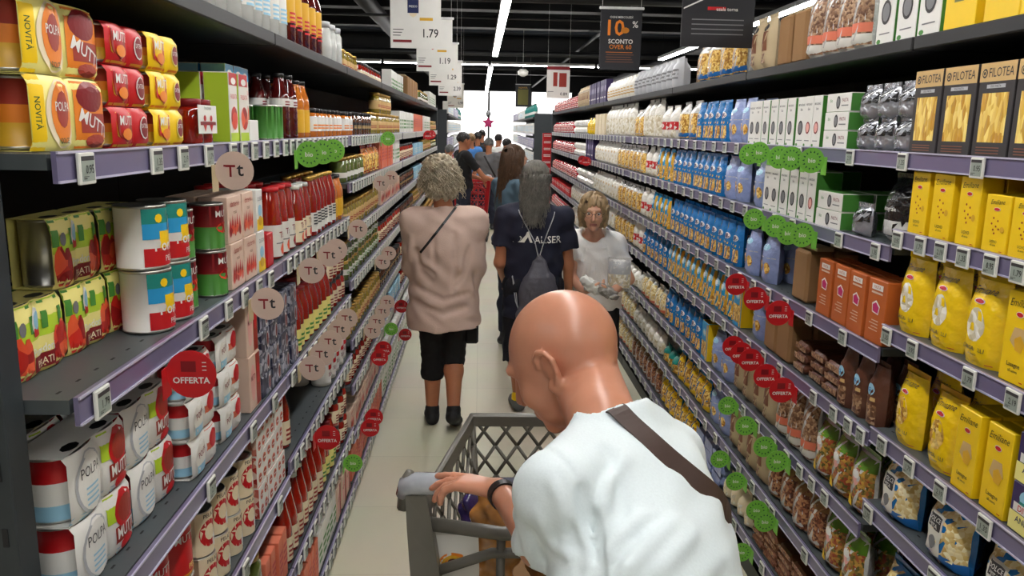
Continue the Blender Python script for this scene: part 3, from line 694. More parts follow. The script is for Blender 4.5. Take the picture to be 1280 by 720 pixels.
def f_can(r, h, art, bands):
    def f():
        g = G(); can_geo(g, r, h, bands, -r, 0, seg=20); art(g, cylsurf(r + .0005), 2 * r * 1.3, h); return g
    return f
P('redgreen', 'tomato_can', TC, 'red and green labelled tomato tin', .075, .075, .108, f_can(.037, .108, a_redgreen, [(0, 'green'), (.5, 'darkred')]))
P('redcan', 'tomato_can', TC, 'big plain red tomato tin', .1, .1, .125, f_can(.049, .125, a_redcan, [(0, 'red')]))
P('loopcan', 'tomato_can', TC, 'cream tin with red looped print', .075, .075, .108, f_can(.0365, .108, a_loop, [(0, 'cream')]))
P('greencan', 'tomato_can', TC, 'dark green tomato tin', .068, .068, .1, f_can(.033, .1, a_full('green'), [(0, 'green')]))
P('flame', 'tomato_carton', TC, 'peach carton printed with red datterini', .105, .07, .112, lambda: boxp(.105, .112, .07, 'peach', a_flame))
P('lemon', 'tomato_carton', TC, 'small white and yellow carton', .06, .06, .112, lambda: boxp(.06, .112, .06, 'white', a_lemonwhite))
P('redbox', 'sauce_carton', 'sauce carton', 'narrow plain red carton', .07, .06, .095, lambda: boxp(.07, .095, .06, 'red', lambda g, s, w, h: g.text('Tt', 0, h * .85, h * .09, 'white', 3, s)))
P('brick_g', 'passata_carton', 'sauce carton', 'tall lime passata carton', .065, .06, .165, lambda: boxp(.065, .165, .06, 'paper', a_brick('red', 'lime'), side='lime'))
P('brick_b', 'passata_carton', 'sauce carton', 'tall blue-topped passata carton', .068, .062, .195, lambda: boxp(.068, .195, .062, 'paper', a_brick('cyan', 'green'), side='lightblue'))
P('whitebox', 'sauce_carton', 'sauce carton', 'blank white card box', .09, .05, .055, lambda: boxp(.09, .055, .05, 'white'))
P('smallred', 'sauce_jar', 'jar', 'small red jar in a double pack', .058, .058, .06, lambda: jar(.06, .028, 'glassred', 'red', ('red', .1, .7)))
def f_jarpack():
    g = G()
    for k, y in enumerate((-.031, .031)):
        g.part('jar#%d' % k).lathe(-.031, y, [(.026, 0, 'glassred'), (.028, .004, 'glassred'), (.028, .07, 'glassred'), (.024, .08, 'glassred')], 14); g.part('jar#%d/lid' % k).lathe(-.031, y, [(.025, .0805, 'darkred'), (.026, .095, 'darkred'), (.024, .097, 'darkred')], 14)
    g.part(''); g.box(-.0025, -.0015, -.06, .06, .022, .084, 'white'); g.box(-.0605, -.0595, -.06, .06, .022, .084, 'white')
    a_jarpack(g, lambda y, z: (-.0014, y, z + .018), .12, .075); return g
P('jarpack', 'jar_carton', 'jar pack', 'white card pack of small red jars', .12, .06, .1, f_jarpack)
P('olivejar', 'sauce_jar', 'jar', 'olive sauce jar with paper label', .082, .082, .17, lambda: jar(.17, .039, 'glassolive', 'olive', ('paper', .25, .62), a_lines('grey', 3, .3, .5)))
P('passata', 'passata_bottle', 'sauce bottle', 'glass passata bottle with red cap', .084, .084, .215, lambda: bottle(.215, .04, 'glassred', 'red', ('paper', .04, .48), a_tt, neck=.74, shoulder=.55))
P('passata_w', 'passata_bottle', 'sauce bottle', 'glass passata bottle with white cap', .072, .072, .2, lambda: bottle(.2, .034, 'glassred', 'white', ('cream', .06, .42), a_tt, neck=.66))
P('passata_g', 'passata_bottle', 'sauce bottle', 'glass passata bottle with gold cap', .07, .07, .215, lambda: bottle(.215, .033, 'glassred', 'goldtin', ('paper', .08, .4), a_lines('softblack'), neck=.55))
P('darkbottle', 'passata_bottle', 'sauce bottle', 'dark sauce bottle, white scrawl print', .064, .064, .2, lambda: bottle(.2, .03, 'glassdark', 'black', ('white', .5, .62), a_lines('darkred', 2, .52, .6), neck=.5))
P('orangebottle', 'passata_bottle', 'sauce bottle', 'orange sauce bottle', .064, .064, .19, lambda: bottle(.19, .03, 'glassorange', 'black', ('gold', .1, .5), None, neck=.5))
P('sauce_l', 'passata_bottle', 'sauce bottle', 'red sauce bottle with pale label', .07, .07, .2, lambda: bottle(.2, .033, 'glassred', 'darkred', ('paleyellow', .05, .42), a_lines('green', 2, .15, .3), neck=.55))
P('sauce_k', 'passata_bottle', 'sauce bottle', 'slim red passata bottle, cream label', .07, .07, .235, lambda: bottle(.235, .033, 'glassred', 'white', ('cream', .06, .4), a_lines('brick', 3, .12, .32), neck=.42, shoulder=.5))
P('peachjar', 'vegetable_jar', 'jar', 'orange jar with white label', .07, .07, .105, lambda: jar(.105, .033, 'glassorange', 'black', ('white', .22, .72), a_lines('orange', 2, .3, .5)))
P('brownjar', 'olive_jar', 'jar', 'brown sauce jar with dark lid', .07, .07, .11, lambda: jar(.11, .033, 'glassbrown', 'black', ('softblack', .25, .55), a_lines('tan', 2, .3, .45)))
P('goldjar', 'preserve_jar', 'jar', 'gold-lidded jar with orange label', .072, .072, .12, lambda: jar(.12, .034, 'glassolive', 'goldtin', ('tan', .2, .62), a_lines('brick', 2, .3, .45)))
P('pestojar', 'pesto_jar', 'jar', 'green pesto jar with gold lid', .068, .068, .09, lambda: jar(.09, .032, 'glassgreen', 'goldtin', ('paper', .3, .58), a_lines('green', 2, .36, .5)))
P('redjar', 'sauce_jar', 'jar', 'red sauce jar with dark lid', .074, .074, .12, lambda: jar(.12, .035, 'glassred', 'softblack', ('cream', .15, .6), a_lines('darkred', 3, .2, .5)))
P('whitejar', 'sauce_jar', 'jar', 'white jar with red print', .084, .084, .135, lambda: jar(.135, .04, 'paper', 'white', ('white', .1, .7), lambda g, s, w, h: (g.rect(-w * .3, w * .3, h * .5, h * .64, 'red', 4, s, 4), g.text('SUGO', 0, h * .35, h * .12, 'darkred', 4, s, maxw=w * .6))))
P('greenjar', 'sauce_jar', 'jar', 'wide green vegetable jar', .092, .092, .115, lambda: jar(.115, .044, 'glassgreen', 'goldtin', ('paper', .2, .4)))
P('navytin', 'tuna_tin_pack', 'tin pack', 'navy patterned tin pack', .095, .08, .062, lambda: boxp(.095, .062, .08, 'navydots', lambda g, s, w, h: (g.ell(w * .22, h * .5, w * .12, h * .38, 'white', 2, s), g.ell(w * .22, h * .5, w * .09, h * .3, 'darkred', 3, s))))
P('dotpack', 'tomato_carton', TC, 'white carton with red round prints', .088, .085, .091, lambda: boxp(.088, .091, .085, 'white', lambda g, s, w, h: [(g.ell(w * x, h * z, w * .17, h * .15, 'salmon', 2, s, 12), g.ell(w * x, h * z, w * .12, h * .1, 'brick', 3, s, 12), g.rect(w * (x - .1), w * (x + .1), h * (z - .02), h * (z + .02), 'white', 4, s)) for x in (-.25, .25) for z in (.25, .72)], side='dots'))
P('pinkbox', 'tomato_carton', TC, 'tall white and red carton', .1, .07, .15, lambda: boxp(.1, .15, .07, 'peach', lambda g, s, w, h: (g.ell(-w * .18, h * .5, w * .2, h * .34, 'pink', 1, s), g.text('MUTTI', -w * .18, h * .6, h * .1, 'darkred', 3, s, maxw=w * .36), g.rect(w * .1, w * .46, .004, h * .97, 'brick', 1, s), g.ell(w * .28, h * .6, w * .12, h * .2, 'red', 2, s))))
P('snackbag', 'snack_bag', 'bag', 'orange and red snack bag', .1, .05, .14, lambda: bagp(.1, .14, .05, 'filmred', a_win('pasta', top='orange')))
P('redbag', 'snack_bag', 'bag', 'shiny red bag', .11, .06, .16, lambda: bagp(.11, .16, .06, 'filmred', a_rednet))
P('pinkcarton', 'sauce_carton', 'sauce carton', 'upright pink and red carton', .05, .08, .16, lambda: boxp(.05, .16, .08, 'salmon', a_lines('red', 4, .3, .8)))
P('whitecarton', 'sauce_carton', 'sauce carton', 'upright white carton with bands', .07, .07, .16, lambda: boxp(.07, .16, .07, 'white', a_lines('green', 3, .2, .7)))
P('bluecarton', 'sauce_carton', 'sauce carton', 'small blue and white carton', .08, .06, .1, lambda: boxp(.08, .1, .06, 'lightblue', a_lines('white', 3, .2, .7)))
P('milkbottle', 'drink_bottle', 'bottle', 'milky white plastic bottle', .085, .085, .24, lambda: bottle(.24, .04, 'milkglass', 'white', ('white', .2, .5), a_lines('lightblue'), neck=.45))
P('oilred', 'drink_bottle', 'bottle', 'big red bottle with yellow label', .09, .09, .26, lambda: bottle(.26, .042, 'glassdark', 'red', ('gold', .25, .6), a_lines('red'), neck=.5))
P('bluejarb', 'drink_bottle', 'bottle', 'squat clear bottle with lid', .09, .09, .15, lambda: jar(.15, .043, 'milkglass', 'lightgrey'))
# pasta side
PB = 'pasta'
P('filotea', 'egg_pasta_box', PB, 'tan and charcoal windowed pasta box', .125, .06, .205, lambda: boxp(.125, .205, .06, 'charcoal', a_filotea(), side=None))
P('ytall', 'egg_pasta_box', PB, 'tall yellow egg pasta box', .082, .05, .158, lambda: boxp(.082, .158, .05, 'yellow', a_yellow('pasta', 'dots')))
P('yshort', 'egg_pasta_box', PB, 'short yellow egg pasta box', .084, .06, .125, lambda: boxp(.084, .125, .06, 'yellow', a_yellow('pasta', 'dots')))
P('ysheet', 'egg_pasta_box', PB, 'yellow box showing lasagne sheets', .085, .045, .195, lambda: boxp(.085, .195, .045, 'yellow', a_yellow('tan', 'sheet')))
P('ybag', 'egg_pasta_bag', PB, 'yellow egg pasta bag, oval window', .13, .078, .20, lambda: bagp(.13, .195, .07, 'filmyellow', a_yellow('pastawhite', 'oval'), base=.75, top=.38))
P('ybag_g', 'egg_pasta_bag', PB, 'gold-topped yellow egg pasta bag', .12, .078, .20, lambda: bagp(.12, .19, .07, 'filmyellow', a_yellow('pasta', 'oval'), mtop='gold', base=.75, top=.3))
P('orangebox', 'pasta_box', PB, 'terracotta card pasta box', .1, .045, .18, lambda: boxp(.1, .18, .045, 'terracotta', a_orange))
P('divella', 'pasta_box', PB, 'purple and yellow ring pasta box', .13, .06, .105, lambda: boxp(.13, .105, .06, 'purple', a_divella))
P('slim', 'pasta_box', PB, 'slim white box with dark disc', .076, .09, .17, lambda: boxp(.076, .17, .09, 'white', a_dotbox(), side='green'))
P('slimred', 'pasta_box', PB, 'slim white box with red disc', .062, .09, .17, lambda: boxp(.062, .17, .09, 'white', a_dotbox('darkred'), side='green'))
P('slimbig', 'pasta_box', PB, 'large white box with dark disc', .1, .06, .225, lambda: boxp(.1, .225, .06, 'white', a_dotbox(), side='green'))
P('lying', 'pasta_box', PB, 'flat-lying white pasta box, green sides', .175, .1, .056, lambda: boxp(.175, .056, .1, 'white', a_flatbox, side='green'))
P('ybox', 'pasta_box', PB, 'plain bright yellow box', .12, .05, .2, lambda: boxp(.12, .2, .05, 'yellow', lambda g, s, w, h: (g.rect(-w * .2, w * .1, h * .3, h * .34, 'olive', 2, s), g.rect(-w * .05, -w * .02, h * .34, h * .9, 'gold', 2, s))))
P('silver', 'pasta_bag', PB, 'small silver foil bag', .095, .06, .09, lambda: bagp(.095, .085, .06, 'silverfoil', lambda g, s, w, h: g.rect(-w * .46, w * .46, h * .5, h * .9, 'filmblack', 1, s, 5, 3)))
P('blackbag', 'pasta_bag', PB, 'large black and clear bag', .14, .1, .19, lambda: bagp(.14, .18, .1, 'filmblack', lambda g, s, w, h: (g.rect(-w * .46, w * .46, .004, h * .35, 'film', 1, s, 6, 3), g.text('integrale', 0, h * .52, h * .07, 'white', 3, s, maxw=w * .5))))
P('peri', 'pasta_bag', PB, 'periwinkle pasta bag', .13, .075, .19, lambda: bagp(.13, .178, .075, 'filmperi', a_peri, base=.7, top=.4))
P('blue', 'pasta_packet', PB, 'blue pasta packet with yellow edge', .098, .055, .19, lambda: bagp(.098, .18, .055, 'filmblue', a_blue, base=.8, top=.45))
P('blue2', 'pasta_packet', PB, 'bright blue packet with pasta window', .098, .055, .19, lambda: bagp(.098, .18, .055, 'filmcyan', a_blue2, base=.8, top=.45))
P('clear', 'clear_pasta_bag', PB, 'clear bag of golden pasta', .14, .08, .193, lambda: bagp(.14, .18, .08, 'film', a_win('pasta', z1=.8)))
P('clearblue', 'clear_pasta_bag', PB, 'clear pasta bag with blue foot', .15, .09, .205, lambda: bagp(.15, .195, .09, 'film', a_win('pasta', base='blue', z1=.72)))
P('whitebag', 'white_pasta_bag', PB, 'white bag of pasta', .14, .09, .195, lambda: bagp(.14, .183, .09, 'filmwhite', a_white))
P('whitered', 'white_pasta_bag', PB, 'white pasta bag with red band', .14, .08, .195, lambda: bagp(.14, .183, .08, 'filmwhite', a_whitered))
P('creamtied', 'white_pasta_bag', PB, 'cream bag gathered at the top', .14, .1, .245, lambda: bagp(.14, .24, .1, 'filmwhite', a_win('pastawhite', z1=.6), base=.6))
P('creambox', 'pasta_box', PB, 'plain cream carton', .15, .08, .19, lambda: boxp(.15, .19, .08, 'cream', a_full('cream')))
P('yellowpk', 'pasta_packet', PB, 'yellow packet', .14, .07, .16, lambda: bagp(.14, .155, .07, 'filmyellow', a_lines('gold', 3, .3, .6)))
P('kraft', 'kraft_pasta_bag', PB, 'brown kraft paper bag', .12, .09, .195, lambda: boxp(.12, .182, .09, 'kraft', lambda g, s, w, h: g.box(-.088, -.03, -w * .48, w * .48, h, h + .012, 'kraftlight'), bev=.01))
P('kraftl', 'kraft_pasta_bag', PB, 'cream paper bag with brown label', .1, .07, .205, lambda: bagp(.1, .2, .07, 'kraftlight', a_kraftlabel))
P('chestnut', 'clear_pasta_bag', PB, 'brown pasta bag with orange band', .1, .08, .23, lambda: bagp(.1, .225, .08, 'film', a_win('pastabrown', band='salmon', base='paper', z1=.95)))
P('brownpk', 'brown_pasta_packet', PB, 'dark brown upright packet', .075, .07, .185, lambda: bagp(.075, .18, .07, 'filmbrown', a_brown, base=.7, top=.3))
P('brownflat', 'brown_pasta_packet', PB, 'flat-lying brown packet', .1, .17, .035, lambda: boxp(.1, .033, .17, 'filmbrown', a_full('pastabrown', .2, .8), bev=.012))
P('colour', 'clear_pasta_bag', PB, 'multicoloured pasta bag, green top', .12, .08, .2, lambda: bagp(.12, .188, .08, 'film', a_colour, mtop='filmgreen'))
P('redbrown', 'clear_pasta_bag', PB, 'red-brown patterned pasta bag', .115, .08, .19, lambda: bagp(.115, .185, .08, 'film', a_win('pastared', top='kraft', z1=.95)))
P('afeltra', 'clear_pasta_bag', PB, 'blue-footed pasta bag', .17, .1, .17, lambda: bagp(.17, .158, .1, 'filmblue', a_afeltra, base=.6, top=.12))
P('periflat', 'pasta_bag', PB, 'periwinkle bag lying flat', .13, .2, .05, lambda: boxp(.13, .05, .2, 'filmperi', a_full('filmperi'), bev=.018))
P('creamtube', 'kraft_pasta_bag', PB, 'cream tube packet', .07, .09, .11, lambda: bagp(.07, .105, .09, 'cream', a_full('pastawhite', .2, .6)))
P('mauvepk', 'brown_pasta_packet', PB, 'mauve-brown flat packet', .11, .15, .03, lambda: boxp(.11, .03, .15, 'chestnut', a_full('pastared', .2, .8), bev=.01))
P('bluebox', 'pasta_packet', PB, 'yellow-sided blue pasta packet', .1, .08, .19, lambda: boxp(.1, .19, .08, 'cyan', a_blue2, side='yellow'))
P('mixpk', 'pasta_packet', PB, 'yellow, blue and white packet', .1, .06, .16, lambda: bagp(.1, .155, .06, 'filmblue', a_win('pasta', base='yellow', top='yellow')))
P('teapk', 'pasta_packet', PB, 'teal and gold packet', .1, .07, .1, lambda: bagp(.1, .095, .07, 'teal', a_win('pasta', base='gold', z1=.6)))
P('whiteclump', 'white_pasta_bag', PB, 'small white pasta bag', .12, .09, .12, lambda: bagp(.12, .115, .09, 'filmwhite', a_win('pastawhite', z1=.7)))
P('palepk', 'clear_pasta_bag', PB, 'pale mixed pasta bag', .12, .08, .15, lambda: bagp(.12, .145, .08, 'film', a_win('pastapale', base='salmon', z1=.9)))
P('purple', 'purple_box', 'box', 'dark purple upright box', .11, .06, .2, lambda: boxp(.11, .2, .06, 'purple', a_purple))
P('greywhite', 'flour_bag', 'bag', 'grey and white rounded bag', .13, .1, .17, lambda: bagp(.13, .165, .1, 'lightgrey', a_lines('grey', 3, .3, .7), base=.8, top=.5))
P('whiteflour', 'flour_bag', 'bag', 'white rounded flour bag', .12, .1, .16, lambda: bagp(.12, .155, .1, 'filmwhite', a_lines('tan', 3, .2, .6), base=.8, top=.4))
P('roundwhite', 'flour_bag', 'bag', 'small white stacked bag', .13, .1, .075, lambda: boxp(.13, .073, .1, 'filmwhite', a_lines('lightgrey', 2, .3, .7), bev=.02))
P('rednet', 'red_packet', 'packet', 'bright red patterned packet', .12, .08, .14, lambda: bagp(.12, .135, .08, 'filmred', a_rednet))
P('redcarton', 'red_packet', 'packet', 'red and white crate-shaped carton', .14, .1, .1, lambda: boxp(.14, .1, .1, 'red', a_lines('white', 2, .5, .9)))
P('wicker', 'pasta_box', PB, 'wide brown chequered pack', .16, .1, .15, lambda: boxp(.16, .15, .1, 'pastabrown', a_full('pastabrown')))
P('tealbottle', 'drink_bottle', 'bottle', 'teal green bottle', .09, .09, .27, lambda: bottle(.27, .043, 'teal', 'darkgreen', ('white', .2, .4), None, neck=.4))
P('whitepk', 'white_packet', 'packet', 'white and blue household packet', .24, .1, .22, lambda: boxp(.24, .22, .1, 'white', a_lines('lightblue', 3, .2, .8), bev=.01))
P('lilacpk', 'lilac_packet', 'packet', 'lilac and white household packet', .24, .1, .2, lambda: boxp(.24, .2, .1, 'lilac', a_lines('white', 3, .2, .8), bev=.01))

RUNS = []
SIDE = {-1: 'tomato side', 1: 'pasta side'}
def R(side, z, y0, y1, key, high=1, rows=1, inset=.014, jit=1.0, gap=.006, lift=0, far=None, fill=1.0, ramp=False):
    RUNS.append(dict(side=side, z=z, y0=y0, y1=y1, key=key, high=high, rows=rows, inset=inset, jit=jit, gap=gap, lift=lift, far=far, fill=fill, ramp=ramp))
def levels_at(side, y):
    E_, B_ = (LE, LB) if side < 0 else (RE, RB)
    for i in range(len(B_)):
        if E_[i] <= y < E_[i + 1]: return B_[i], E_[i], E_[i + 1]
    return [2.05, 1.7, 1.4, 1.1, .8, .5, .2], y - 50, y + 50
NOBJ = [0]
CNT = {}
NEAR_Y = 3.3
def instance(key, near):
    k = K[key]; slot = 'near' if near else 'far'
    if k[slot] is None:
        g = k['fn']()
        if near: k[slot] = build(k['name'], g)
        else: k[slot] = link(k['name'], smart(k['name'], *flatten(g)))
        return k[slot]
    return copy_tree(k[slot])
def stock_shelves():
    rnd = random.Random(11)
    for r in sorted(RUNS, key=lambda q: q['y0']):
        k = K[r['key']]; side = r['side']
        lv, b0, b1 = levels_at(side, (r['y0'] + r['y1']) / 2)
        li = min(range(len(lv)), key=lambda i: abs(lv[i] - r['z']))
        step = k['w'] + r['gap']; n = max(1, int((r['y1'] - r['y0'] + r['gap'] + .002) / step))
        slack = (r['y1'] - r['y0'] - n * step + r['gap']) / n
        for c in range(n):
            y = r['y0'] + k['w'] / 2 + c * (step + max(slack, 0))
            lv, b0, b1 = levels_at(side, y)
            zi = min(range(len(lv)), key=lambda i: abs(lv[i] - r['z'])); z = lv[zi]
            up_ = [q for q in lv if q > z + .01]; room = (min(up_) - .041 if up_ else 9) - z; tall = r['lift'] + r['high'] * (k['h'] + .0012)
            if tall > room and c == 0: print('TALL', r['key'], round(z, 3), round(tall, 3), 'room', round(room, 3))
            if y - k['w'] / 2 < b0 - .001 or y + k['w'] / 2 > b1 + .001: print('CROSS', r['key'], r['z'], round(y, 2), b0, b1) if y < 13 and li and abs(z - levels_at(side, y + (.1 if y < (b0 + b1) / 2 and False else 0))[0][0]) and 0 else None
            if rnd.random() > r['fill']: continue
            ck = (side, li, k['look']); CNT[ck] = CNT.get(ck, 0) + 1; o_n = CNT[ck]
            high = r['high']
            if r['ramp']: high = max(1, min(r['high'], 1 + int(r['high'] * c / n)))
            dx0 = rnd.uniform(0, .008) * r['jit']
            for row in range(r['rows']):
                for t in range(high):
                    o = instance(r['key'], y < NEAR_Y)
                    x = FX[side] + side * (r['inset'] + dx0 + row * (k['d'] + .006) + (rnd.uniform(0, .004) if t else 0))
                    o.location = (x, y + rnd.uniform(-.0012, .0012) * r['jit'], z + .0008 + r['lift'] + t * (k['h'] + .0012))
                    o.rotation_euler = (0, 0, (0 if side < 0 else PI) + rnd.uniform(-.03, .03) * r['jit'] * (0 if 'twin' in k['name'] else 1))
                    pre = ''
                    if high == 2: pre = ('lower ', 'upper ')[t]
                    elif high > 2: pre = ('bottom ' if t == 0 else 'topmost ' if t == high - 1 else 'middle ' if high == 3 else ('low ' if t < high / 2 else 'high '))
                    if row: pre = 'rear ' + pre if row == 1 else 'back ' + pre
                    where = '%s shelf, %s' % (ordw(zi + 1), SIDE[side]) if y < 13 else '%s far shelf, %s' % (ordw(zi + 1), SIDE[side])
                    if r['lift']: where = 'raised, ' + where
                    tag(o, '%s%s %s from near end, %s' % (pre, ordw(o_n), k['look'], where), k['cat'], '%ss on %s' % (k['look'], where))
                    NOBJ[0] += 1
# ------------------------------------------------------------------ what stands where: tomato side (-1)
T = -1
# top board
R(T, 2.05, 1.75, 2.05, 'milkbottle', rows=1); R(T, 2.05, 2.07, 2.62, 'milkbottle', rows=2); R(T, 2.05, 2.66, 3.2, 'oilred', rows=2); R(T, 2.05, 3.3, 3.62, 'bluejarb')
R(T, 2.05, 3.9, 4.6, 'goldjar', inset=.1); R(T, 2.05, 4.9, 5.9, 'redjar', inset=.12); R(T, 2.05, 6.1, 7.1, 'whitecarton', inset=.08); R(T, 2.05, 7.2, 8.3, 'kraft', inset=.05); R(T, 2.05, 8.4, 9.6, 'greenjar', inset=.03); R(T, 2.05, 9.7, 11.0, 'whitecarton')
# second
R(T, 1.75, 1.185, 1.41, 'polpa_y', high=2, rows=3, inset=.045); R(T, 1.75, 1.413, 1.565, 'mutti_r', high=3, rows=3, inset=.035); R(T, 1.75, 1.567, 1.72, 'mutti_y', high=3, rows=3, inset=.03)
R(T, 1.75, 1.725, 1.795, 'brick_g', inset=.12); R(T, 1.75, 1.80, 1.93, 'jarpack', inset=.03); R(T, 1.75, 1.80, 1.97, 'olivejar', inset=.12); R(T, 1.75, 1.98, 2.12, 'brick_g', rows=2); R(T, 1.75, 2.13, 2.35, 'brick_b', rows=2, inset=.07); R(T, 1.75, 2.14, 2.24, 'whitebox')
R(T, 1.75, 2.38, 2.54, 'greencan', rows=2); R(T, 1.75, 2.38, 2.60, 'darkbottle', inset=.17); R(T, 1.75, 2.55, 2.75, 'darkbottle', rows=2); R(T, 1.75, 2.76, 2.9, 'orangebottle', rows=2)
R(T, 1.75, 2.95, 3.58, 'peachjar', rows=2); R(T, 1.75, 3.62, 3.9, 'peachjar'); R(T, 1.75, 3.92, 4.5, 'brownjar', high=1); R(T, 1.75, 4.5, 4.8, 'goldjar'); R(T, 1.75, 4.86, 5.5, 'goldjar', high=2); R(T, 1.75, 5.5, 6.05, 'goldjar'); R(T, 1.75, 6.1, 7.3, 'whitecarton'); R(T, 1.75, 7.4, 8.5, 'pinkcarton'); R(T, 1.75, 8.6, 9.8, 'whitecarton'); R(T, 1.75, 9.9, 11.05, 'goldjar')
# third (bays one and two)
R(T, 1.40, 1.19, 1.67, 'green_pack', rows=2, inset=.115, jit=.3); R(T, 1.40, 1.335, 1.655, 'green_pack', rows=1, inset=.117, jit=.3, lift=.1205)
R(T, 1.40, 1.50, 1.70, 'pomo', high=2, rows=1, inset=.0125); R(T, 1.40, 1.70, 1.84, 'redgreen', high=2, rows=3, inset=.03); R(T, 1.40, 1.845, 1.925, 'redgreen', high=2, rows=2); R(T, 1.40, 1.93, 2.155, 'flame', high=2, rows=2); R(T, 1.40, 2.16, 2.225, 'lemon', high=2, rows=2)
R(T, 1.40, 2.25, 2.34, 'redbox', inset=.0125); R(T, 1.40, 2.24, 2.35, 'passata', inset=.09); R(T, 1.40, 2.38, 2.66, 'passata', rows=3); R(T, 1.40, 2.67, 2.9, 'passata_w', rows=2); R(T, 1.40, 2.91, 3.36, 'passata_g', rows=2); R(T, 1.40, 3.37, 3.58, 'orangebottle', rows=2)
# third and below beyond bay two (closer shelves)
R(T, 1.545, 3.62, 4.2, 'greenjar'); R(T, 1.545, 4.22, 4.82, 'snackbag'); R(T, 1.545, 4.86, 5.6, 'pinkcarton', high=1); R(T, 1.545, 5.62, 6.08, 'whitecarton'); R(T, 1.545, 6.12, 7.3, 'redjar'); R(T, 1.545, 7.4, 8.5, 'bluecarton'); R(T, 1.545, 8.65, 9.8, 'goldjar'); R(T, 1.545, 9.9, 11, 'pestojar')
R(T, 1.33, 3.62, 4.8, 'goldjar'); R(T, 1.33, 4.86, 6.05, 'flame'); R(T, 1.33, 6.12, 7.3, 'brownjar'); R(T, 1.33, 7.4, 8.55, 'bluecarton'); R(T, 1.33, 8.65, 11, 'redjar')
R(T, 1.10, 3.62, 4.2, 'pestojar', high=2); R(T, 1.10, 4.22, 4.8, 'pestojar', high=2); R(T, 1.10, 4.86, 6.05, 'redjar'); R(T, 1.10, 6.12, 7.3, 'brownjar'); R(T, 1.10, 7.4, 8.55, 'goldjar'); R(T, 1.10, 8.65, 11, 'pestojar')
R(T, .82, 3.62, 4.8, 'goldjar', high=1); R(T, .82, 4.86, 6.05, 'brownjar'); R(T, .82, 6.12, 7.3, 'redjar'); R(T, .82, 7.4, 11, 'goldjar')
R(T, .60, 3.62, 4.8, 'redjar'); R(T, .60, 4.86, 6.05, 'bluecarton'); R(T, .60, 6.12, 8.5, 'redjar'); R(T, .60, 8.65, 11, 'goldjar')
R(T, .36, 3.62, 4.8, 'flame'); R(T, .36, 4.86, 7.3, 'whitebox'); R(T, .36, 7.4, 11, 'redjar')
R(T, .12, 3.62, 4.8, 'pinkcarton'); R(T, .12, 4.86, 7.3, 'whitecarton'); R(T, .12, 7.4, 11, 'pinkbox')
# fourth
R(T, 1.045, 1.20, 1.62, 'polpa_w', high=2, rows=3, inset=.05); R(T, 1.045, 1.625, 2.03, 'polpa_s', high=3, rows=3, inset=.02); R(T, 1.045, 2.04, 2.14, 'pinkbox', high=2, rows=2); R(T, 1.045, 2.15, 2.35, 'navytin', high=4, rows=2)
R(T, 1.045, 2.38, 2.58, 'navytin', high=4, rows=2); R(T, 1.045, 2.59, 3.2, 'sauce_l', rows=3); R(T, 1.045, 3.22, 3.58, 'redjar', high=2, rows=2)
# fifth
R(T, .725, 1.14, 1.66, 'redcan', high=2, rows=3, inset=.02); R(T, .725, 1.67, 2.06, 'loopcan', high=2, rows=4); R(T, .725, 2.07, 2.35, 'dotpack', high=3, rows=2)
R(T, .765, 2.37, 2.54, 'sauce_k', rows=4, inset=.03); R(T, .765, 3.1, 3.58, 'whitejar', rows=3)
# sixth
R(T, .405, 1.7, 2.1, 'greenjar', high=2, rows=2); R(T, .405, 2.11, 2.34, 'pinkcarton', rows=2); R(T, .405, 2.37, 2.95, 'sauce_k', rows=3); R(T, .405, 2.96, 3.26, 'sauce_l', rows=2); R(T, .405, 3.27, 3.58, 'redjar', high=2, rows=2)
# bottom
R(T, .12, 2.0, 2.34, 'redbox', high=2); R(T, .12, 2.37, 2.8, 'pinkcarton', rows=2); R(T, .12, 2.81, 3.2, 'whitecarton', rows=1); R(T, .12, 3.21, 3.58, 'pinkbox')
# ------------------------------------------------------------------ pasta side (+1)
Q = 1
R(Q, 2.05, 1.45, 1.83, 'ybox'); R(Q, 2.05, 1.85, 1.98, 'ybox', inset=.0125); R(Q, 2.05, 2.0, 2.34, 'slimbig', rows=1); R(Q, 2.05, 2.40, 2.85, 'chestnut', rows=2); R(Q, 2.05, 2.88, 3.15, 'kraft', inset=.03); R(Q, 2.05, 3.2, 3.45, 'kraftl'); R(Q, 2.05, 3.55, 4.3, 'clearblue'); R(Q, 2.05, 4.35, 4.65, 'kraftl', inset=.1)
R(Q, 2.05, 4.7, 6.0, 'greywhite'); R(Q, 2.05, 6.05, 7.25, 'whiteflour'); R(Q, 2.05, 7.3, 8.4, 'purple'); R(Q, 2.05, 8.5, 9.4, 'kraftl'); R(Q, 2.05, 9.5, 12.4, 'rednet')
R(Q, 1.757, 1.16, 2.07, 'filotea', rows=2, inset=.0125); R(Q, 1.757, 2.09, 2.42, 'silver', high=2, rows=2); R(Q, 1.757, 2.44, 2.62, 'lying', high=3, rows=1); R(Q, 1.757, 2.64, 2.77, 'slimred'); R(Q, 1.757, 2.78, 3.37, 'slim'); R(Q, 1.757, 3.38, 3.67, 'peri', rows=2); R(Q, 1.757, 3.68, 4.2, 'blue'); R(Q, 1.757, 4.22, 4.67, 'clearblue'); R(Q, 1.757, 4.69, 5.1, 'whitered'); R(Q, 1.757, 5.12, 5.6, 'creamtied'); R(Q, 1.757, 5.62, 5.97, 'clear'); R(Q, 1.757, 6.0, 7.27, 'creamtied'); R(Q, 1.757, 7.29, 7.9, 'creambox'); R(Q, 1.757, 8.0, 8.55, 'yellowpk'); R(Q, 1.757, 8.6, 9.7, 'roundwhite', high=2); R(Q, 1.757, 9.9, 12.4, 'rednet')
R(Q, 1.555, 1.0, 1.72, 'yshort', rows=2, inset=.0125); R(Q, 1.555, 1.74, 2.06, 'ytall', rows=2, inset=.0125)
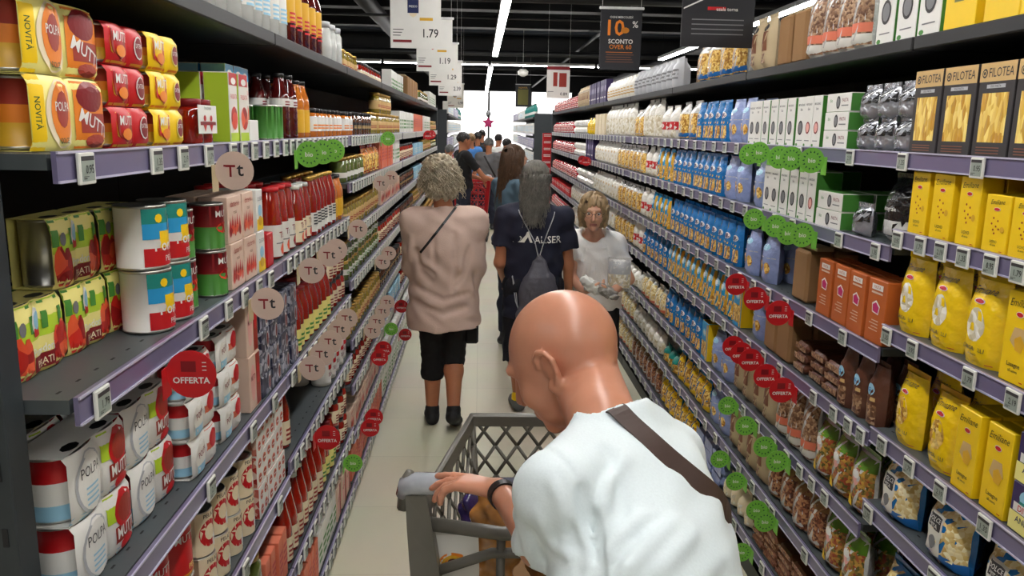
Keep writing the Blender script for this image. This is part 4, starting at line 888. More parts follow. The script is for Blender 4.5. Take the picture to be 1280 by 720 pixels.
R(Q, 1.508, 2.10, 2.26, 'blackbag', rows=1, inset=.03); R(Q, 1.508, 2.28, 2.42, 'silver'); R(Q, 1.508, 2.43, 2.62, 'lying', high=2, rows=3); R(Q, 1.508, 2.63, 2.69, 'slimred'); R(Q, 1.508, 2.71, 3.12, 'slim', rows=2); R(Q, 1.508, 3.14, 3.37, 'peri', rows=2); R(Q, 1.508, 3.39, 3.67, 'peri', rows=2); R(Q, 1.508, 3.69, 4.66, 'blue', rows=2); R(Q, 1.508, 4.7, 5.1, 'blue2'); R(Q, 1.508, 5.12, 5.5, 'whitered'); R(Q, 1.508, 5.52, 6.6, 'clear'); R(Q, 1.508, 6.62, 7.9, 'whitebag'); R(Q, 1.508, 8.0, 8.55, 'purple', far=1); R(Q, 1.508, 8.62, 9.6, 'roundwhite', high=2); R(Q, 1.508, 9.7, 12.4, 'rednet')
R(Q, 1.295, 1.12, 1.62, 'ysheet', rows=2, inset=.0125); R(Q, 1.295, 1.64, 2.07, 'ybag', rows=2, inset=.0125)
R(Q, 1.22, 2.10, 2.56, 'orangebox', rows=2, inset=.0125); R(Q, 1.22, 2.66, 2.80, 'kraft', rows=2, inset=.02); R(Q, 1.22, 3.0, 3.36, 'peri', rows=2); R(Q, 1.22, 3.39, 4.66, 'blue', rows=2); R(Q, 1.22, 4.7, 5.2, 'blue2'); R(Q, 1.22, 5.22, 5.6, 'whitered'); R(Q, 1.22, 5.62, 6.5, 'clear'); R(Q, 1.22, 6.52, 7.9, 'whitebag'); R(Q, 1.22, 7.95, 9.3, 'roundwhite', high=2); R(Q, 1.22, 9.4, 12.4, 'rednet'); R(Q, .985, 9.9, 12.4, 'redcarton'); R(Q, .70, 9.9, 12.4, 'rednet'); R(Q, .445, 8.6, 12.4, 'redcarton')
R(Q, 1.0, .95, 1.52, 'divella', high=2, rows=1, inset=.0125); R(Q, 1.0, 1.53, 1.73, 'ysheet', rows=2, inset=.0125); R(Q, 1.0, 1.735, 2.07, 'ybag_g', rows=2, inset=.0125)
R(Q, .985, 2.10, 2.36, 'brownpk', rows=2, inset=.0125); R(Q, .985, 2.37, 2.72, 'brownflat', high=3, rows=1, inset=.02, jit=2.2, gap=.02); R(Q, .985, 2.75, 3.02, 'kraft', rows=2, inset=.02); R(Q, .985, 3.06, 3.22, 'peri', inset=.02); R(Q, .985, 3.28, 3.37, 'bluebox', fill=1); R(Q, .985, 3.40, 4.66, 'blue2', rows=2); R(Q, .985, 4.7, 5.4, 'blue'); R(Q, .985, 5.42, 5.8, 'whitered'); R(Q, .985, 5.82, 6.6, 'clear'); R(Q, .985, 6.62, 9.8, 'whitebag')
R(Q, .785, .98, 2.06, 'afeltra', rows=1, inset=.0125, gap=.045)
R(Q, .70, 2.10, 2.48, 'colour', rows=2, inset=.015); R(Q, .70, 2.50, 2.84, 'chestnut', rows=2, inset=.015); R(Q, .70, 2.86, 3.36, 'kraftl', rows=2); R(Q, .70, 3.39, 3.7, 'peri', rows=2); R(Q, .70, 3.72, 3.84, 'bluebox'); R(Q, .70, 3.86, 4.66, 'blue', rows=2); R(Q, .70, 4.7, 5.4, 'palepk'); R(Q, .70, 5.42, 6.5, 'whiteclump'); R(Q, .70, 6.52, 9.8, 'whitebag')
R(Q, .5, 1.25, 2.06, 'afeltra', inset=.0125, gap=.045)
R(Q, .445, 2.10, 2.36, 'colour', rows=2, inset=.015); R(Q, .445, 2.37, 2.86, 'redbrown', rows=2, inset=.015); R(Q, .445, 2.88, 3.36, 'kraftl', rows=2); R(Q, .445, 3.39, 3.67, 'peri', rows=2); R(Q, .445, 3.69, 4.3, 'mixpk', rows=2); R(Q, .445, 4.31, 4.66, 'teapk', high=1, rows=2); R(Q, .445, 4.7, 5.6, 'whiteclump', rows=2); R(Q, .445, 5.62, 8.5, 'palepk')
R(Q, .19, 2.2, 2.95, 'mauvepk', high=4, rows=1, jit=2.2, gap=.014); R(Q, .19, 3.0, 3.36, 'creamtube', rows=2); R(Q, .19, 3.39, 3.82, 'periflat', high=3, rows=1); R(Q, .19, 3.84, 4.66, 'mixpk'); R(Q, .19, 4.7, 5.6, 'redbrown'); R(Q, .19, 5.62, 8.5, 'palepk')
# beyond the cross aisle
for z, ks in ((2.05, ('tealbottle', 'whitepk', 'lilacpk')), (1.7, ('whitepk', 'whitepk', 'whitepk')), (1.4, ('lilacpk', 'lilacpk', 'whitepk')), (1.1, ('whitepk', 'redcarton', 'lilacpk')), (.8, ('lilacpk', 'whitepk', 'redcarton'))):
    for i in range(3):
        R(Q, z, 17.05 + i * 3.6, 20.5 + i * 3.6, ks[i], gap=.07); R(T, z, 15.05 + i * 3.6, 18.5 + i * 3.6, ks[(i + 1) % 3], gap=.07)
stock_shelves()
print('goods placed', NOBJ[0])

# stack of red cartons closing the far end of the pasta shelves
k = K['redcarton']
for c in range(2):
    for t in range(17):
        o = instance('redcarton', False); o.location = (1.05 + c * .15, 12.63 + (t % 2) * .006, .001 + t * .1025); o.rotation_euler = (0, 0, -PI / 2)
        tag(o, '%s carton up in the %s red stack at the far end of the pasta side' % (ordw(t + 1), 'aisle-side' if c == 0 else 'inner'), 'carton', 'red cartons stacked at the far end')
# ------------------------------------------------------------------ price tags on the rails
MTF = mat('price_tag_frame', (222, 222, 214), rough=0.4); MTS = mat('price_tag_display', (150, 160, 150), rough=0.3, vary=.05)
def tag_geo(p='1.79'):
    g = G(); g.box(0, .006, -.0235, .0235, -.023, .023, MTF, .0015)
    g.part('display').box(.0061, .0066, -.019, .019, -.018, .018, MTS)
    g.rect(-.019, .019, .014, .024, 'softblack', 17, flat) if False else g.box(.0067, .0069, -.019, .019, .0115, .018, pm('charcoal'))
    g.add([(.0071, y, z) for y, z in ((0, 0),)], [], 'black')
    sf = lambda y, z: (.0067, y, z)
    g.text(p, .004, -.001, .013, 'black', 1, sf, maxw=.024, bold=.03); g.rect(-.016, -.006, -.015, -.0135, 'black', 1, sf); g.rect(-.016, .0, -.012, -.011, 'softblack', 1, sf)
    return g
TAGS = [build('price_tag', tag_geo(p)) for p in ('0.95', '1.79', '2.19', '1.35')]; TUSED = [False] * 4; FARTAG = smart('price_tag', *flatten(tag_geo('1.49')))
TCNT = {}; NT = [0]; STUFF = G()
def put_tag(side, y, z, far=False):
    lv, b0, b1 = levels_at(side, y); zi = min(range(len(lv)), key=lambda i: abs(lv[i] - z)); zz = lv[zi] - .022
    x = FX[side] - side * .0004
    TCNT[(side, zi)] = n = TCNT.get((side, zi), 0) + 1
    if NT[0] >= 296:
        s = -side; a = (x, x + s * .004); STUFF.box(min(a), max(a), y - .0235, y + .0235, zz - .023, zz + .023, MTF); a = (x + s * .0041, x + s * .0045); STUFF.box(min(a), max(a), y - .018, y + .018, zz - .017, zz + .017, MTS); return
    if far: o = link('price_tag', FARTAG)
    else:
        i = (n * 7 + zi) % 4
        if TUSED[i]: o = copy_tree(TAGS[i])
        else: o = TAGS[i]; TUSED[i] = True
    o.location = (x, y, zz); o.rotation_euler = (0, 0, 0 if side < 0 else PI); NT[0] += 1
    tag(o, '%s digital price tag from near end, %s shelf rail, %s' % (ordw(n), ordw(zi + 1), SIDE[side]), 'price tag', 'price tags on the %s rail, %s' % (ordw(zi + 1), SIDE[side]))
tl = [(1.20, 1.73), (1.46, 1.73), (1.59, 1.73), (1.74, 1.73), (1.91, 1.73), (2.0, 1.73), (2.09, 1.73), (2.2, 1.73), (2.31, 1.73), (1.19, 1.38), (1.65, 1.38), (1.82, 1.38), (1.95, 1.38), (2.08, 1.38), (2.2, 1.38), (1.64, 1.05), (1.97, 1.05), (2.19, 1.05), (1.85, .73), (2.2, .73)]
tr = [(2.36, 1.73), (2.06, 1.73), (1.74, 1.73), (2.38, 1.49), (2.15, 1.49), (2.04, 1.54), (1.93, 1.54), (1.84, 1.54), (1.75, 1.54), (1.65, 1.54), (1.56, 1.54), (2.54, 1.21), (2.29, 1.21), (2.04, 1.27), (1.91, 1.27), (1.67, 1.27), (1.52, 1.27), (2.45, .98), (2.3, .98), (2.2, .98), (2.12, .98), (2.0, .99), (1.86, .99), (1.72, .99), (1.55, .99), (2.75, .7), (2.62, .7), (2.5, .7), (2.4, .7), (2.3, .7), (2.03, .78), (1.7, .78), (2.4, .44), (2.7, .44), (2.2, .44)]
for y, z in sorted(tl): put_tag(-1, y, z)
for y, z in sorted(tr): put_tag(1, y, z)
cand = []
for k in range(200):
    y = 2.42 + k * .085
    if y < 10.9:
        for z in levels_at(-1, y)[0][1:]: cand.append((y, -1, z))
for k in range(200):
    y = 2.75 + k * .17
    if y < 12.3:
        for z in levels_at(1, y)[0][1:]: cand.append((y, 1, z))
for y, s, z in sorted(cand):
    _, b0, b1 = levels_at(s, y)
    if y - b0 > .03 and b1 - y > .03: put_tag(s, y, z, far=True)
so = link('price_tag_row', smart('price_tag_row', *flatten(STUFF))); tag(so, 'many small digital price tags on the distant shelf rails', 'price tags', kind='stuff')

# ------------------------------------------------------------------ round shelf signs
def sun(g, c, sf, r):
    for k in range(14):
        a = 2 * PI * k / 14; u = (math.cos(a), math.sin(a)); v = (-u[1], u[0])
        g.poly([(u[0] * r * .6 + v[0] * r * .07, u[1] * r * .6 + v[1] * r * .07), (u[0] * r * .6 - v[0] * r * .07, u[1] * r * .6 - v[1] * r * .07), (u[0] * r * .8, u[1] * r * .8)], c, 2, sf)
def disc_geo(kind, side):
    c = {'tt': 'signbeige', 'bio': 'signgreen', 'off': 'red'}[kind]; r = {'tt': .041, 'bio': .040, 'off': .045}[kind]
    g = G(); cy = -side * (r + .002); n = 28
    ring = [(cy + r * math.cos(2 * PI * i / n), r * math.sin(2 * PI * i / n)) for i in range(n)]
    vs = [(x, y, z) for x in (-.0006, .0006) for y, z in ring]
    g.add(vs, [tuple(range(n))[::-1], tuple(range(n, 2 * n))] + [(i, (i + 1) % n, n + (i + 1) % n, n + i) for i in range(n)], c)
    sf = lambda y, z: (.0006, y + cy, z)
    if kind == 'tt':
        g.text('T', -r * .2, -r * .02, r * .62, 'darkred', 1, sf, bold=.05); g.text('t', r * .3, r * .02, r * .72, 'softblack', 1, sf, bold=.05); g.rect(-r * .55, r * .05, r * .2, r * .3, 'darkred', 1, sf)
    elif kind == 'bio':
        sun(g, 'darkgreen', sf, r); g.text('bio', 0, 0, r * .36, 'white', 2, sf, bold=.05)
    else:
        g.text('OFFERTA', 0, -r * .25, r * .26, 'white', 2, sf, maxw=r * 1.5, bold=.08); g.rect(-r * .4, r * .2, r * .1, r * .55, 'darkred', 1, sf)
        for a in (-.4, 0, .4): g.rect(r * .45, r * .62, r * (.32 + a * .4), r * (.36 + a * .4), 'white', 2, sf)
    g.part('clip_tab')
    g.box(-.02, .02, -side * .0015 - .0006, -side * .0015 + .0006, -.045, .012, pm({'tt': 'kraftlight', 'bio': 'signgreen', 'off': 'red'}[kind]))
    return g
DP = {}
LOOKS = {'tt': 'beige disc sign lettered with two letters', 'bio': 'green disc sign with white lettering', 'off': 'red offer disc sign'}
def disc(kind, side, y, z, n):
    if (kind, side) in DP: o = copy_tree(DP[(kind, side)])
    else: o = DP[(kind, side)] = build('shelf_sign', disc_geo(kind, side))
    lv, b0, b1 = levels_at(side, y); zi = min(range(len(lv)), key=lambda i: abs(lv[i] - z - .02))
    o.location = (FX[side] - side * .009, y, z); o.rotation_euler = (0, 0, -PI / 2)
    tag(o, '%s %s from near end, %s' % (ordw(n), LOOKS[kind], SIDE[side]), 'shelf sign', LOOKS[kind] + 's, ' + SIDE[side])
tt = [(1.75, 1.70), (1.97, 1.36), (2.5, 1.35), (2.81, 1.35), (2.94, 1.35), (2.47, 1.04), (2.63, 1.04), (2.79, 1.04), (2.97, 1.04), (3.15, 1.04), (3.48, 1.36), (4.32, 1.5), (4.83, 1.5), (4.35, 1.07), (4.66, 1.07), (3.89, .80), (4.08, .80), (4.32, .80), (4.56, .80)]
bio = [(2.52, 1.71), (2.74, 1.71), (2.94, 1.71), (4.68, 1.73), (4.75, .59), (3.23, .385)]
off = [(1.42, 1.35), (2.66, .73), (4.3, .59), (4.13, .59), (3.88, .35), (3.73, .35), (5.34, .6), (5.61, .33), (8.2, 1.72), (8.8, 1.72)]
for kd, l in (('tt', tt), ('bio', bio), ('off', off)):
    for n, (y, z) in enumerate(sorted(l)): disc(kd, -1, y, z, n + 1)
red = [(3.14, 1.20), (2.91, 1.19), (2.67, 1.19), (3.12, .945), (3.02, .945), (2.91, .95), (2.74, .94), (2.58, .94), (7.9, 1.5), (8.2, 1.5)]
grn = [(3.12, 1.72), (3.01, 1.73), (2.8, 1.72), (2.69, 1.72), (2.52, 1.72), (3.01, 1.48), (2.78, 1.48), (2.66, 1.47), (2.54, 1.48), (3.15, .68), (2.92, .68), (2.71, .68), (2.58, .68), (3.2, .42), (2.98, .42), (2.73, .42), (2.64, .42), (3.13, .18), (2.85, .18)]
for kd, l in (('off', red), ('bio', grn)):
    for n, (y, z) in enumerate(sorted(l)): disc(kd, 1, y, z, n + 1)

# ------------------------------------------------------------------ posters hung over the aisle (front faces the camera end)
MBAR = mat('white_plastic_bar', (226, 226, 224), rough=.4)
def poster(x0, y, z0, w, h, base, art, label, group=None):
    g = G(); g.box(-.0015, .0015, -w / 2, w / 2, 0, h, pm(base))
    sf = lambda a, b: (.0016, a, b)
    art(g, sf, w, h)
    g.part('hanger_bar').box(-.008, .008, -w / 2 - .012, w / 2 + .012, h, h + .02, MBAR, .004)
    for k, a in enumerate((-w / 2 + .01, w / 2 - .01)): g.part('wire#%d' % k); tube(g, [(0, a, h + .02), (0, a, ZC - z0 - .02)], .0012, MBAR, 4)
    o = build('hanging_poster', g, loc=(x0 + w / 2, y, z0), rz=-PI / 2)
    return tag(o, label, 'poster', group)
def art179(price, blob, body):
    def f(g, sf, w, h):
        g.ell(-w * .05, h * .62, w * .12, h * .2, body, 1, sf, 12); g.rect(-w * .11, w * .01, h * .8, h * .95, body, 1, sf); g.rect(-w * .16, w * .06, h * .48, h * .66, blob, 2, sf)
        g.text('FRESCO', -w * .05, h * .57, h * .03, 'white', 3, sf, maxw=w * .16); g.ell(-w * .35, h * .76, w * .1, h * .07, 'red', 1, sf, 10); g.ell(-w * .35, h * .76, w * .07, h * .04, 'salmon', 2, sf, 10)
        g.rect(w * .08, w * .34, h * .38, h * .42, 'gold', 1, sf); g.text(price, w * .3, h * .21, h * .12, 'black', 1, sf, maxw=w * .3, bold=.03)
        for k in range(3): g.rect(-w * .45, -w * (.3 - .03 * k), h * (.17 + k * .04), h * (.18 + k * .04), 'softblack', 1, sf)
        g.rect(-w * .45, -w * .08, h * .08, h * .115, 'darkred', 1, sf)
    return f
PG = 'white price posters over the aisle'
poster(-.54, 5.0, 2.26, .30, .42, 'white', art179('1.79', 'navy', 'cream'), 'nearest white price poster reading 1.79 with a bottle picture', PG)
poster(-.54, 7.0, 2.26, .30, .42, 'white', art179('1.19', 'darkred', 'red'), 'white price poster with a red jar, hung just behind the nearest one', PG)
poster(-.54, 8.7, 2.23, .30, .42, 'white', art179('1.29', 'red', 'softblack'), 'third white price poster down the aisle, black picture on it', PG)
poster(-.54, 10.6, 2.2, .30, .42, 'white', art179('2.39', 'magenta', 'lightgrey'), 'fourth white price poster down the aisle', PG)
poster(-.6, 15.0, 2.15, .30, .42, 'paper', art179('0.99', 'grey', 'tan'), 'small distant cream poster above the far tomato-side shelves', PG)
poster(.86, 10.7, 2.2, .30, .40, 'white', lambda g, sf, w, h: (g.rect(-w * .5, w * .5, h * .9, h, 'darkred', 1, sf), g.rect(-w * .22, -w * .04, h * .38, h * .82, 'brick', 1, sf), g.rect(w * .04, w * .36, h * .36, h * .8, 'brick', 1, sf), g.text('0.89', w * .25, h * .14, h * .1, 'black', 1, sf, bold=.03), g.rect(-w * .45, -w * .2, h * .2, h * .22, 'grey', 1, sf)), 'white poster with two dark red boxes above the pasta shelves', PG)
def art10(g, sf, w, h):
    g.text('OGNI MERCOLEDÌ', 0, h * .88, h * .035, 'white', 1, sf, maxw=w * .8, bold=.03); g.text('10', -w * .12, h * .70, h * .26, 'orange', 1, sf, bold=.06); g.text('%', w * .34, h * .76, h * .11, 'white', 2, sf, bold=.05); g.ell(w * .1, h * .66, w * .1, h * .05, 'amber', 2, sf, 10)
    g.text('SCONTO', 0, h * .475, h * .075, 'white', 1, sf, maxw=w * .68, bold=.06); g.text('OVER 60', 0, h * .385, h * .075, 'orange', 1, sf, maxw=w * .7, bold=.02)
    for k in range(5): g.rect(-w * (.35 - .02 * (k % 2)), w * (.33 - .03 * (k % 3)), h * (.13 + k * .04), h * (.138 + k * .04), 'chestnut' if k < 4 else 'orange', 1, sf)
poster(.86, 6.0, 2.235, .30, .42, 'softblack', art10, 'black poster reading 10 per cent discount in orange figures')
def artcart(g, sf, w, h):
    L = lambda a, b, c='white', t=.006: g.poly([(a[0] * w, a[1] * h - t * .5), (b[0] * w, b[1] * h - t * .5), (b[0] * w, b[1] * h + t * .5), (a[0] * w, a[1] * h + t * .5)], c, 1, sf)
    g.poly([(-.38 * w, .47 * h), (-.365 * w, .47 * h), (-.44 * w, .96 * h), (-.455 * w, .96 * h)], 'white', 1, sf)
    g.poly([(-.3 * w, .44 * h), (-.285 * w, .44 * h), (-.36 * w, .96 * h), (-.375 * w, .96 * h)], 'white', 1, sf)
    for a in (.44, .56, .7): L((-.48, a - .08), (0, a + .08))
    g.ell(.0, .52 * h, .12 * w, .04 * h, 'gold', 2, sf, 10); g.rect(.02 * w, .38 * w, .46 * h, .5 * h, 'lightgrey', 1, sf)
    g.rect(.06 * w, .18 * w, .5 * h, .7 * h, 'darkgreen', 1, sf); g.ell(.28 * w, .6 * h, .06 * w, .1 * h, 'gold', 1, sf, 10); g.ell(.28 * w, .6 * h, .035 * w, .06 * h, 'softblack', 2, sf, 10)
    g.text('usala torna', .12 * w, .36 * h, .035 * h, 'white', 2, sf, maxw=w * .3); g.rect(-.15 * w, .1 * w, .35 * h, .38 * h, 'red', 1, sf)
    for k in range(4): g.rect(-w * .36, w * .36, h * (.12 + k * .045), h * (.13 + k * .045), 'grey', 1, sf)
poster(.82, 3.4, 2.145, .30, .42, 'softblack', artcart, 'black poster with a white line drawing and gold items')
poster(.9, 21.0, 2.35, .38, .55, 'softblack', lambda g, sf, w, h: (g.rect(-w * .35, w * .35, h * .1, h * .8, 'olive', 1, sf), g.text('NOVITÀ', 0, h * .88, h * .08, 'gold', 1, sf, maxw=w * .7)), 'dark distant poster hung before the bright shop window')
# pink star-shaped decoration hanging before the shop window
g = G(); n = 10; pts = [(.22 * (1 if k % 2 == 0 else .5) * math.cos(PI / 2 + k * PI / 5), .22 * (1 if k % 2 == 0 else .5) * math.sin(PI / 2 + k * PI / 5)) for k in range(n)]
g.add([(-.01, a, b) for a, b in pts] + [(.01, a, b) for a, b in pts], [tuple(range(n))[::-1], tuple(range(n, 2 * n))] + [(i, (i + 1) % n, n + (i + 1) % n, n + i) for i in range(n)], 'magenta')
g.part('knot'); g.lathe(0, 0, [(.05, .2, 'grey'), (.09, .3, 'grey'), (.04, .42, 'grey')], 10)
g.part('wire'); tube(g, [(0, 0, .42), (0, 0, ZC - 2.0)], .004, MBAR, 4)
tag(build('hanging_decoration', g, loc=(.28, 28, 1.98), rz=-PI / 2), 'pink star decoration hanging before the bright shop window', 'decoration')
# small round speaker under the roof
g = G(); g.lathe(0, 0, [(.03, -.1, 'white'), (.1, -.06, 'white'), (.11, 0, 'white'), (.06, .05, 'white')], 16)
g.part('wire'); tube(g, [(0, 0, .05), (0, 0, ZC - 2.95)], .004, MBAR, 4)
tag(build('ceiling_speaker', g, loc=(.85, 16.6, 2.93)), 'small white round speaker hanging beside the cross-aisle lamps', 'speaker')
# ------------------------------------------------------------------ soft shapes: distance fields meshed by surface nets
A3 = lambda v: np.array(v, dtype=np.float32)
def nrm(v): v = np.asarray(v, float); return v / np.linalg.norm(v)
class Field:
    def __init__(s, lo, hi, h):
        s.lo = np.array(lo, float); s.h = h
        s.n = (np.ceil((np.array(hi, float) - s.lo) / h).astype(int) + 1)
        s.F = np.full(tuple(s.n), 0.5, dtype=np.float32)
    def _sub(s, lo, hi):
        a = np.clip(np.floor((np.array(lo) - s.lo) / s.h).astype(int), 0, s.n); b = np.clip(np.ceil((np.array(hi) - s.lo) / s.h).astype(int) + 1, 0, s.n)
        if (b <= a).any(): return None
        ax = [(s.lo[i] + s.h * np.arange(a[i], b[i])).astype(np.float32) for i in range(3)]
        return (slice(a[0], b[0]), slice(a[1], b[1]), slice(a[2], b[2])), ax[0][:, None, None], ax[1][None, :, None], ax[2][None, None, :]
    def _mix(s, sl, d, k, op):
        f = s.F[sl]
        if op == 'u':
            if k > 0: hh = np.clip(.5 + .5 * (f - d) / k, 0, 1); r = f * (1 - hh) + d * hh - k * hh * (1 - hh)
            else: r = np.minimum(f, d)
        else:
            d = -d
            if k > 0: hh = np.clip(.5 - .5 * (f - d) / k, 0, 1); r = f * (1 - hh) + d * hh + k * hh * (1 - hh)
            else: r = np.maximum(f, d)
        s.F[sl] = r
    def rc(s, a, b, ra, rb=None, k=.01, op='u', flat=None, cuts=()):
        """round cone a->b; flat=(direction, factor) squashes it; cuts=[(point, normal)] removes what lies along the normal"""
        rb = ra if rb is None else rb
        a = np.array(a, float); b = np.array(b, float); m = max(ra, rb) * (max(1, 1 if not flat else flat[1])) + k + 4 * s.h
        q = s._sub(np.minimum(a, b) - m, np.maximum(a, b) + m)
        if q is None: return s
        sl, X, Y, Z = q
        px, py, pz = X - a[0], Y - a[1], Z - a[2]
        ba = b - a; L = max(float(ba @ ba), 1e-9)
        t = np.clip((px * ba[0] + py * ba[1] + pz * ba[2]) / L, 0, 1)
        dx, dy, dz = px - t * ba[0], py - t * ba[1], pz - t * ba[2]
        if flat is None: d = np.sqrt(dx * dx + dy * dy + dz * dz) - (ra + (rb - ra) * t)
        else:
            n, f = nrm(flat[0]), flat[1]
            c = dx * n[0] + dy * n[1] + dz * n[2]; r2 = dx * dx + dy * dy + dz * dz - c * c
            rr = ra + (rb - ra) * t; kk = np.sqrt(np.maximum(r2, 0) + (c / f) ** 2) + 1e-6
            d = (kk - rr) * np.minimum(1.0, np.maximum(f, .5)) if f < 1 else (kk - rr)
        for p, nn in cuts:
            nn = nrm(nn); d = np.maximum(d, (X - p[0]) * nn[0] + (Y - p[1]) * nn[1] + (Z - p[2]) * nn[2])
        s._mix(sl, d.astype(np.float32), k, op); return s
    def ell(s, c, r, ax=None, k=.01, op='u', cuts=()):
        c = np.array(c, float); r = np.array(r, float); m = r.max() + k + 4 * s.h
        q = s._sub(c - m, c + m)
        if q is None: return s
        sl, X, Y, Z = q
        ax = np.eye(3) if ax is None else np.array(ax)
        px, py, pz = X - c[0], Y - c[1], Z - c[2]
        u = [px * ax[i][0] + py * ax[i][1] + pz * ax[i][2] for i in range(3)]
        k0 = np.sqrt(sum((u[i] / r[i]) ** 2 for i in range(3))); k1 = np.sqrt(sum((u[i] / r[i] ** 2) ** 2 for i in range(3))) + 1e-6
        d = k0 * (k0 - 1) / k1
        for p, nn in cuts:
            nn = nrm(nn); d = np.maximum(d, (X - p[0]) * nn[0] + (Y - p[1]) * nn[1] + (Z - p[2]) * nn[2])
        s._mix(sl, d.astype(np.float32), k, op); return s
    def cut(s, p, n, k=0.0):
        X, Y, Z = [(s.lo[i] + s.h * np.arange(s.n[i])).astype(np.float32) for i in range(3)]
        n = nrm(n); d = (X[:, None, None] - p[0]) * n[0] + (Y[None, :, None] - p[1]) * n[1] + (Z[None, None, :] - p[2]) * n[2]
        s.F = np.maximum(s.F, d.astype(np.float32)); return s
    def fold(s, pts, r, depth, k=None):
        """a soft crease (depth<0) or ridge (depth>0) along points lying on the surface"""
        for a, b in zip(pts, pts[1:]):
            a = np.array(a, float); b = np.array(b, float); m = r * 2.2
            q = s._sub(np.minimum(a, b) - m, np.maximum(a, b) + m)
            if q is None: continue
            sl, X, Y, Z = q; ba = b - a; L = max(float(ba @ ba), 1e-9); px, py, pz = X - a[0], Y - a[1], Z - a[2]
            t = np.clip((px * ba[0] + py * ba[1] + pz * ba[2]) / L, 0, 1)
            d2 = (px - t * ba[0]) ** 2 + (py - t * ba[1]) ** 2 + (pz - t * ba[2]) ** 2
            s.F[sl] -= depth * np.exp(-d2 / (r * r) * 1.6).astype(np.float32)
    def ripple(s, amp, w, seed=0, lo=None, hi=None):
        """gentle irregular drape; w = wavelengths (x, y, z)"""
        rs = np.random.RandomState(seed)
        q = s._sub(lo if lo is not None else s.lo, hi if hi is not None else s.lo + s.h * s.n)
        sl, X, Y, Z = q; d = 0
        for i in range(5):
            kx, ky, kz = (2 * PI / w[j] * rs.uniform(.6, 1.5) * rs.choice([-1, 1]) for j in range(3))
            d = d + np.sin(kx * X + ky * Y + kz * Z + rs.uniform(0, 6) + 1.3 * np.sin(Z * 2 * PI / w[2] * .7 + X * 2 * PI / w[0] * .4 + i))
        s.F[sl] += (amp / 2.2 * d).astype(np.float32)
    def at(s, p):
        g = (np.array(p, float) - s.lo) / s.h; i = np.clip(np.floor(g).astype(int), 0, s.n - 2); f = g - i; v = 0
        for a in (0, 1):
            for b in (0, 1):
                for c in (0, 1): v += s.F[i[0] + a, i[1] + b, i[2] + c] * (f[0] if a else 1 - f[0]) * (f[1] if b else 1 - f[1]) * (f[2] if c else 1 - f[2])
        return v
    def march(s, p, d, off, far=.8):
        """from outside along d until the surface plus off"""
        p = np.array(p, float); d = nrm(d); t = 0
        while t < far:
            q = p + d * t
            if ((q < s.lo) | (q > s.lo + s.h * (s.n - 1))).any(): t += s.h * 2; continue
            v = s.at(q) - off
            if v < .0006: return q
            t += max(min(v * .7, .02), .0008)
        return p + d * far * .5
    def mesh(s):
        F = s.F; h = s.h; F[0] = F[-1] = .5; F[:, 0] = F[:, -1] = .5; F[:, :, 0] = F[:, :, -1] = .5
        sg = F < 0
        c = np.zeros(tuple(s.n - 1), np.int8)
        for a in (0, 1):
            for b in (0, 1):
                for d in (0, 1): c += sg[a:s.n[0] - 1 + a, b:s.n[1] - 1 + b, d:s.n[2] - 1 + d]
        I = np.argwhere((c > 0) & (c < 8)); del c
        idg = np.full(tuple(s.n - 1), -1, np.int32); idg[I[:, 0], I[:, 1], I[:, 2]] = np.arange(len(I))
        acc = np.zeros((len(I), 3)); cnt = np.zeros(len(I))
        cor = [(a, b, d) for a in (0, 1) for b in (0, 1) for d in (0, 1)]
        for ca in cor:
            for ax in range(3):
                if ca[ax]: continue
                cb = list(ca); cb[ax] = 1
                va = F[I[:, 0] + ca[0], I[:, 1] + ca[1], I[:, 2] + ca[2]]; vb = F[I[:, 0] + cb[0], I[:, 1] + cb[1], I[:, 2] + cb[2]]
                m = (va < 0) != (vb < 0); t = np.where(m, va / np.where(m, va - vb, 1), 0)
                p = np.tile(np.array(ca, float), (len(I), 1)); p[:, ax] += t
                acc[m] += p[m]; cnt[m] += 1
        V = s.lo + h * (I + acc / cnt[:, None])
        Q = []
        for ax in range(3):
            sl0 = [slice(1, -1)] * 3; sl0[ax] = slice(0, -1); sl1 = [slice(1, -1)] * 3; sl1[ax] = slice(1, None)
            e = sg[tuple(sl0)] != sg[tuple(sl1)]; P_ = np.argwhere(e)
            off = np.array([1, 1, 1]); off[ax] = 0; P_ = P_ + off
            ins = sg[P_[:, 0], P_[:, 1], P_[:, 2]]
            u, v = [(1, 2), (2, 0), (0, 1)][ax]
            def cell(du, dv):
                R_ = P_.copy(); R_[:, u] -= du; R_[:, v] -= dv; return idg[R_[:, 0], R_[:, 1], R_[:, 2]]
            q = np.stack([cell(1, 1), cell(0, 1), cell(0, 0), cell(1, 0)], 1); q[~ins] = q[~ins][:, ::-1]
            Q.append(q[(q >= 0).all(1)])
        return V, np.concatenate(Q)
def mesh_np(name, V, Q, mats, matfn=None, origin=(0, 0, 0)):
    me = bpy.data.meshes.new(name); V = np.asarray(V, float) - np.array(origin)
    me.vertices.add(len(V)); me.vertices.foreach_set('co', V.astype(np.float32).ravel())
    n = len(Q); k = Q.shape[1]; me.loops.add(n * k); me.loops.foreach_set('vertex_index', Q.astype(np.int32).ravel())
    me.polygons.add(n); me.polygons.foreach_set('loop_start', np.arange(0, n * k, k, dtype=np.int32))
    try: me.polygons.foreach_set('loop_total', np.full(n, k, dtype=np.int32))
    except Exception: pass
    me.polygons.foreach_set('use_smooth', np.ones(n, bool))
    for m in mats: me.materials.append(m)
    if matfn is not None:
        C_ = (V + np.array(origin))[Q].mean(1); me.polygons.foreach_set('material_index', matfn(C_).astype(np.int32))
    me.update(calc_edges=True); me.validate(); return me
def skin(name, c, rough=.5): return mat(name, c, rough=rough, vary=.08, scale=22, bump=.08, sss=.12)
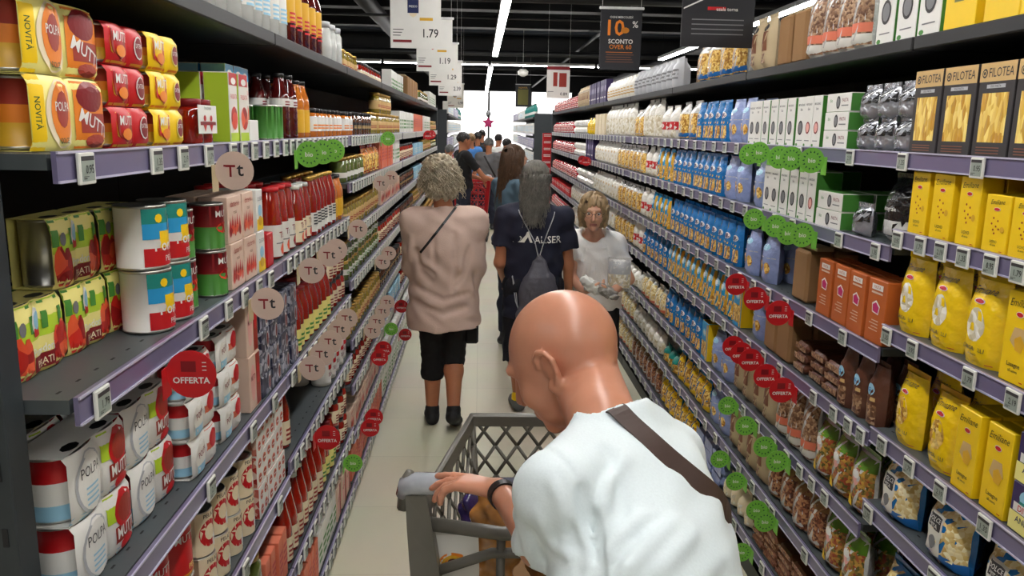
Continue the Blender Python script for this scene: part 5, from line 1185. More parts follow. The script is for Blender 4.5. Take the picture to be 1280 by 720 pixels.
def cloth(name, c, scale=180, bump=.15, rough=.85): return mat(name, c, rough=rough, vary=.04, scale=scale, bump=bump)

class Person:
    """world-space joints; root Empty at the feet"""
    def __init__(s, name_label, base, J, fwd, h=.008, lo=None, hi=None, group=None):
        s.J = {k: np.array(v, float) for k, v in J.items()}; s.base = np.array(base, float); s.fwd = nrm(fwd)
        s.root = link('person', None, loc=tuple(base)); tag(s.root, name_label, 'person', group)
        P_ = np.array(list(s.J.values())); s.lo = (P_.min(0) - .22) if lo is None else np.array(lo); s.hi = (P_.max(0) + .22) if hi is None else np.array(hi)
        s.lo[2] = max(s.lo[2], base[2] - .004); s.h = h
        s.r = nrm(s.J['shR'] - s.J['shL']); s.F = {}
    def field(s, lo=None, hi=None, h=None): return Field(s.lo if lo is None else lo, s.hi if hi is None else hi, h or s.h)
    def put(s, name, f, mats, matfn=None, label=None, parent=None):
        V, Q_ = f.mesh(); me = mesh_np(name, V, Q_, mats, matfn, origin=s.base)
        o = link(name, me, parent or s.root)
        if label: o['label'] = label
        s.F[name] = f; return o
    def frame(s):
        u = nrm(s.J['nec'] - s.J['pel']); f = nrm(s.fwd - u * (s.fwd @ u)); r = np.cross(f, u); return [r, f, u]
    def torso(s, f, t=0.0, k=.06, sc=(1, 1), hips=1.0, lower=True):
        J = s.J; r, fw_, u = s.frame(); hu = nrm(J['wai'] - J['pel']); hf = nrm(fw_ - hu * (fw_ @ hu)); hr = np.cross(hf, hu)
        wx, wy = sc
        if lower: f.ell(J['pel'], (.165 * wx * hips + t, .118 * wy * hips + t, .12 + t), [hr, hf, hu], k)
        f.ell(J['wai'], (.138 * wx + t, .10 * wy + t, .15 + t), [r, fw_, u], k)
        f.ell(J['che'], (.15 * wx + t, .108 * wy + t, .16 + t), [r, fw_, u], k)
        f.rc(J['shL'], J['shR'], .052 + t, None, k, flat=(fw_, 1.15))
        m = (J['shL'] + J['shR']) / 2
        for a in ('shL', 'shR'): f.rc(J['nec'] - u * .01, J[a] * .75 + m * .25, .036 + t, .040 + t, .035)
    def arm(s, f, side, t=0.0, stop=1.0, hand=True, r=(.046, .037, .025), k=.02, cutend=False):
        J = s.J; a, e, w = J['sh' + side], J['el' + side], J['wr' + side]
        if stop <= 1:
            q = a + (e - a) * stop; cuts = [(q, e - a)] if cutend else ()
            f.rc(a, q + (nrm(e - a) * .03 if cutend else 0), r[0] + t, r[0] + (r[1] - r[0]) * stop + t, k, cuts=cuts)
        else:
            f.rc(a, e, r[0] + t, r[1] + t, k); q = e + (w - e) * (stop - 1); cuts = [(q, w - e)] if cutend else ()
            mid = e + (w - e) * .3
            f.rc(e, w if not cutend else q + nrm(w - e) * .03, r[1] + t, r[2] + t, k, cuts=cuts)
    def leg(s, f, side, t=0.0, stop=2.0, r=(.082, .056, .036), k=.03, cutend=False):
        J = s.J; a, n, w = J['hp' + side], J['kn' + side], J['an' + side]
        if stop <= 1:
            q = a + (n - a) * stop; f.rc(a, q, r[0] + t, r[0] + (r[1] - r[0]) * stop + t, k, cuts=[(q, n - a)] if cutend else ())
        else:
            f.rc(a, n, r[0] + t, r[1] + t, k); q = n + (w - n) * (stop - 1)
            cuts = [(q, w - n)] if cutend else ()
            calf = n + (w - n) * .3 - s.fwd * .012
            f.rc(n, calf, r[1] * .92 + t, r[1] * .98 + t, k, cuts=cuts)
            if stop > 1.3: f.rc(calf, q if not cutend else q + nrm(w - n) * .02, r[1] * .98 + t, (r[1] * .98 + (r[2] - r[1] * .98) * (stop - 1)) + t, k, cuts=cuts)
    def head(s, f, C_, F_, U_, k=1.0, neck=True, fine=True):
        F_ = nrm(F_); U_ = nrm(U_ - F_ * (np.dot(U_, F_))); R_ = np.cross(F_, U_); s.HR, s.HF, s.HU, s.HC, s.hk = R_, F_, U_, np.array(C_, float), k
        L = s.hp; ax = [R_, F_, U_]
        f.ell(L(0, -.018, .03), np.array((.077, .098, .088)) * k, ax, .02)
        f.ell(L(0, .03, -.015), np.array((.064, .066, .088)) * k, ax, .025)
        f.ell(L(0, .04, -.07), np.array((.05, .048, .042)) * k, ax, .025)
        f.ell(L(0, .078, -.098), np.array((.02, .016, .018)) * k, ax, .02)
        if fine:
            f.rc(L(-.034, .083, .027), L(.034, .083, .027), .010 * k, None, .015)
            for sx in (-1, 1):
                f.ell(L(.032 * sx, .1, .006), np.array((.017, .014, .011)) * k, ax, .012, op='s')
                f.ell(L(.042 * sx, .066, -.03), np.array((.018, .02, .02)) * k, ax, .02)
                f.ell(L(.011 * sx, .103, -.037), np.array((.009, .009, .007)) * k, ax, .006)
            f.rc(L(0, .093, .012), L(0, .113, -.03), .007 * k, .011 * k, .008)
            f.rc(L(-.02, .088, -.062), L(.02, .088, -.062), .0055 * k, None, .006); f.rc(L(-.017, .088, -.071), L(.017, .088, -.071), .006 * k, None, .006)
            f.rc(L(-.02, .0965, -.0665), L(.02, .0965, -.0665), .0018 * k, None, .002, op='s')
        for sx in (-1, 1):
            f.ell(L(.079 * sx, -.008, -.002), np.array((.006, .018, .030)) * k, [nrm(R_ + F_ * .5 * sx), nrm(F_ - R_ * .5 * sx), U_], .005)
            E_ = [(.074, .013, .010), (.078, .009, .026), (.084, -.004, .034), (.090, -.019, .028), (.093, -.026, .010), (.090, -.021, -.010), (.083, -.009, -.026), (.077, .003, -.036), (.074, .010, -.030)]
            for e0, e1 in zip(E_, E_[1:]): f.rc(L(e0[0] * sx, e0[1], e0[2]), L(e1[0] * sx, e1[1], e1[2]), .0048 * k, .0048 * k, .004)
            f.ell(L(.078 * sx, .004, -.03), np.array((.006, .009, .011)) * k, ax, .005)
            if fine: f.ell(L(.092 * sx, -.006, .004), np.array((.006, .012, .02)) * k, [nrm(R_ + F_ * .35 * sx), nrm(F_ - R_ * .35 * sx), U_], .005, op='s')
        if neck:
            f.rc(L(0, -.035, -.045), s.J['nec'], .050 * k, .056 * k, .025); f.rc(L(0, .01, -.06), s.J['nec'] + s.fwd * .02, .038 * k, .046 * k, .025)
    def hp(s, x, y, z): return s.HC + s.hk * (s.HR * x + s.HF * y + s.HU * z)
    def hand(s, f, side, d, pn, thumb, curl=.4, k=1.0, spread=.12, thumbcurl=.3, curls=None):
        """d: finger direction, pn: palm normal (towards the palm side), thumb: sideways direction of the thumb"""
        w = s.J['wr' + side]; d = nrm(d); pn = nrm(pn - d * (pn @ d)); th = nrm(thumb - d * (thumb @ d) - pn * (np.dot(thumb, pn)))
        for a in (-.024, -.008, .008, .024):
            f.rc(w + th * a * .6 + d * .012, w + d * (.082 if abs(a) < .02 else .076) * k + th * a, .0135 * k, .0115 * k, .012)
        for i, (a, L_) in enumerate(((.027, .074), (.009, .082), (-.009, .077), (-.026, .06))):
            p = w + d * .082 * k + th * a * k * 1.06; ang = 0; dd = nrm(d + th * a * spread * 8)
            c = curl if curls is None else curls[i]
            for j, (fr, r0, r1) in enumerate(((.46, .0092, .0086), (.30, .0086, .008), (.24, .008, .0068))):
                ang += c * (1, 1.15, .8)[j]; v = dd * math.cos(ang) + pn * math.sin(ang); q = p + v * L_ * fr * k
                f.rc(p, q, r0 * k, r1 * k, .003); p = q
        p = w + d * .022 * k + th * .024 * k + pn * .006; v = nrm(d * .72 + th * .75 + pn * .25)
        for j, (L_, r0, r1) in enumerate(((.04, .0155, .012), (.032, .0115, .0102), (.026, .0102, .008))):
            q = p + v * L_ * k; f.rc(p, q, r0 * k, r1 * k, .008 if j == 0 else .004); p = q; v = nrm(v + (d * .5 - th * .35 + pn * .35) * thumbcurl)
    def shoe(s, f, side, d, t=0.0, L_=.25, sole=False):
        a = s.J['an' + side]; d = nrm((d[0], d[1], d[2] if len(d) > 2 else 0)); z0 = s.base[2]
        r_ = np.cross(d, (0, 0, 1)); hgt = a[2]
        u_ = np.cross(r_, d)
        heel = a - u_ * (.075 - .03) - d * .035; toe = a - u_ * (.075 - .026) + d * (L_ - .095)
        if not sole:
            f.rc(heel, a + d * .03 - u_ * .02, .036 + t, .04 + t, .02); f.rc(heel + d * .02, toe - d * .05, .038 + t, .04 + t, .02, flat=(u_, .85)); f.rc(toe - d * .07, toe, .042 + t, .032 + t, .02, flat=(u_, .75))
            f.rc(a - u_ * .02, a + u_ * .012, .042 + t, .044 + t, .015)
        else: f.rc(heel - u_ * .03, toe - u_ * .022, .042, .04, .0, flat=(u_, .42))
def strands(name, lines, r0, r1, m, parent, origin, sides=3):
    """many tapered locks as one mesh; lines: list of (n,3) arrays"""
    Vs = []; Qs = []; b = 0
    for L_ in lines:
        L_ = np.asarray(L_, float); n = len(L_); t = np.gradient(L_, axis=0); t /= np.linalg.norm(t, axis=1)[:, None] + 1e-9
        a = np.cross(t, (0.31, .2, .93)); a /= np.linalg.norm(a, axis=1)[:, None] + 1e-9; c = np.cross(t, a)
        rr = np.linspace(r0, r1, n)[:, None]
        for k in range(sides):
            an = 2 * PI * k / sides; Vs.append(L_ + (a * math.cos(an) + c * math.sin(an)) * rr)
        for i in range(n - 1):
            for k in range(sides): Qs.append((b + k * n + i, b + ((k + 1) % sides) * n + i, b + ((k + 1) % sides) * n + i + 1, b + k * n + i + 1))
        b += sides * n
    me = mesh_np(name, np.concatenate(Vs), np.array(Qs), [m], origin=origin); return link(name, me, parent)
def ribbon(name, pts, nors, w, t, m, parent=None, origin=(0, 0, 0)):
    """flat band through pts, facing nors"""
    g = G(); P_ = [np.array(p, float) - np.array(origin) for p in pts]; n = len(P_); vs = []
    for i in range(n):
        tg = nrm(P_[min(i + 1, n - 1)] - P_[max(i - 1, 0)]); nn = nrm(np.array(nors[i], float) - tg * (np.dot(nors[i], tg))); sd = np.cross(tg, nn)
        for a, b in ((-1, -1), (1, -1), (1, 1), (-1, 1)): vs.append(tuple(P_[i] + sd * a * w / 2 + nn * b * t / 2))
    fs = [(i * 4 + k, i * 4 + (k + 1) % 4, (i + 1) * 4 + (k + 1) % 4, (i + 1) * 4 + k) for i in range(n - 1) for k in range(4)] + [(3, 2, 1, 0), tuple((n - 1) * 4 + k for k in range(4))]
    g.add(vs, fs, m); return link(name, smart(name, *g.parts['']), parent)
# ------------------------------------------------------------------ people
SK_TAN = skin('tanned_skin', (186, 122, 88)); SK_MAN = skin('sunburnt_skin', (202, 140, 112), .34); SK_L = skin('fair_skin', (222, 168, 140)); LIP = mat('lips', (178, 112, 98), rough=.45)
def limbs(o):
    return o
# --- bald man pushing the trolley
def build_man():
    J = dict(pel=(.25, .975, .93), wai=(.258, 1.035, 1.06), che=(.252, 1.16, 1.19), nec=(.212, 1.255, 1.325), shL=(.122, 1.10, 1.275), shR=(.325, 1.295, 1.25),
             elL=(.112, 1.255, 1.10), wrL=(.046, 1.50, 1.087), elR=(.345, 1.36, 1.03), wrR=(.30, 1.54, 1.085),
             hpL=(.13, .90, .88), knL=(.10, .99, .48), anL=(.11, .90, .085), hpR=(.28, .97, .88), knR=(.27, 1.08, .48), anR=(.29, 1.0, .085))
    p = Person('bald man in a white T-shirt leaning on the grey shopping trolley', (.2, .95, 0), J, (-.5, .86, 0), h=.0046)
    b = p.field(lo=(-.2, .7, 0), hi=(.62, 1.82, 1.56))
    C_ = (.155, 1.415, 1.386)
    for s_ in 'LR':
        p.arm(b, s_, -.002, stop=2.0); p.leg(b, s_, -.012)
    p.torso(b, -.016)
    p.head(b, C_, (-.74, .345, -.57), (-.51, .24, .82), k=1.02)
    b.ell(p.hp(0, -.05, .012), (.072, .062, .07), [p.HR, p.HF, p.HU], .02)
    # neck creases and the temple tendon
    b.fold([p.hp(-.03, -.096, -.03), p.hp(.03, -.098, -.028)], .006, -.002); b.fold([p.hp(-.035, -.088, -.055), p.hp(.035, -.09, -.05)], .006, -.002)
    # hands close on the handle bar (bar runs along x at y 1.60, z 1.045)
    p.hand(b, 'L', (-.90, .42, .0), (0, -.1, -1), (.4, .9, -.1), curls=(.08, .22, .38, .5), spread=.06, thumbcurl=.15)
    p.hand(b, 'R', (.1, .95, .1), (0, -.1, -1), (-1, 0, -.2), curls=(.85, .85, .85, .85))
    p.put('body', b, [SK_MAN]); p.body = b
    SE = dict(L=np.array((.122, 1.185, 1.132)), R=p.J['shR'] + (p.J['elR'] - p.J['shR']) * .8)
    sh = p.field(lo=(-.05, .68, .78), hi=(.58, 1.55, 1.46), h=.0046)
    p.torso(sh, .012, k=.04, sc=(1.0, 1.08)); sh.rc((.256, 1.055, 1.12), (.25, .98, .84), .15, .165, .05, flat=(p.fwd, .82), cuts=[((0, 0, .86), (0, 0, -1))])
    for s_ in 'LR':
        a, q = p.J['sh' + s_], SE[s_]; d = nrm(q - a)
        sh.rc(a, q + d * .05, .060, .066, .008, cuts=[(q, d if s_ == 'R' else (0, .05, -1))])
    # hollow the sleeve ends a little, then creases
    for s_ in 'LR':
        a, q = p.J['sh' + s_], SE[s_]; d = nrm(q - a); sh.rc(q - d * .02, q + d * .04, .055, .059, .002, op='s')
    sh.ell((.232, 1.238, 1.338), (.066, .05, .05), None, .03); sh.ell((.272, 1.262, 1.305), (.05, .045, .045), None, .03)
    u = nrm(p.J['nec'] - p.J['che']); sh.rc(p.J['nec'] + np.array((-.012, .03, .02)), p.J['nec'] + np.array((-.06, .13, .09)), .064, .08, .004, op='s')
    sh.rc(p.J['nec'] + np.array((-.004, .012, .018)), p.J['nec'] + np.array((.0, .01, .07)), .066, .07, .003, op='s')
    # drapery creases from the armpit
    ax = np.array((.175, 1.085, 1.15))
    for (x0, y0, z0), (x1, y1, z1), r, dp in (((.145, 1.05, 1.22), (.19, 1.03, 1.10), .012, -.007), ((.17, 1.03, 1.19), (.205, .99, 1.06), .012, -.006), ((.19, 1.02, 1.15), (.29, .97, 1.06), .016, -.005), ((.20, 1.03, 1.10), (.32, .98, .99), .018, -.006),
                                              ((.21, 1.05, 1.23), (.17, 1.06, 1.12), .014, .004), ((.24, .98, 1.12), (.35, 1.0, 1.2), .02, -.005), ((.25, .96, 1.06), (.37, 1.02, 1.15), .02, -.005), ((.08, 1.10, 1.22), (.11, 1.12, 1.13), .012, -.004), ((.06, 1.12, 1.2), (.08, 1.15, 1.11), .012, -.004), ((.13, 1.08, 1.25), (.15, 1.09, 1.15), .011, -.005)):
        n = 6; pts = [np.array((x0, y0, z0)) + (np.array((x1, y1, z1)) - np.array((x0, y0, z0))) * i / n for i in range(n + 1)]
        pts = [sh.march(q + np.array((0, -.25, .05)), (0, 1, -.2), 0) for q in pts]; sh.fold(pts, r, dp)
    eye_ = np.array((0, 0, 1.8))
    def crease(L_, r_, dp, m=14):
        L_ = np.array(L_); t = np.linspace(0, len(L_) - 1.001, m); i = t.astype(int); f = (t - i)[:, None]; Q0 = L_[i] * (1 - f) + L_[i + 1] * f
        sh.fold([sh.march(q - nrm(q - eye_) * .18, q - eye_, 0) for q in Q0], r_, dp)
    crease([(0.069, 0.95, 1.409), (0.096, 0.95, 1.403), (0.119, 0.95, 1.378), (0.137, 0.95, 1.345)], .0055, -.004)
    crease([(0.137, 0.95, 1.345), (0.148, 0.95, 1.306), (0.156, 0.95, 1.267), (0.16, 0.95, 1.231), (.162, .95, 1.19)], .010, -.038)
    crease([(0.148, 0.95, 1.32), (0.154, 0.95, 1.28), (0.16, 0.95, 1.24)], .006, -.008)
    crease([(0.162, 0.95, 1.236), (0.183, 0.95, 1.278), (0.213, 0.95, 1.312)], .014, .003); crease([(0.193, 0.95, 1.231), (0.225, 0.95, 1.272), (0.26, 0.95, 1.306)], .016, .003)
    crease([(0.178, 0.95, 1.234), (0.205, 0.95, 1.275), (0.236, 0.95, 1.309)], .009, -.002); crease([(0.238, 0.95, 1.231), (0.263, 0.95, 1.261), (0.283, 0.95, 1.289)], .014, .0025)
    crease([(0.16, 0.95, 1.317), (0.171, 0.95, 1.356), (0.193, 0.95, 1.394)], .012, .003); crease([(0.151, 0.95, 1.33), (0.160, 0.95, 1.366), (0.178, 0.95, 1.40)], .008, -.003)
    crease([(0.097, 0.95, 1.361), (0.114, 0.95, 1.317), (0.123, 0.95, 1.261)], .012, .002); crease([(0.078, 0.95, 1.317), (0.1, 0.95, 1.273), (0.142, 0.95, 1.244)], .012, .002)
    crease([(0.162, 0.95, 1.405), (0.184, 0.95, 1.362), (0.192, 0.95, 1.306)], .014, -.003)
    sh.ripple(.0022, (.16, .16, .13), 4)
    p.put('t_shirt', sh, [cloth('white_cotton', (226, 236, 238), 260, .04)])
    pa = p.field(lo=(-.08, .68, .05), hi=(.5, 1.25, 1.08), h=.008)
    for s_ in 'LR': p.leg(pa, s_, .012, stop=1.96, cutend=True)
    pa.ell(p.J['pel'] - np.array((0, 0, .02)), (.165, .135, .13), p.frame(), .05); pa.cut((0, 0, 1.0), (0, 0, 1)); pa.ripple(.004, (.2, .2, .25), 2)
    p.put('trousers', pa, [cloth('dark_blue_denim', (44, 52, 78))])
    so = p.field(lo=(-.1, .75, 0), hi=(.5, 1.3, .2), h=.006)
    for s_, d in (('L', (-.35, .93)), ('R', (-.2, .97))): p.shoe(so, s_, d)
    p.put('shoes', so, [mat('grey_trainers', (90, 92, 96), rough=.6)])
    # watch band on the left wrist
    g = G(); w = p.J['wrL']; d = nrm(p.J['wrL'] - p.J['elL']); c = w - d * .03; a = nrm(np.cross(d, (0, 0, 1))); bb = np.cross(a, d); ring = []
    for i in range(24):
        v = a * math.cos(i * PI / 12) + bb * math.sin(i * PI / 12); q = b.march(c + v * .06, -v, .0012); ring.append((q, v))
    vs = []
    for q, v in ring:
        for s1, s2 in ((-1, 0), (1, 0), (1, 1), (-1, 1)): vs.append(tuple(q + d * s1 * .0105 + v * s2 * .0035))
    g.add(vs, [(i * 4 + k, i * 4 + (k + 1) % 4, ((i + 1) % 24) * 4 + (k + 1) % 4, ((i + 1) % 24) * 4 + k) for i in range(24) for k in range(4)], 'black')
    o = link('wrist_band', smart('wrist_band', *g.parts['']), None); tag(o, 'black rubber watch band on the bald man\'s wrist', 'watch')
    # brown strap from the left neck down across the back to the right hip, with its small bag in front
    pts, nn = [], []
    A = [(.12, 1.36, 1.30), (.150, 1.33, 1.36), (.175, 1.27, 1.40), (.205, 1.20, 1.41), (.245, 1.15, 1.38), (.29, 1.11, 1.33), (.335, 1.12, 1.27), (.365, 1.15, 1.21), (.385, 1.19, 1.15), (.395, 1.24, 1.09), (.39, 1.3, 1.04)]
    ctr = np.array((.225, 1.2, 1.16))
    def samp(L_, m):
        L_ = np.array(L_); t = np.linspace(0, len(L_) - 1, m); i = np.clip(t.astype(int), 0, len(L_) - 2); f = (t - i)[:, None]; p0 = L_[np.clip(i - 1, 0, None)]; p1 = L_[i]; p2 = L_[i + 1]; p3 = L_[np.clip(i + 2, None, len(L_) - 1)]
        return .5 * ((2 * p1) + (-p0 + p2) * f + (2 * p0 - 5 * p1 + 4 * p2 - p3) * f * f + (-p0 + 3 * p1 - 3 * p2 + p3) * f ** 3)
    for q in samp(A, 46):
        d = nrm(ctr + np.array((0, 0, (q[2] - 1.16) * .7)) - q); r_ = sh.march(q - d * .12, d, .003, far=.5); pts.append(r_); nn.append(-d)
    P_ = np.array(pts); 
    for _ in range(3): P_[1:-1] = (P_[:-2] + P_[1:-1] * 2 + P_[2:]) / 4
    g = ribbon('shoulder_bag', list(P_), nn, .034, .003, mat('brown_leather_strap', (70, 52, 46), rough=.5, vary=.1))
    tag(g, 'brown leather bag strap slung across the bald man\'s white T-shirt', 'bag strap')
    return p
MAN = build_man()

# --- generic standing joints
def joints(x, y, H, ang, lean=0.0, sw=.105, step=.0, arms=((0, 0), (0, 0))):
    """ang: heading in degrees, 0 = away from the camera, 90 = towards -x; arms: (forward, out) offsets of each wrist"""
    a = math.radians(ang); f = np.array((-math.sin(a), math.cos(a), 0)); r = np.array((math.cos(a), math.sin(a), 0)); o = np.array((x, y, 0.)); z = np.array((0, 0, 1.))
    J = dict(pel=o + z * .54 * H, wai=o + z * .635 * H + f * lean * .3, che=o + z * .735 * H + f * lean * .7, nec=o + z * .835 * H + f * (lean - .01))
    m = o + z * .805 * H + f * (lean - .01)
    for s_, k, (af, ao, *ex) in (('L', -1, arms[0]), ('R', 1, arms[1])):
        up_ = ex[0] if ex else 0
        J['sh' + s_] = m + r * k * sw * H; J['el' + s_] = m + r * k * (sw * H + .03 + ao * .5) - z * .185 * H + f * (af * .25 - .02)
        J['wr' + s_] = J['el' + s_] + nrm(f * af + r * k * (ao * .3) + z * (-.15 * H + up_) * 1.0) * .15 * H
        J['hp' + s_] = o + r * k * .052 * H + z * .51 * H; st = step * k
        J['kn' + s_] = o + r * k * .05 * H + z * .28 * H + f * (.015 + st * .5); J['an' + s_] = o + r * k * .05 * H + z * .052 * H + f * st
    return J, f, r

# --- woman in the loose pink top, seen from behind
def build_pink():
    J, f, r = joints(-.205, 4.70, 1.56, 6, sw=.108, arms=((.9, .06, .22), (.9, .12, .2)))
    J['anL'] = np.array((-.275, 4.72, .083)); J['knL'] = np.array((-.275, 4.76, .44)); J['anR'] = np.array((-.14, 4.60, .12)); J['knR'] = np.array((-.145, 4.74, .45)); J['nec'] += np.array((0, 0, .02))
    J['elL'] = np.array((-.375, 4.72, .99)); J['elR'] = np.array((-.03, 4.72, .99)); J['wrL'] = np.array((-.33, 4.95, 1.02)); J['wrR'] = np.array((-.06, 4.96, 1.02))
    p = Person('woman with curly blonde-grey hair in a loose pink top and black leggings, back turned', (-.2, 4.70, 0), J, f, h=.008)
    b = p.field()
    for s_ in 'LR': p.arm(b, s_, 0, stop=2.0); p.leg(b, s_, 0)
    p.torso(b, -.01); p.head(b, (-.235, 4.745, 1.50), (-.25, .93, -.2), (-.05, .2, 1), fine=False)
    for s_, k in (('L', 1), ('R', -1)): p.hand(b, s_, (.25 * k, .95, 0), (0, 0, -1), (k, .1, 0), curl=.5)
    p.put('body', b, [SK_TAN])
    t = p.field(lo=(-.56, 4.4, .58), hi=(.14, 5.05, 1.42), h=.007)
    t.rc(J['shL'] + (0, 0, -.01), J['shR'] + (0, 0, -.01), .075, None, .03, flat=(f, 1.1))
    t.ell((-.2, 4.70, 1.08), (.205, .155, .27), None, .06); t.rc((-.2, 4.70, 1.1), (-.205, 4.70, .62), .19, .225, .06, flat=(f, .8))
    t.rc(J['nec'] - (0, 0, .03), J['shL'], .06, .07, .05); t.rc(J['nec'] - (0, 0, .03), J['shR'], .06, .07, .05)
    for s_ in 'LR':
        t.rc(J['sh' + s_], J['el' + s_], .078, .076, .05); t.rc(J['el' + s_], J['wr' + s_] - nrm(J['wr' + s_] - J['el' + s_]) * .03, .074, .05, .03)
    t.cut((-.2, 4.7, .635), (.04, .05, -1))
    t.rc(J['nec'] + (0, .02, .0), J['nec'] + (0, .03, .08), .078, .085, .01, op='s')
    for pts, rr, dp in (([(-.36, 4.5, 1.1), (-.33, 4.5, .98), (-.27, 4.5, .92)], .02, -.012), ([(-.34, 4.5, 1.02), (-.24, 4.5, .96)], .018, -.010), ([(-.05, 4.5, 1.12), (-.08, 4.5, .98), (-.13, 4.5, .9)], .022, -.010), ([(-.14, 4.5, 1.2), (-.13, 4.5, 1.0), (-.15, 4.5, .85)], .022, -.008), ([(-.26, 4.5, 1.18), (-.25, 4.5, 1.0)], .022, -.008),
                        ([(-.38, 4.5, .9), (-.2, 4.5, .82), (-.03, 4.5, .86)], .02, -.008), ([(-.37, 4.5, .8), (-.2, 4.5, .74), (-.05, 4.5, .78)], .022, -.008), ([(-.02, 4.5, .95), (-.0, 4.5, .8)], .02, -.01), ([(-.39, 4.5, 1.18), (-.4, 4.5, 1.02)], .02, .01)):
        q = []
        for i in range(len(pts) - 1):
            for k in range(6): q.append(np.array(pts[i]) + (np.array(pts[i + 1]) - np.array(pts[i])) * k / 6)
        t.fold([t.march(v - (0, .25, 0), (0, 1, 0), 0) for v in q], rr, dp)
    t.ripple(.004, (.22, .25, .2), 3)
    p.put('top', t, [cloth('dusty_pink_cotton', (208, 180, 166))])
    l = p.field(lo=(-.45, 4.4, .28), hi=(.05, 5.0, .9))
    for s_, q in (('L', 1.48), ('R', 1.22)): p.leg(l, s_, .012, stop=q, cutend=True)
    l.ell(J['pel'], (.17, .14, .13), None, .05); l.ripple(.002, (.1, .1, .08), 5)
    p.put('leggings', l, [cloth('black_jersey', (14, 14, 16))])
    s2 = p.field(lo=(-.45, 4.4, 0), hi=(.05, 5.0, .22), h=.006); p.shoe(s2, 'L', (-.1, 1)); p.shoe(s2, 'R', (.12, 1, -.45))
    p.put('trainers', s2, [mat('black_mesh_trainers', (24, 24, 26), rough=.7, scale=120, bump=.3)])
    # curly chin-length hair
    hb = p.field(lo=(-.42, 4.5, 1.28), hi=(-.03, 4.95, 1.68)); ax = [p.HR, p.HF, p.HU]
    hb.ell(p.hp(0, -.03, .045), (.106, .112, .10), ax, .02); hb.ell(p.hp(0, -.06, -.04), (.108, .075, .095), ax, .03); hb.ell(p.hp(0, .1, -.04), (.07, .09, .12), ax, .02, op='s'); hb.ripple(.012, (.06, .06, .06), 8)
    HM = mat('ash_blonde_hair', (190, 178, 154), rough=.5, vary=.5, scale=24, bump=.6)
    hair = p.put('hair', hb, [HM]); rs = np.random.RandomState(5); Ls = []
    for i in range(620):
        th = rs.uniform(-PI, PI); ph = rs.uniform(-.55, 1.35)
        v = np.array((math.cos(ph) * math.sin(th), -math.cos(ph) * math.cos(th), math.sin(ph)))
        if v[1] > .35 and v[2] < .5: continue
        s0 = np.array((0, -.03, .03)) + v * (.092, .1, .09); n = 14; pts = []; ph0 = rs.uniform(0, 6); rad = rs.uniform(.007, .014); ln = rs.uniform(.05, .10)
        e1 = nrm(np.cross(v, (0.1, .2, 1))); 
        for k in range(n):
            q = k / (n - 1); d = s0 + v * (.012 * q) + np.array((v[0] * .02, v[1] * .02 - .004, -ln)) * q * (1.2 - .5 * max(v[2], 0)); w = ph0 + q * 7.5
            pts.append(p.hp(*(d + e1 * math.cos(w) * rad + v * math.sin(w) * rad + v * rad)))
        Ls.append(np.array(pts))
    strands('curls', Ls, .0042, .0015, HM, hair, p.base - np.array(hair.location) if False else p.base)
    # thin black strap
    pts = [t.march(np.array(q) - (0, .2, 0), (0, 1, 0), .002) for q in [np.array((-.125, 4.5, 1.36)) + (np.array((-.335, 4.5, 1.09)) - np.array((-.125, 4.5, 1.36))) * i / 16 for i in range(17)]]
    o = ribbon('crossbody_strap', pts, [(0, -1, .2)] * 17, .014, .003, pm('black')); tag(o, 'thin black bag strap across the back of the pink top', 'bag strap')
    g = G(); g.box(-.012, .045, -.04, .04, 0, .13, cloth('black_bag_cloth', (16, 16, 18)), .012); g.part('zip').box(.0455, .047, -.03, .03, .10, .104, pm('tin'))
    tag(build('handbag', g, loc=(-.035, 4.72, .52), rz=-PI / 2), 'small black bag hanging below the hem of the pink top', 'bag')
    return p
PINK = build_pink()

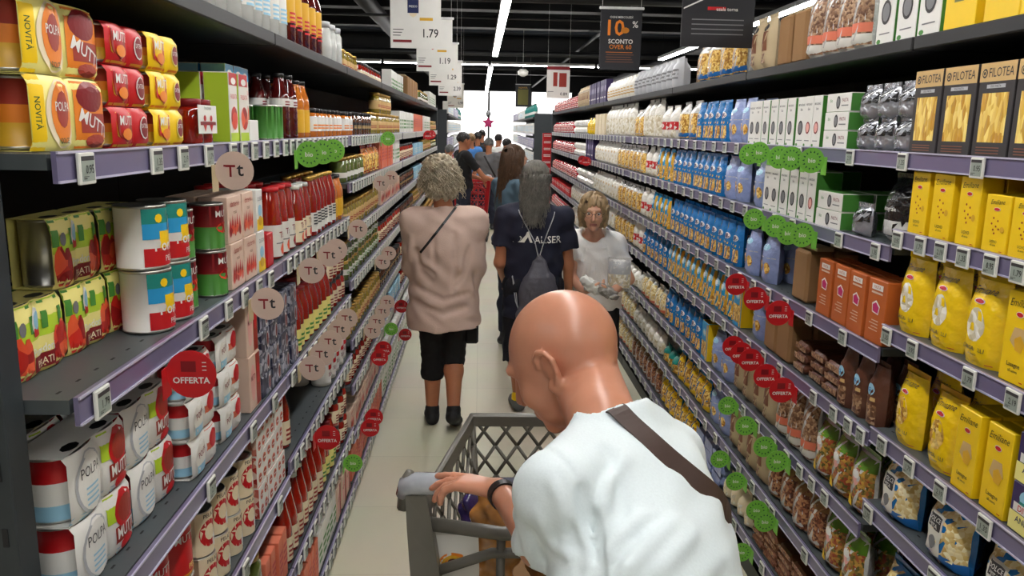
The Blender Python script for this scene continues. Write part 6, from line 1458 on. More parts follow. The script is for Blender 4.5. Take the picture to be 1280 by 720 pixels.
# --- woman in the navy T-shirt with a drawstring bag
def build_navy():
    J, f, r = joints(.35, 5.0, 1.565, -4, sw=.112, arms=((.25, .1, 0), (.9, .02, .1)))
    J['anL'] = np.array((.27, 4.98, .08)); J['knL'] = np.array((.25, 5.03, .42)); J['anR'] = np.array((.43, 5.08, .08))
    J['elL'] = np.array((.135, 4.98, .97)); J['wrL'] = np.array((.17, 5.18, .83)); J['elR'] = np.array((.57, 5.0, .96)); J['wrR'] = np.array((.585, 5.05, .76))
    p = Person('woman with long grey hair in a navy lettered T-shirt and drawstring bag, back turned', (.35, 5.0, 0), J, f, h=.008)
    b = p.field()
    for s_ in 'LR': p.arm(b, s_, 0, stop=2.0); p.leg(b, s_, -.004)
    p.torso(b, -.01); p.head(b, (.352, 5.03, 1.475), (.12, .97, -.12), (0, .1, 1), fine=False)
    p.hand(b, 'L', (0, .6, -.7), (1, 0, 0), (0, 1, .3), curl=.4); p.hand(b, 'R', (.25, .3, -.9), (-1, 0, 0), (0, 1, .2), curl=.5)
    p.put('body', b, [SK_TAN])
    t = p.field(lo=(.0, 4.7, .52), hi=(.72, 5.35, 1.42), h=.007)
    p.torso(t, .022, k=.05, sc=(1.1, 1.1), lower=False); t.rc((.35, 5.0, 1.05), (.355, 5.0, .6), .165, .20, .05, flat=(f, .78))
    for s_ in 'LR':
        a, e = J['sh' + s_], J['el' + s_]; q = a + (e - a) * .66; d = nrm(e - a); t.rc(a, q + d * .03, .066, .078, .03, cuts=[(q, d)])
    t.cut((0, 0, .62), (0, 0, -1)); t.rc(J['nec'] + (0, .01, .0), J['nec'] + (0, .02, .08), .066, .07, .006, op='s'); t.ripple(.006, (.2, .25, .22), 9)
    TM = cloth('navy_cotton', (26, 28, 48)); p.put('t_shirt', t, [TM])
    l = p.field(lo=(.08, 4.7, .28), hi=(.62, 5.3, .95))
    for s_ in 'LR': p.leg(l, s_, .03, stop=1.28, cutend=True)
    l.ell(J['pel'], (.175, .145, .14), None, .05); l.ripple(.004, (.1, .1, .2), 7); p.put('shorts', l, [cloth('dark_navy_cloth', (18, 19, 30))])
    s2 = p.field(lo=(.1, 4.8, 0), hi=(.65, 5.4, .2), h=.006); p.shoe(s2, 'L', (-.15, 1)); p.shoe(s2, 'R', (.15, 1))
    p.put('trainers', s2, [mat('grey_trainer_mesh', (96, 98, 98), rough=.7), pm('yellow')], matfn=lambda C_: ((C_[:, 2] > .07) & (C_[:, 1] < 4.99)).astype(int))
    # lettering across the shoulders
    g = G(); org = p.base
    def sf(y, z):
        q = t.march((.35 + y, 4.6, 1.135 + z), (0, 1, 0), .0015); return tuple(q - org)
    def back(y, z): return sf(y, z)
    for s_, x in (('ALISER', .075),):
        v, fc, w = text_geo(s_, 1, .03, 0); k = .045 / .73
        g.add([sf(x + a * k * .93, c * k) for a, c in v], fc, 'white')
    for P_ in ([(-.10, -.02), (-.07, -.02), (-.045, .02), (-.055, .035)], [(-.07, .005), (-.055, .045), (-.045, .05), (-.02, -.018), (-.035, -.018), (-.05, .02)], [(-.14, -.02), (-.1, -.02), (-.085, .01), (-.095, .02)]):
        g.add([sf(a, c) for a, c in P_], [tuple(range(len(P_)))], 'white')
    link('lettering', smart('lettering', *g.parts['']), p.root)
    # long grey hair, half tied back
    hb = p.field(lo=(.2, 4.85, 1.2), hi=(.52, 5.2, 1.66)); ax = [p.HR, p.HF, p.HU]
    hb.ell(p.hp(0, -.022, .038), (.084, .102, .092), ax, .02); hb.ell(p.hp(0, -.06, -.04), (.082, .05, .09), ax, .03); hb.ell(p.hp(0, .09, -.05), (.07, .08, .1), ax, .02, op='s')
    HM = mat('grey_brown_hair', (124, 119, 110), rough=.42, vary=.5, scale=30, bump=.3); hair = p.put('hair', hb, [HM]); rs = np.random.RandomState(3); Ls = []
    for i in range(520):
        a = rs.uniform(-1.45, 1.45); rr = 1 + rs.uniform(-.03, .05); n = 16; pts = []; e = rs.uniform(-1, 1); ln = rs.uniform(.2, .34); wv = rs.uniform(0, 6)
        for k in range(n):
            q = k / (n - 1)
            if q < .4:
                s_ = q / .4; el = 1.3 - s_ * 1.5; v = np.array((math.cos(el) * math.sin(a), -math.cos(el) * math.cos(a), math.sin(el))); d = np.array((0, -.022, .038)) + v * (.086, .104, .094) * rr
            else:
                s_ = (q - .4) / .6; d = d0 + np.array((-.35 * d0[0] * s_ + .012 * math.sin(wv + s_ * 8) + e * .035 * s_, -.03 * s_ + .006 * math.cos(wv + s_ * 6), -ln * s_))
            d0 = d if q < .4 else d0; pts.append(p.hp(*d))
        Ls.append(np.array(pts))
    strands('long_locks', Ls, .003, .0014, HM, hair, p.base)
    g = ribbon('hair_tie', [p.hp(.09 * math.sin(a), -.022 - .112 * math.cos(a), -.0 - .02 * math.cos(a)) for a in np.linspace(-1.4, 1.4, 14)], [p.HR * math.sin(a) - p.HF * math.cos(a) for a in np.linspace(-1.4, 1.4, 14)], .012, .005, mat('pale_hair_strand', (150, 146, 136), rough=.5), hair, p.base)
    # drawstring bag on her back
    bg = Field((.15, 4.6, .55), (.6, 5.0, 1.15), .007)
    bg.ell((.375, 4.835, .775), (.125, .055, .15), None, .03); bg.rc((.375, 4.835, .9), (.372, 4.86, 1.03), .09, .02, .04, flat=((0, 1, 0), .5)); bg.rc((.28, 4.84, .665), (.47, 4.84, .665), .045, None, .04)
    for i in range(9):
        a = -.1 + .2 * i / 8; bg.fold([bg.march((.374 + a * (.2 + .8 * k / 7), 4.6, 1.0 - .035 * k), (0, 1, 0), 0) for k in range(8)], .008, -.005)
    bg.ripple(.003, (.1, .1, .15), 2)
    V, Q_ = bg.mesh(); root = link('drawstring_bag', mesh_np('drawstring_bag', V, Q_, [cloth('dark_grey_nylon', (84, 82, 92), 120, .2, .6)], origin=(.375, 4.86, .62)), None, loc=(.375, 4.86, .62))
    tag(root, 'dark grey drawstring bag on the back of the navy T-shirt', 'bag')
    for pts in ([(.37, 4.87, 1.02), (.345, 4.9, 1.12), (.30, 4.93, 1.2), (.25, 4.97, 1.29), (.24, 5.02, 1.325)], [(.372, 4.87, 1.02), (.40, 4.9, 1.12), (.43, 4.93, 1.2), (.46, 4.97, 1.28), (.47, 5.02, 1.32)], [(.27, 4.85, .65), (.235, 4.86, .74), (.22, 4.85, .84), (.21, 4.86, .92)], [(.27, 4.85, .65), (.245, 4.85, .72), (.235, 4.84, .82), (.2, 4.86, .93)]):
        q = []
        for i in range(len(pts) - 1):
            for k in range(4):
                v = np.array(pts[i]) + (np.array(pts[i + 1]) - np.array(pts[i])) * k / 4; w = t.march(v - (0, .2, 0), (0, 1, 0), .004, far=.5); q.append(w if w[1] < v[1] + .05 and v[1] < 5 else v)
        g = G(); tube(g, [tuple(v - np.array((.375, 4.86, .62))) for v in q], .003, 'lightgrey', 6); link('cord', smart('cord', *g.parts['']), root)
    g = G(); g.lathe(0, 0, [(.006, -.03, 'yellow'), (.009, 0, 'yellow'), (.004, .02, 'yellow')], 8); o = link('cord_end', smart('cord_end', *g.parts['']), root, loc=(-.105, -.012, .03)); o['label'] = 'yellow cord end'
    return p
NAVY = build_navy()

# --- woman in white facing the camera, knees bent, arms full of packets
def build_white():
    o = np.array((.745, 5.25, 0.)); f = np.array((-.08, -1, 0)); z = np.array((0, 0, 1.))
    J = dict(pel=(.79, 5.33, .74), wai=(.79, 5.30, .86), che=(.775, 5.25, .985), nec=(.755, 5.20, 1.135), shR=(.625, 5.22, 1.075), shL=(.905, 5.26, 1.06), elR=(.60, 5.14, .86), wrR=(.68, 5.0, .79), elL=(.99, 5.16, .84), wrL=(.86, 4.99, .79),
             hpR=(.71, 5.33, .70), knR=(.68, 5.08, .42), anR=(.70, 5.26, .085), hpL=(.87, 5.33, .70), knL=(.86, 5.08, .42), anL=(.85, 5.28, .085))
    J = {k: np.array(v) for k, v in J.items()}
    p = Person('woman with blonde bob and glasses in a white top, facing back, packets in her arms', (.77, 5.27, 0), J, f, h=.006)
    b = p.field()
    for s_ in 'LR': p.arm(b, s_, .002, stop=2.0); p.leg(b, s_, -.004)
    p.torso(b, -.012)
    p.head(b, (.737, 5.13, 1.285), (-.1, -.97, -.12), (0, -.1, 1), k=.98)
    p.hand(b, 'R', (.85, -.1, .1), (0, .3, 1), (0, -1, .2), curl=.5); p.hand(b, 'L', (-.9, -.15, 0), (0, .3, 1), (0, -1, .2), curl=.5)
    def mf(C_):
        q = C_ - p.HC; x = q @ p.HR; y = q @ p.HF; zz = q @ p.HU; k = p.hk
        return ((np.abs(zz + .0665 * k) < .0105 * k) & (np.abs(x) < (.024 * k)) & (y > .088 * k)).astype(int)
    p.put('body', b, [SK_L, LIP], matfn=mf)
    for sx in (-1, 1):
        g = G(); g.lathe(0, 0, [(.001, -.0115, 'white'), (.006, -.0098, 'white'), (.0098, -.006, 'white'), (.0115, 0, 'white'), (.0098, .006, 'white'), (.006, .0098, 'white'), (.001, .0115, 'white')], 12)
        g.ell(0, 0, .0066, .0066, 'brown', 1, lambda a, c: (.0112, a, c), 12); g.ell(0, 0, .0026, .0026, 'black', 2, lambda a, c: (.0112, a, c), 10)
        e = link('eye', smart('eye', *g.parts['']), p.root, loc=tuple(p.hp(.031 * sx, .0795, .004) - p.base)); e.rotation_euler = Vector(tuple(p.HF)).to_track_quat('X', 'Z').to_euler()
        pts = [p.hp(sx * (.017 + .03 * q), .0945 - .012 * q * q, .024 + .006 * math.sin(q * 2.6)) for q in np.linspace(0, 1, 7)]; g = G(); tube(g, [tuple(v - p.base) for v in pts], [.0006, .0011, .0013, .0012, .0011, .0009, .0005], 'chestnut', 5); link('eyebrow', smart('eyebrow', *g.parts['']), p.root)
    # glasses: two dark-red rims, bridge, temples, clear lenses
    gl = link('glasses', None, p.root); GM = mat('dark_spectacle_frame', (58, 34, 38), rough=.3)
    for sx in (-1, 1):
        g = G(); tube(g, [tuple(p.hp(sx * (.034 + .024 * math.cos(a)), .112 - .004 * abs(math.cos(a)), .002 + .018 * math.sin(a)) - p.base) for a in np.linspace(0, 2 * PI, 24, endpoint=False)], .0012, GM, 6, closed=True)
        link('rim', smart('rim', *g.parts['']), gl)
        g = G(); tube(g, [tuple(p.hp(*q) - p.base) for q in ((.058 * sx, .108, .008), (.074 * sx, .06, .006), (.082 * sx, .0, .004))], .0016, GM, 6); link('temple_arm', smart('temple_arm', *g.parts['']), gl)
    g = G(); tube(g, [tuple(p.hp(*q) - p.base) for q in ((-.011, .112, .006), (0, .116, .009), (.011, .112, .006))], .0016, GM, 6); link('bridge', smart('bridge', *g.parts['']), gl)
    t = p.field(lo=(.52, 4.95, .56), hi=(1.12, 5.55, 1.2), h=.006)
    p.torso(t, .02, k=.05, sc=(1.12, 1.12), lower=False); t.rc((.78, 5.27, .95), (.79, 5.30, .6), .165, .195, .05, flat=(f, .85))
    for s_ in 'LR':
        a, e = J['sh' + s_], J['el' + s_]; q = a + (e - a) * .55; d = nrm(e - a); t.rc(a, q + d * .02, .066, .07, .03, cuts=[(q, d)]); t.ell(a + (e - a) * .28, (.072, .072, .07), None, .02)
    t.cut((0, 0, .625), (0, 0, -1)); t.rc(J['nec'] + (-.003, -.035, .02), J['nec'] + (-.005, -.1, .1), .075, .1, .006, op='s'); t.rc(J['nec'] + (0, 0, .01), J['nec'] + (0, 0, .08), .075, .08, .006, op='s')
    for i in range(11):
        a = -.5 + i * .1 - .5 + .5; x0 = .76 + (i - 5) * .012; x1 = .775 + (i - 5) * .03; t.fold([t.march((x0 + (x1 - x0) * k / 7, 4.9, 1.06 - .035 * k - abs(i - 5) * -.004), (0, 1, 0), 0) for k in range(8)], .007, -.005)
    t.ripple(.005, (.18, .2, .16), 12); p.put('top', t, [cloth('white_jersey', (246, 244, 241))])
    l = p.field(lo=(.55, 4.9, .08), hi=(1.05, 5.6, .9), h=.008)
    for s_ in 'LR': p.leg(l, s_, .016, stop=1.9, cutend=True)
    l.ell(J['pel'] + (0, 0, -.02), (.17, .15, .12), None, .05); p.put('trousers', l, [cloth('black_trousers', (16, 16, 18))])
    s2 = p.field(lo=(.55, 4.8, 0), hi=(1.05, 5.5, .2), h=.007); p.shoe(s2, 'L', (-.05, -1)); p.shoe(s2, 'R', (-.1, -1)); p.put('shoes', s2, [pm('black')])
    # blonde bob
    hb = p.field(lo=(.55, 4.95, 1.1), hi=(.92, 5.35, 1.46), h=.005); ax = [p.HR, p.HF, p.HU]
    hb.ell(p.hp(0, -.015, .04), (.09, .105, .09), ax, .02); hb.ell(p.hp(.0, -.03, -.03), (.097, .09, .1), ax, .03)
    hb.rc(p.hp(.078, .03, .03), p.hp(.076, .03, -.08), .026, .018, .02); hb.rc(p.hp(-.078, .03, .03), p.hp(-.076, .03, -.08), .026, .018, .02)
    hb.ell(p.hp(0, .085, -.035), (.059, .08, .088), ax, .012, op='s'); hb.ell(p.hp(.0, .0, -.15), (.06, .08, .06), ax, .02, op='s')
    hb.ripple(.004, (.03, .05, .12), 8); HM = mat('blonde_bob_hair', (170, 142, 104), rough=.42, vary=.4, scale=40, bump=.4); hair = p.put('hair', hb, [HM]); rs = np.random.RandomState(4); Ls = []
    for i in range(420):
        a = rs.choice([-1, 1]) * rs.uniform(.55, 2.9); n = 12; pts = []; e = rs.uniform(-1, 1); inw = rs.uniform(0, 1)
        for k in range(n):
            q = k / (n - 1); el = 1.35 - min(q / .45, 1) * 1.35; v = np.array((math.cos(el) * math.sin(a), math.cos(el) * math.cos(a), math.sin(el))); d = np.array((0, -.012, .042)) + v * (.094, .108, .093)
            if q > .45: s_ = (q - .45) / .55; d = d + np.array((.006 * e * s_ + v[0] * .012 * math.sin(s_ * 3), v[1] * .004, -.135 * s_)) - np.array((v[0], v[1], 0)) * .02 * s_ * s_
            pts.append(p.hp(*d))
        Ls.append(np.array(pts))
    strands('hair_locks', Ls, .0028, .0012, HM, hair, p.base)
    # packets in her arms
    def packet(name, c, r, ax, m, label, cat, seed):
        g = Field(np.array(c) - .2, np.array(c) + .2, .006); g.ell(c, r, ax, .01); g.ripple(.006, (.06, .06, .06), seed); V, Q_ = g.mesh(); o = link(name, mesh_np(name, V, Q_, [m], origin=c), None, loc=tuple(c)); tag(o, label, cat); return o
    packet('flour_packet', (.715, 4.955, .835), (.085, .045, .04), [nrm((.8, 0, -.6)), (0, 1, 0), nrm((.6, 0, .8))], pm('white'), 'white paper packet held low against the white top', 'packet', 3)
    packet('pasta_sack', (.815, 4.945, .80), (.09, .04, .035), [nrm((.85, 0, -.5)), (0, 1, 0), nrm((.5, 0, .85))], mat('grey_patterned_film', (176, 172, 166), rough=.25, vary=.4, scale=50, bump=.6), 'grey patterned bag held in the crook of her hand', 'packet', 5)
    g = bagp(.15, .19, .06, 'film', lambda g, s, w, h: (g.rect(-w * .46, w * .46, h * .04, h * .5, 'pastawhite', 1, s, 6, 4), g.rect(-w * .46, w * .46, h * .5, h * .92, 'lightgrey', 1, s, 6, 3)))
    o = build('pasta_sack', g, loc=(.90, 5.02, .80)); o.rotation_euler = (0, .0, -PI / 2 - .25); tag(o, 'clear grey bag tucked upright under her elbow', 'packet')
    return p
WHITE = build_white()
# ------------------------------------------------------------------ further shoppers
def bystander(x, y, H, ang, top, bottom, hairm, label, hair='short', arms=((.1, .1), (.1, .1)), skinm=None, group=None, h=.012, jacket=False):
    J, f, r = joints(x, y, H, ang, arms=arms); p = Person(label, (x, y, 0), J, f, h=h, group=group); sk = skinm or SK_TAN
    k = H / 1.68; b = p.field()
    for s_ in 'LR': p.arm(b, s_, 0, stop=2.0); p.leg(b, s_, -.002)
    hc = np.array((x, y, .93 * H)) + f * .02
    p.torso(b, -.01); p.head(b, hc, f + np.array((0, 0, -.1)), (0, 0, 1), k=k, fine=(h < .011))
    for s_, q in (('L', 1), ('R', -1)): p.hand(b, s_, nrm(f * .4 + np.array((0, 0, -.9))), -r * -q, f, curl=.4, k=k)
    p.put('body', b, [sk])
    t = p.field(lo=p.lo * 1, hi=p.hi * 1); p.torso(t, .02, k=.05, sc=(1.08, 1.1)); stop = 1.75 if jacket else .62
    for s_ in 'LR': p.arm(t, s_, .018, stop=stop, cutend=True, r=(.05, .042, .034), k=.03)
    t.cut((0, 0, .49 * H), (0, 0, -1)); t.rc(J['nec'], J['nec'] + (0, 0, .1), .07, .08, .01, op='s'); t.ripple(.005, (.2, .2, .2), int(x * 10) % 7 + 1); p.put('jacket' if jacket else 't_shirt', t, [top])
    l = p.field(lo=p.lo * 1, hi=(p.hi[0], p.hi[1], .62 * H))
    for s_ in 'LR': p.leg(l, s_, .014, stop=1.93, cutend=True)
    l.ell(J['pel'] + (0, 0, -.01), (.165, .13, .12), p.frame(), .05); l.ripple(.004, (.15, .15, .2), 2); p.put('trousers', l, [bottom])
    s2 = p.field(lo=(x - .35, y - .35, 0), hi=(x + .35, y + .35, .2), h=.01)
    for s_ in 'LR': p.shoe(s2, s_, tuple(f[:2]))
    p.put('shoes', s2, [pm('softblack')])
    hb = p.field(lo=hc - .25 - np.array((0, 0, .3 if hair == 'long' else 0)), hi=hc + .25, h=.009); ax = [p.HR, p.HF, p.HU]
    hb.ell(p.hp(0, -.025, .042), np.array((.086, .102, .09)) * k, ax, .02); hb.ell(p.hp(0, .09, -.04), np.array((.066, .08, .1)) * k, ax, .015, op='s')
    if hair == 'long':
        hb.rc(p.hp(0, -.05, 0), p.hp(0, -.07, -.33), .085 * k, .05, .03, flat=(p.HF, .6)); hb.rc(p.hp(.07, -.01, 0), p.hp(.085, .0, -.28), .03, .03, .02); hb.rc(p.hp(-.07, -.01, 0), p.hp(-.085, 0, -.28), .03, .03, .02)
    hb.ripple(.006, (.05, .05, .2), 3); o = p.put('hair', hb, [hairm])
    if hair == 'long':
        rs = np.random.RandomState(6); Ls = []
        for i in range(240):
            a = rs.uniform(-2.2, 2.2); pts = []; n = 12; ln = rs.uniform(.25, .4)
            for j in range(n):
                q = j / (n - 1); el = 1.3 - min(q / .35, 1) * 1.4; v = np.array((math.cos(el) * math.sin(a), -math.cos(el) * math.cos(a), math.sin(el))); d = np.array((0, -.025, .042)) + v * (.09, .106, .094)
                if q > .35: s_ = (q - .35) / .65; d = d + np.array((v[0] * .01 * math.sin(s_ * 5), -.01 * s_, -ln * s_))
                pts.append(p.hp(*(d * k)))
            Ls.append(np.array(pts))
        strands('hair_locks', Ls, .004, .002, hairm, o, p.base)
    return p
DEN = cloth('washed_denim', (84, 108, 124)); JEAN = cloth('dark_jeans', (30, 34, 52)); BLK = cloth('black_cotton', (20, 20, 22)); GRY = cloth('grey_cotton', (104, 104, 106))
HBR = mat('long_brown_hair', (84, 58, 38), rough=.45, vary=.4, scale=40, bump=.3); HDK = mat('dark_hair', (34, 28, 26), rough=.5, vary=.3, scale=40, bump=.3); HGR = mat('short_grey_hair', (110, 110, 108), rough=.6, vary=.3, scale=60, bump=.3); HBL = mat('light_brown_hair', (140, 110, 74), rough=.5, vary=.3, scale=40, bump=.3)
bystander(.27, 6.5, 1.66, -62, DEN, JEAN, HBR, 'woman with long brown hair in a blue denim jacket, face turned aside', 'long', arms=((.3, .05), (.5, .05)), h=.009, jacket=True, skinm=SK_L)
GP_ = bystander(.16, 14.4, 1.62, 2, GRY, JEAN, HGR, 'grey-haired person in a grey T-shirt with a dark strap, seen from behind')
g = ribbon('crossbody_strap', [GP_.F['t_shirt'].march((.08 + .2 * q, 14.1, 1.32 - .36 * q), (0, 1, 0), .004) for q in np.linspace(0, 1, 10)], [(0, -1, .1)] * 10, .03, .006, pm('black')); tag(g, 'dark strap across the grey T-shirt', 'bag strap')
bystander(-.25, 12.4, 1.72, -70, BLK, JEAN, HDK, 'dark-haired man in a black T-shirt reaching towards a red trolley', arms=((.9, .1), (1.1, .1)))
crowd = [(-.05, 17.5, 1.70, 10, BLK, HDK, 'shopper in black farther up the aisle, behind the grey T-shirt'), (.42, 18.4, 1.66, -20, pm('white'), HDK, 'distant dark-haired shopper in a white shirt'), (-.52, 14.0, 1.50, 20, cloth('pale_lilac_cotton', (196, 180, 206)), HGR, 'pale-haired shopper in lilac beside the end of the tomato shelves'), (.05, 20.5, 1.74, 5, BLK, HDK, 'tall distant shopper in black before the bright window'), (.52, 15.6, 1.6, -50, cloth('maroon_cotton', (110, 60, 66)), HDK, 'dark-haired shopper in maroon by the far pasta-side shelving'), (.55, 8.8, 1.36, -40, cloth('tan_cotton', (170, 140, 110)), HBL, 'child with light brown hair beside the denim jacket'), (-.18, 16.4, 1.68, 30, cloth('sky_blue_cotton', (70, 130, 200)), HBL, 'distant shopper in a sky blue shirt near the tomato side')]
for x, y, H, a, t, hm, lb in crowd: bystander(x, y, H, a, t, JEAN, hm, lb, h=.014)

# ------------------------------------------------------------------ shopping trolley
def trolley(PM, loc, rz, label, group=None):
    g = G(); HR_, HF_ = .285, .172; L = .70; z1, z0 = .985, .94; bz0, bz1 = .44, .50; bR, bF = .2, .14
    tr = [(-HR_, 0, z1), (HR_, 0, z1), (HF_, L, z0), (-HF_, L, z0)]; bt = [(-bR, .06, bz0), (bR, .06, bz0), (bF, L - .07, bz1), (-bF, L - .07, bz1)]
    def mixp(a, b, t): return tuple(a[i] + (b[i] - a[i]) * t for i in range(3))
    def lattice(A, B, C_, D, nu, nv, r):
        Pt = lambda u, v: mixp(mixp(A, B, u), mixp(D, C_, u), v)
        for i in range(nu):
            for j in range(nv):
                tube(g, [Pt(i / nu, j / nv), Pt((i + 1) / nu, (j + 1) / nv)], r, PM, 5); tube(g, [Pt((i + 1) / nu, j / nv), Pt(i / nu, (j + 1) / nv)], r, PM, 5)
        for a, b in ((A, B), (B, C_), (C_, D), (D, A)): tube(g, [a, b], r * 1.8, PM, 8)
    g.part('front_panel'); lattice(tr[3], tr[2], bt[2], bt[3], 5, 5, .0055); g.box(-HF_ - .008, HF_ + .008, L - .012, L + .012, z0 - .03, z0 + .008, PM, .005)
    g.part('side_panel#0'); lattice(tr[0], tr[3], bt[3], bt[0], 7, 5, .005)
    vs = [(-HR_ - .004, 0, z1 + .006), (-HF_ - .004, L, z0 + .006), (-HF_ - .004, L, z0 - .035), (-HR_ - .004, 0, z1 - .05), (-HR_ + .008, 0, z1 + .006), (-HF_ + .008, L, z0 + .006), (-HF_ + .008, L, z0 - .035), (-HR_ + .008, 0, z1 - .05)]
    fs = [(0, 1, 2, 3), (4, 7, 6, 5), (0, 4, 5, 1), (3, 2, 6, 7), (0, 3, 7, 4), (1, 5, 6, 2)]
    g.add(vs, fs, PM)
    g.part('side_panel#1'); lattice(tr[1], tr[2], bt[2], bt[1], 7, 5, .005); g.add([(-x, y, z) for x, y, z in vs], fs, PM)
    g.part('basket_floor'); lattice(bt[0], bt[1], bt[2], bt[3], 6, 8, .004)
    g.part('rear_panel')
    for s in (-1, 1):                     # broad moulded posts that carry the handle
        n = 8; prev = None
        for i in range(n + 1):
            z = 1.03 - .6 * i / n; xo = s * (HR_ + .022 - .05 * (i / n) ** 1.3); w = .045 + .02 * math.sin(i / n * PI)
            ring = [(xo, -.022 - .01 * math.sin(i / n * PI), z), (xo - s * w, -.022, z), (xo - s * w, .03, z), (xo, .03, z)]
            if prev: g.add(prev + ring, [(0, 1, 5, 4), (1, 2, 6, 5), (2, 3, 7, 6), (3, 0, 4, 7)], PM, False)
            prev = ring
    tube(g, [(-HR_ + .02, .0, .955), (-.1, .01, .925), (.1, .01, .925), (HR_ - .02, 0, .955)], .016, PM, 8)
    tube(g, [(-HR_ + .03, .01, .83), (-.12, .015, .875), (.12, .015, .875), (HR_ - .03, .01, .83)], .012, PM, 8)
    tube(g, [(-HR_ + .04, .015, .66), (HR_ - .04, .015, .66)], .011, PM, 8); tube(g, [(-.1, .012, .93), (-.1, .03, .5)], .01, PM, 6); tube(g, [(.1, .012, .93), (.1, .03, .5)], .01, PM, 6); tube(g, [(-HR_ + .06, .02, .50), (HR_ - .06, .02, .50)], .012, PM, 8)
    g.part('child_seat_flap')
    arc = [(-.15 + .3 * q, .36 - .02 * math.sin(q * PI), .74 + .17 * math.sin(q * PI) ** .7) for q in np.linspace(0, 1, 15)]
    tube(g, arc, .012, PM, 8); tube(g, [(-.15, .36, .74), (.15, .36, .74)], .012, PM, 8)
    for cx, cz, rr in ((-.075, .80, .034), (0, .80, .034), (.075, .80, .034), (-.04, .862, .03), (.04, .862, .03)):
        tube(g, [(cx + rr * math.cos(a), .35, cz + rr * .9 * math.sin(a)) for a in np.linspace(0, 2 * PI, 16, endpoint=False)], .009, PM, 6, closed=True)
    g.part('handle'); tube(g, [(-HR_ + .03, -.012, 1.052), (HR_ - .03, -.012, 1.052)], .0145, mat('blue_grey_handle', (96, 98, 112), rough=.25, coat=.5), 12)
    for s in (-1, 1):
        g.part('handle_end#%d' % (s > 0)); GM = mat('clear_plastic_housing', (176, 180, 186), rough=.12, vary=.15, coat=1)
        tube(g, [(s * (HR_ - .075), -.012, 1.052), (s * (HR_ - .06), -.012, 1.052), (s * (HR_ + .0), -.01, 1.052), (s * (HR_ + .02), -.006, 1.045), (s * (HR_ + .03), 0, 1.02)], [.02, .024, .025, .022, .015], GM, 12)
        g.part('handle_end#%d/bracket' % (s > 0)); tube(g, [(s * (HR_ + .012), .0, 1.075), (s * (HR_ + .024), 0, 1.05), (s * (HR_ + .026), 0, .99)], [.010, .014, .016], PM, 8)
    g.part('chassis')
    for s in (-1, 1):
        tube(g, [(s * (HR_ - .05), .0, .6), (s * .24, .02, .3), (s * .25, .0, .16), (s * .22, .3, .14), (s * .15, .66, .14)], .013, PM, 8); tube(g, [(s * .2, .1, .44), (s * .22, .12, .15)], .01, PM, 6)
    tube(g, [(-.25, 0, .16), (.25, 0, .16)], .012, PM, 8); tube(g, [(-.15, .66, .14), (.15, .66, .14)], .012, PM, 8)
    for k in range(5): tube(g, [(-.2 + .1 * k, .02, .16), (-.13 + .065 * k, .65, .145)], .005, PM, 6)
    for i, (x, y) in enumerate(((-.25, .02), (.25, .02), (-.15, .64), (.15, .64))):
        g.part('wheel#%d' % i); pts = [(x, y + .045 * math.cos(a), .05 + .045 * math.sin(a)) for a in np.linspace(0, 2 * PI, 16, endpoint=False)]
        tube(g, pts, .011, 'softblack', 6, closed=True); g.box(x - .008, x + .008, y - .036, y + .036, .014, .086, pm('grey'), .01)
        g.part('wheel#%d/fork' % i); tube(g, [(x + .02, y, .05), (x + .02, y, .10), (x, y, .13)], .005, 'tin', 6); tube(g, [(x - .02, y, .05), (x - .02, y, .10), (x, y, .13)], .005, 'tin', 6)
    return tag(build('shopping_trolley', g, loc=loc, rz=rz), label, 'shopping trolley', group)
GP = mat('warm_grey_plastic', (104, 101, 92), rough=.4, vary=.06)
trolley(GP, (.157, 1.612, 0), 0, 'grey plastic lattice shopping trolley pushed by the bald man')
trolley(mat('red_plastic', (176, 26, 34), rough=.4), (-.12, 12.85, 0), -.2, 'red shopping trolley by the man in the black T-shirt far up the aisle')
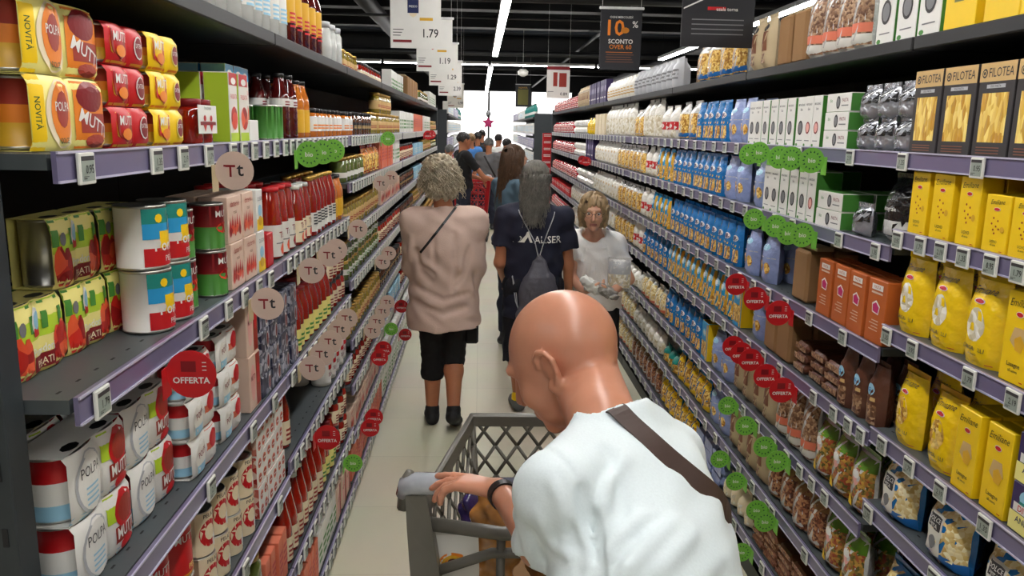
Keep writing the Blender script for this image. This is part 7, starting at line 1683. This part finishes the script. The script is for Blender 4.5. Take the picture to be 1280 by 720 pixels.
# goods in the trolley
def blob(name, c, r, ax, m, label, cat, seed=1, amp=.006, parts=None):
    c = np.array(c); R_ = max(r) * 1.2 + .03; g = Field(c - R_, c + R_, .006)
    g.rc(c - np.array(ax[2]) * (r[2] - r[0]), c + np.array(ax[2]) * (r[2] - r[0]), r[0], r[0] * .9, .0, flat=(ax[1], r[1] / r[0])); g.ripple(amp, (.09, .09, .12), seed); V, Q_ = g.mesh()
    o = link(name, mesh_np(name, V, Q_, [m], origin=c), None, loc=tuple(c)); return tag(o, label, cat)
BR = mat('crusty_bread_in_bag', (190, 130, 66), rough=.25, vary=.62, scale=26, bump=.3, coat=.7); BR2 = mat('dark_bread_in_bag', (160, 104, 54), rough=.25, vary=.62, scale=30, bump=.3, coat=.7)
Z_ = (0, 0, 1); X_ = (1, 0, 0); Y_ = (0, 1, 0)
blob('bread_bag', (.04, 1.735, .815), (.062, .046, .19), [X_, Y_, nrm((.12, .05, 1))], BR, 'golden bread loaf in clear film standing nearest the left post of the trolley', 'bread')
o = blob('bread_bag', (.185, 1.745, .805), (.062, .046, .18), [X_, Y_, nrm((-.3, .05, 1))], BR2, 'darker bread loaf leaning in the trolley below the handle', 'bread', 3)
blob('bread_bag', (.335, 1.76, .80), (.055, .045, .17), [X_, Y_, nrm((.1, .05, 1))], BR, 'bread loaf mostly hidden behind the bald man\'s sleeve', 'bread', 5)
blob('snack_packet', (-.012, 1.83, .76), (.038, .03, .17), [X_, Y_, nrm((.05, .1, 1))], mat('glossy_purple_film', (52, 40, 96), rough=.2, vary=.2, bump=.5, scale=40, coat=.6), 'glossy dark purple packet in the trolley behind the bread', 'packet', 2)
g = bagp(.12, .20, .05, 'paper', lambda g, s, w, h: (g.ell(0, h * .72, w * .26, h * .1, 'orange', 2, s, 14, 2), g.ell(0, h * .72, w * .2, h * .07, 'gold', 3, s, 14, 2), g.ell(0, h * .72, w * .1, h * .035, 'brown', 4, s, 12, 2), g.rect(-w * .3, w * .3, h * .3, h * .42, 'softblack', 2, s, 4), g.text('PANE', 0, h * .2, h * .12, 'softblack', 3, s, maxw=w * .6, bold=.03)))
tag(build('bread_packet', g, loc=(-.05, 1.66, .69), rz=-PI / 2), 'pale packet with an orange oval badge against the rear of the trolley', 'packet')
g = boxp(.28, .10, .36, 'kraft', a_lines('brown', 3, .3, .6)); tag(build('cardboard_box', g, loc=(.16, 1.69, .515), rz=-PI / 2), 'brown cardboard box on the floor of the trolley under the loaves', 'box')
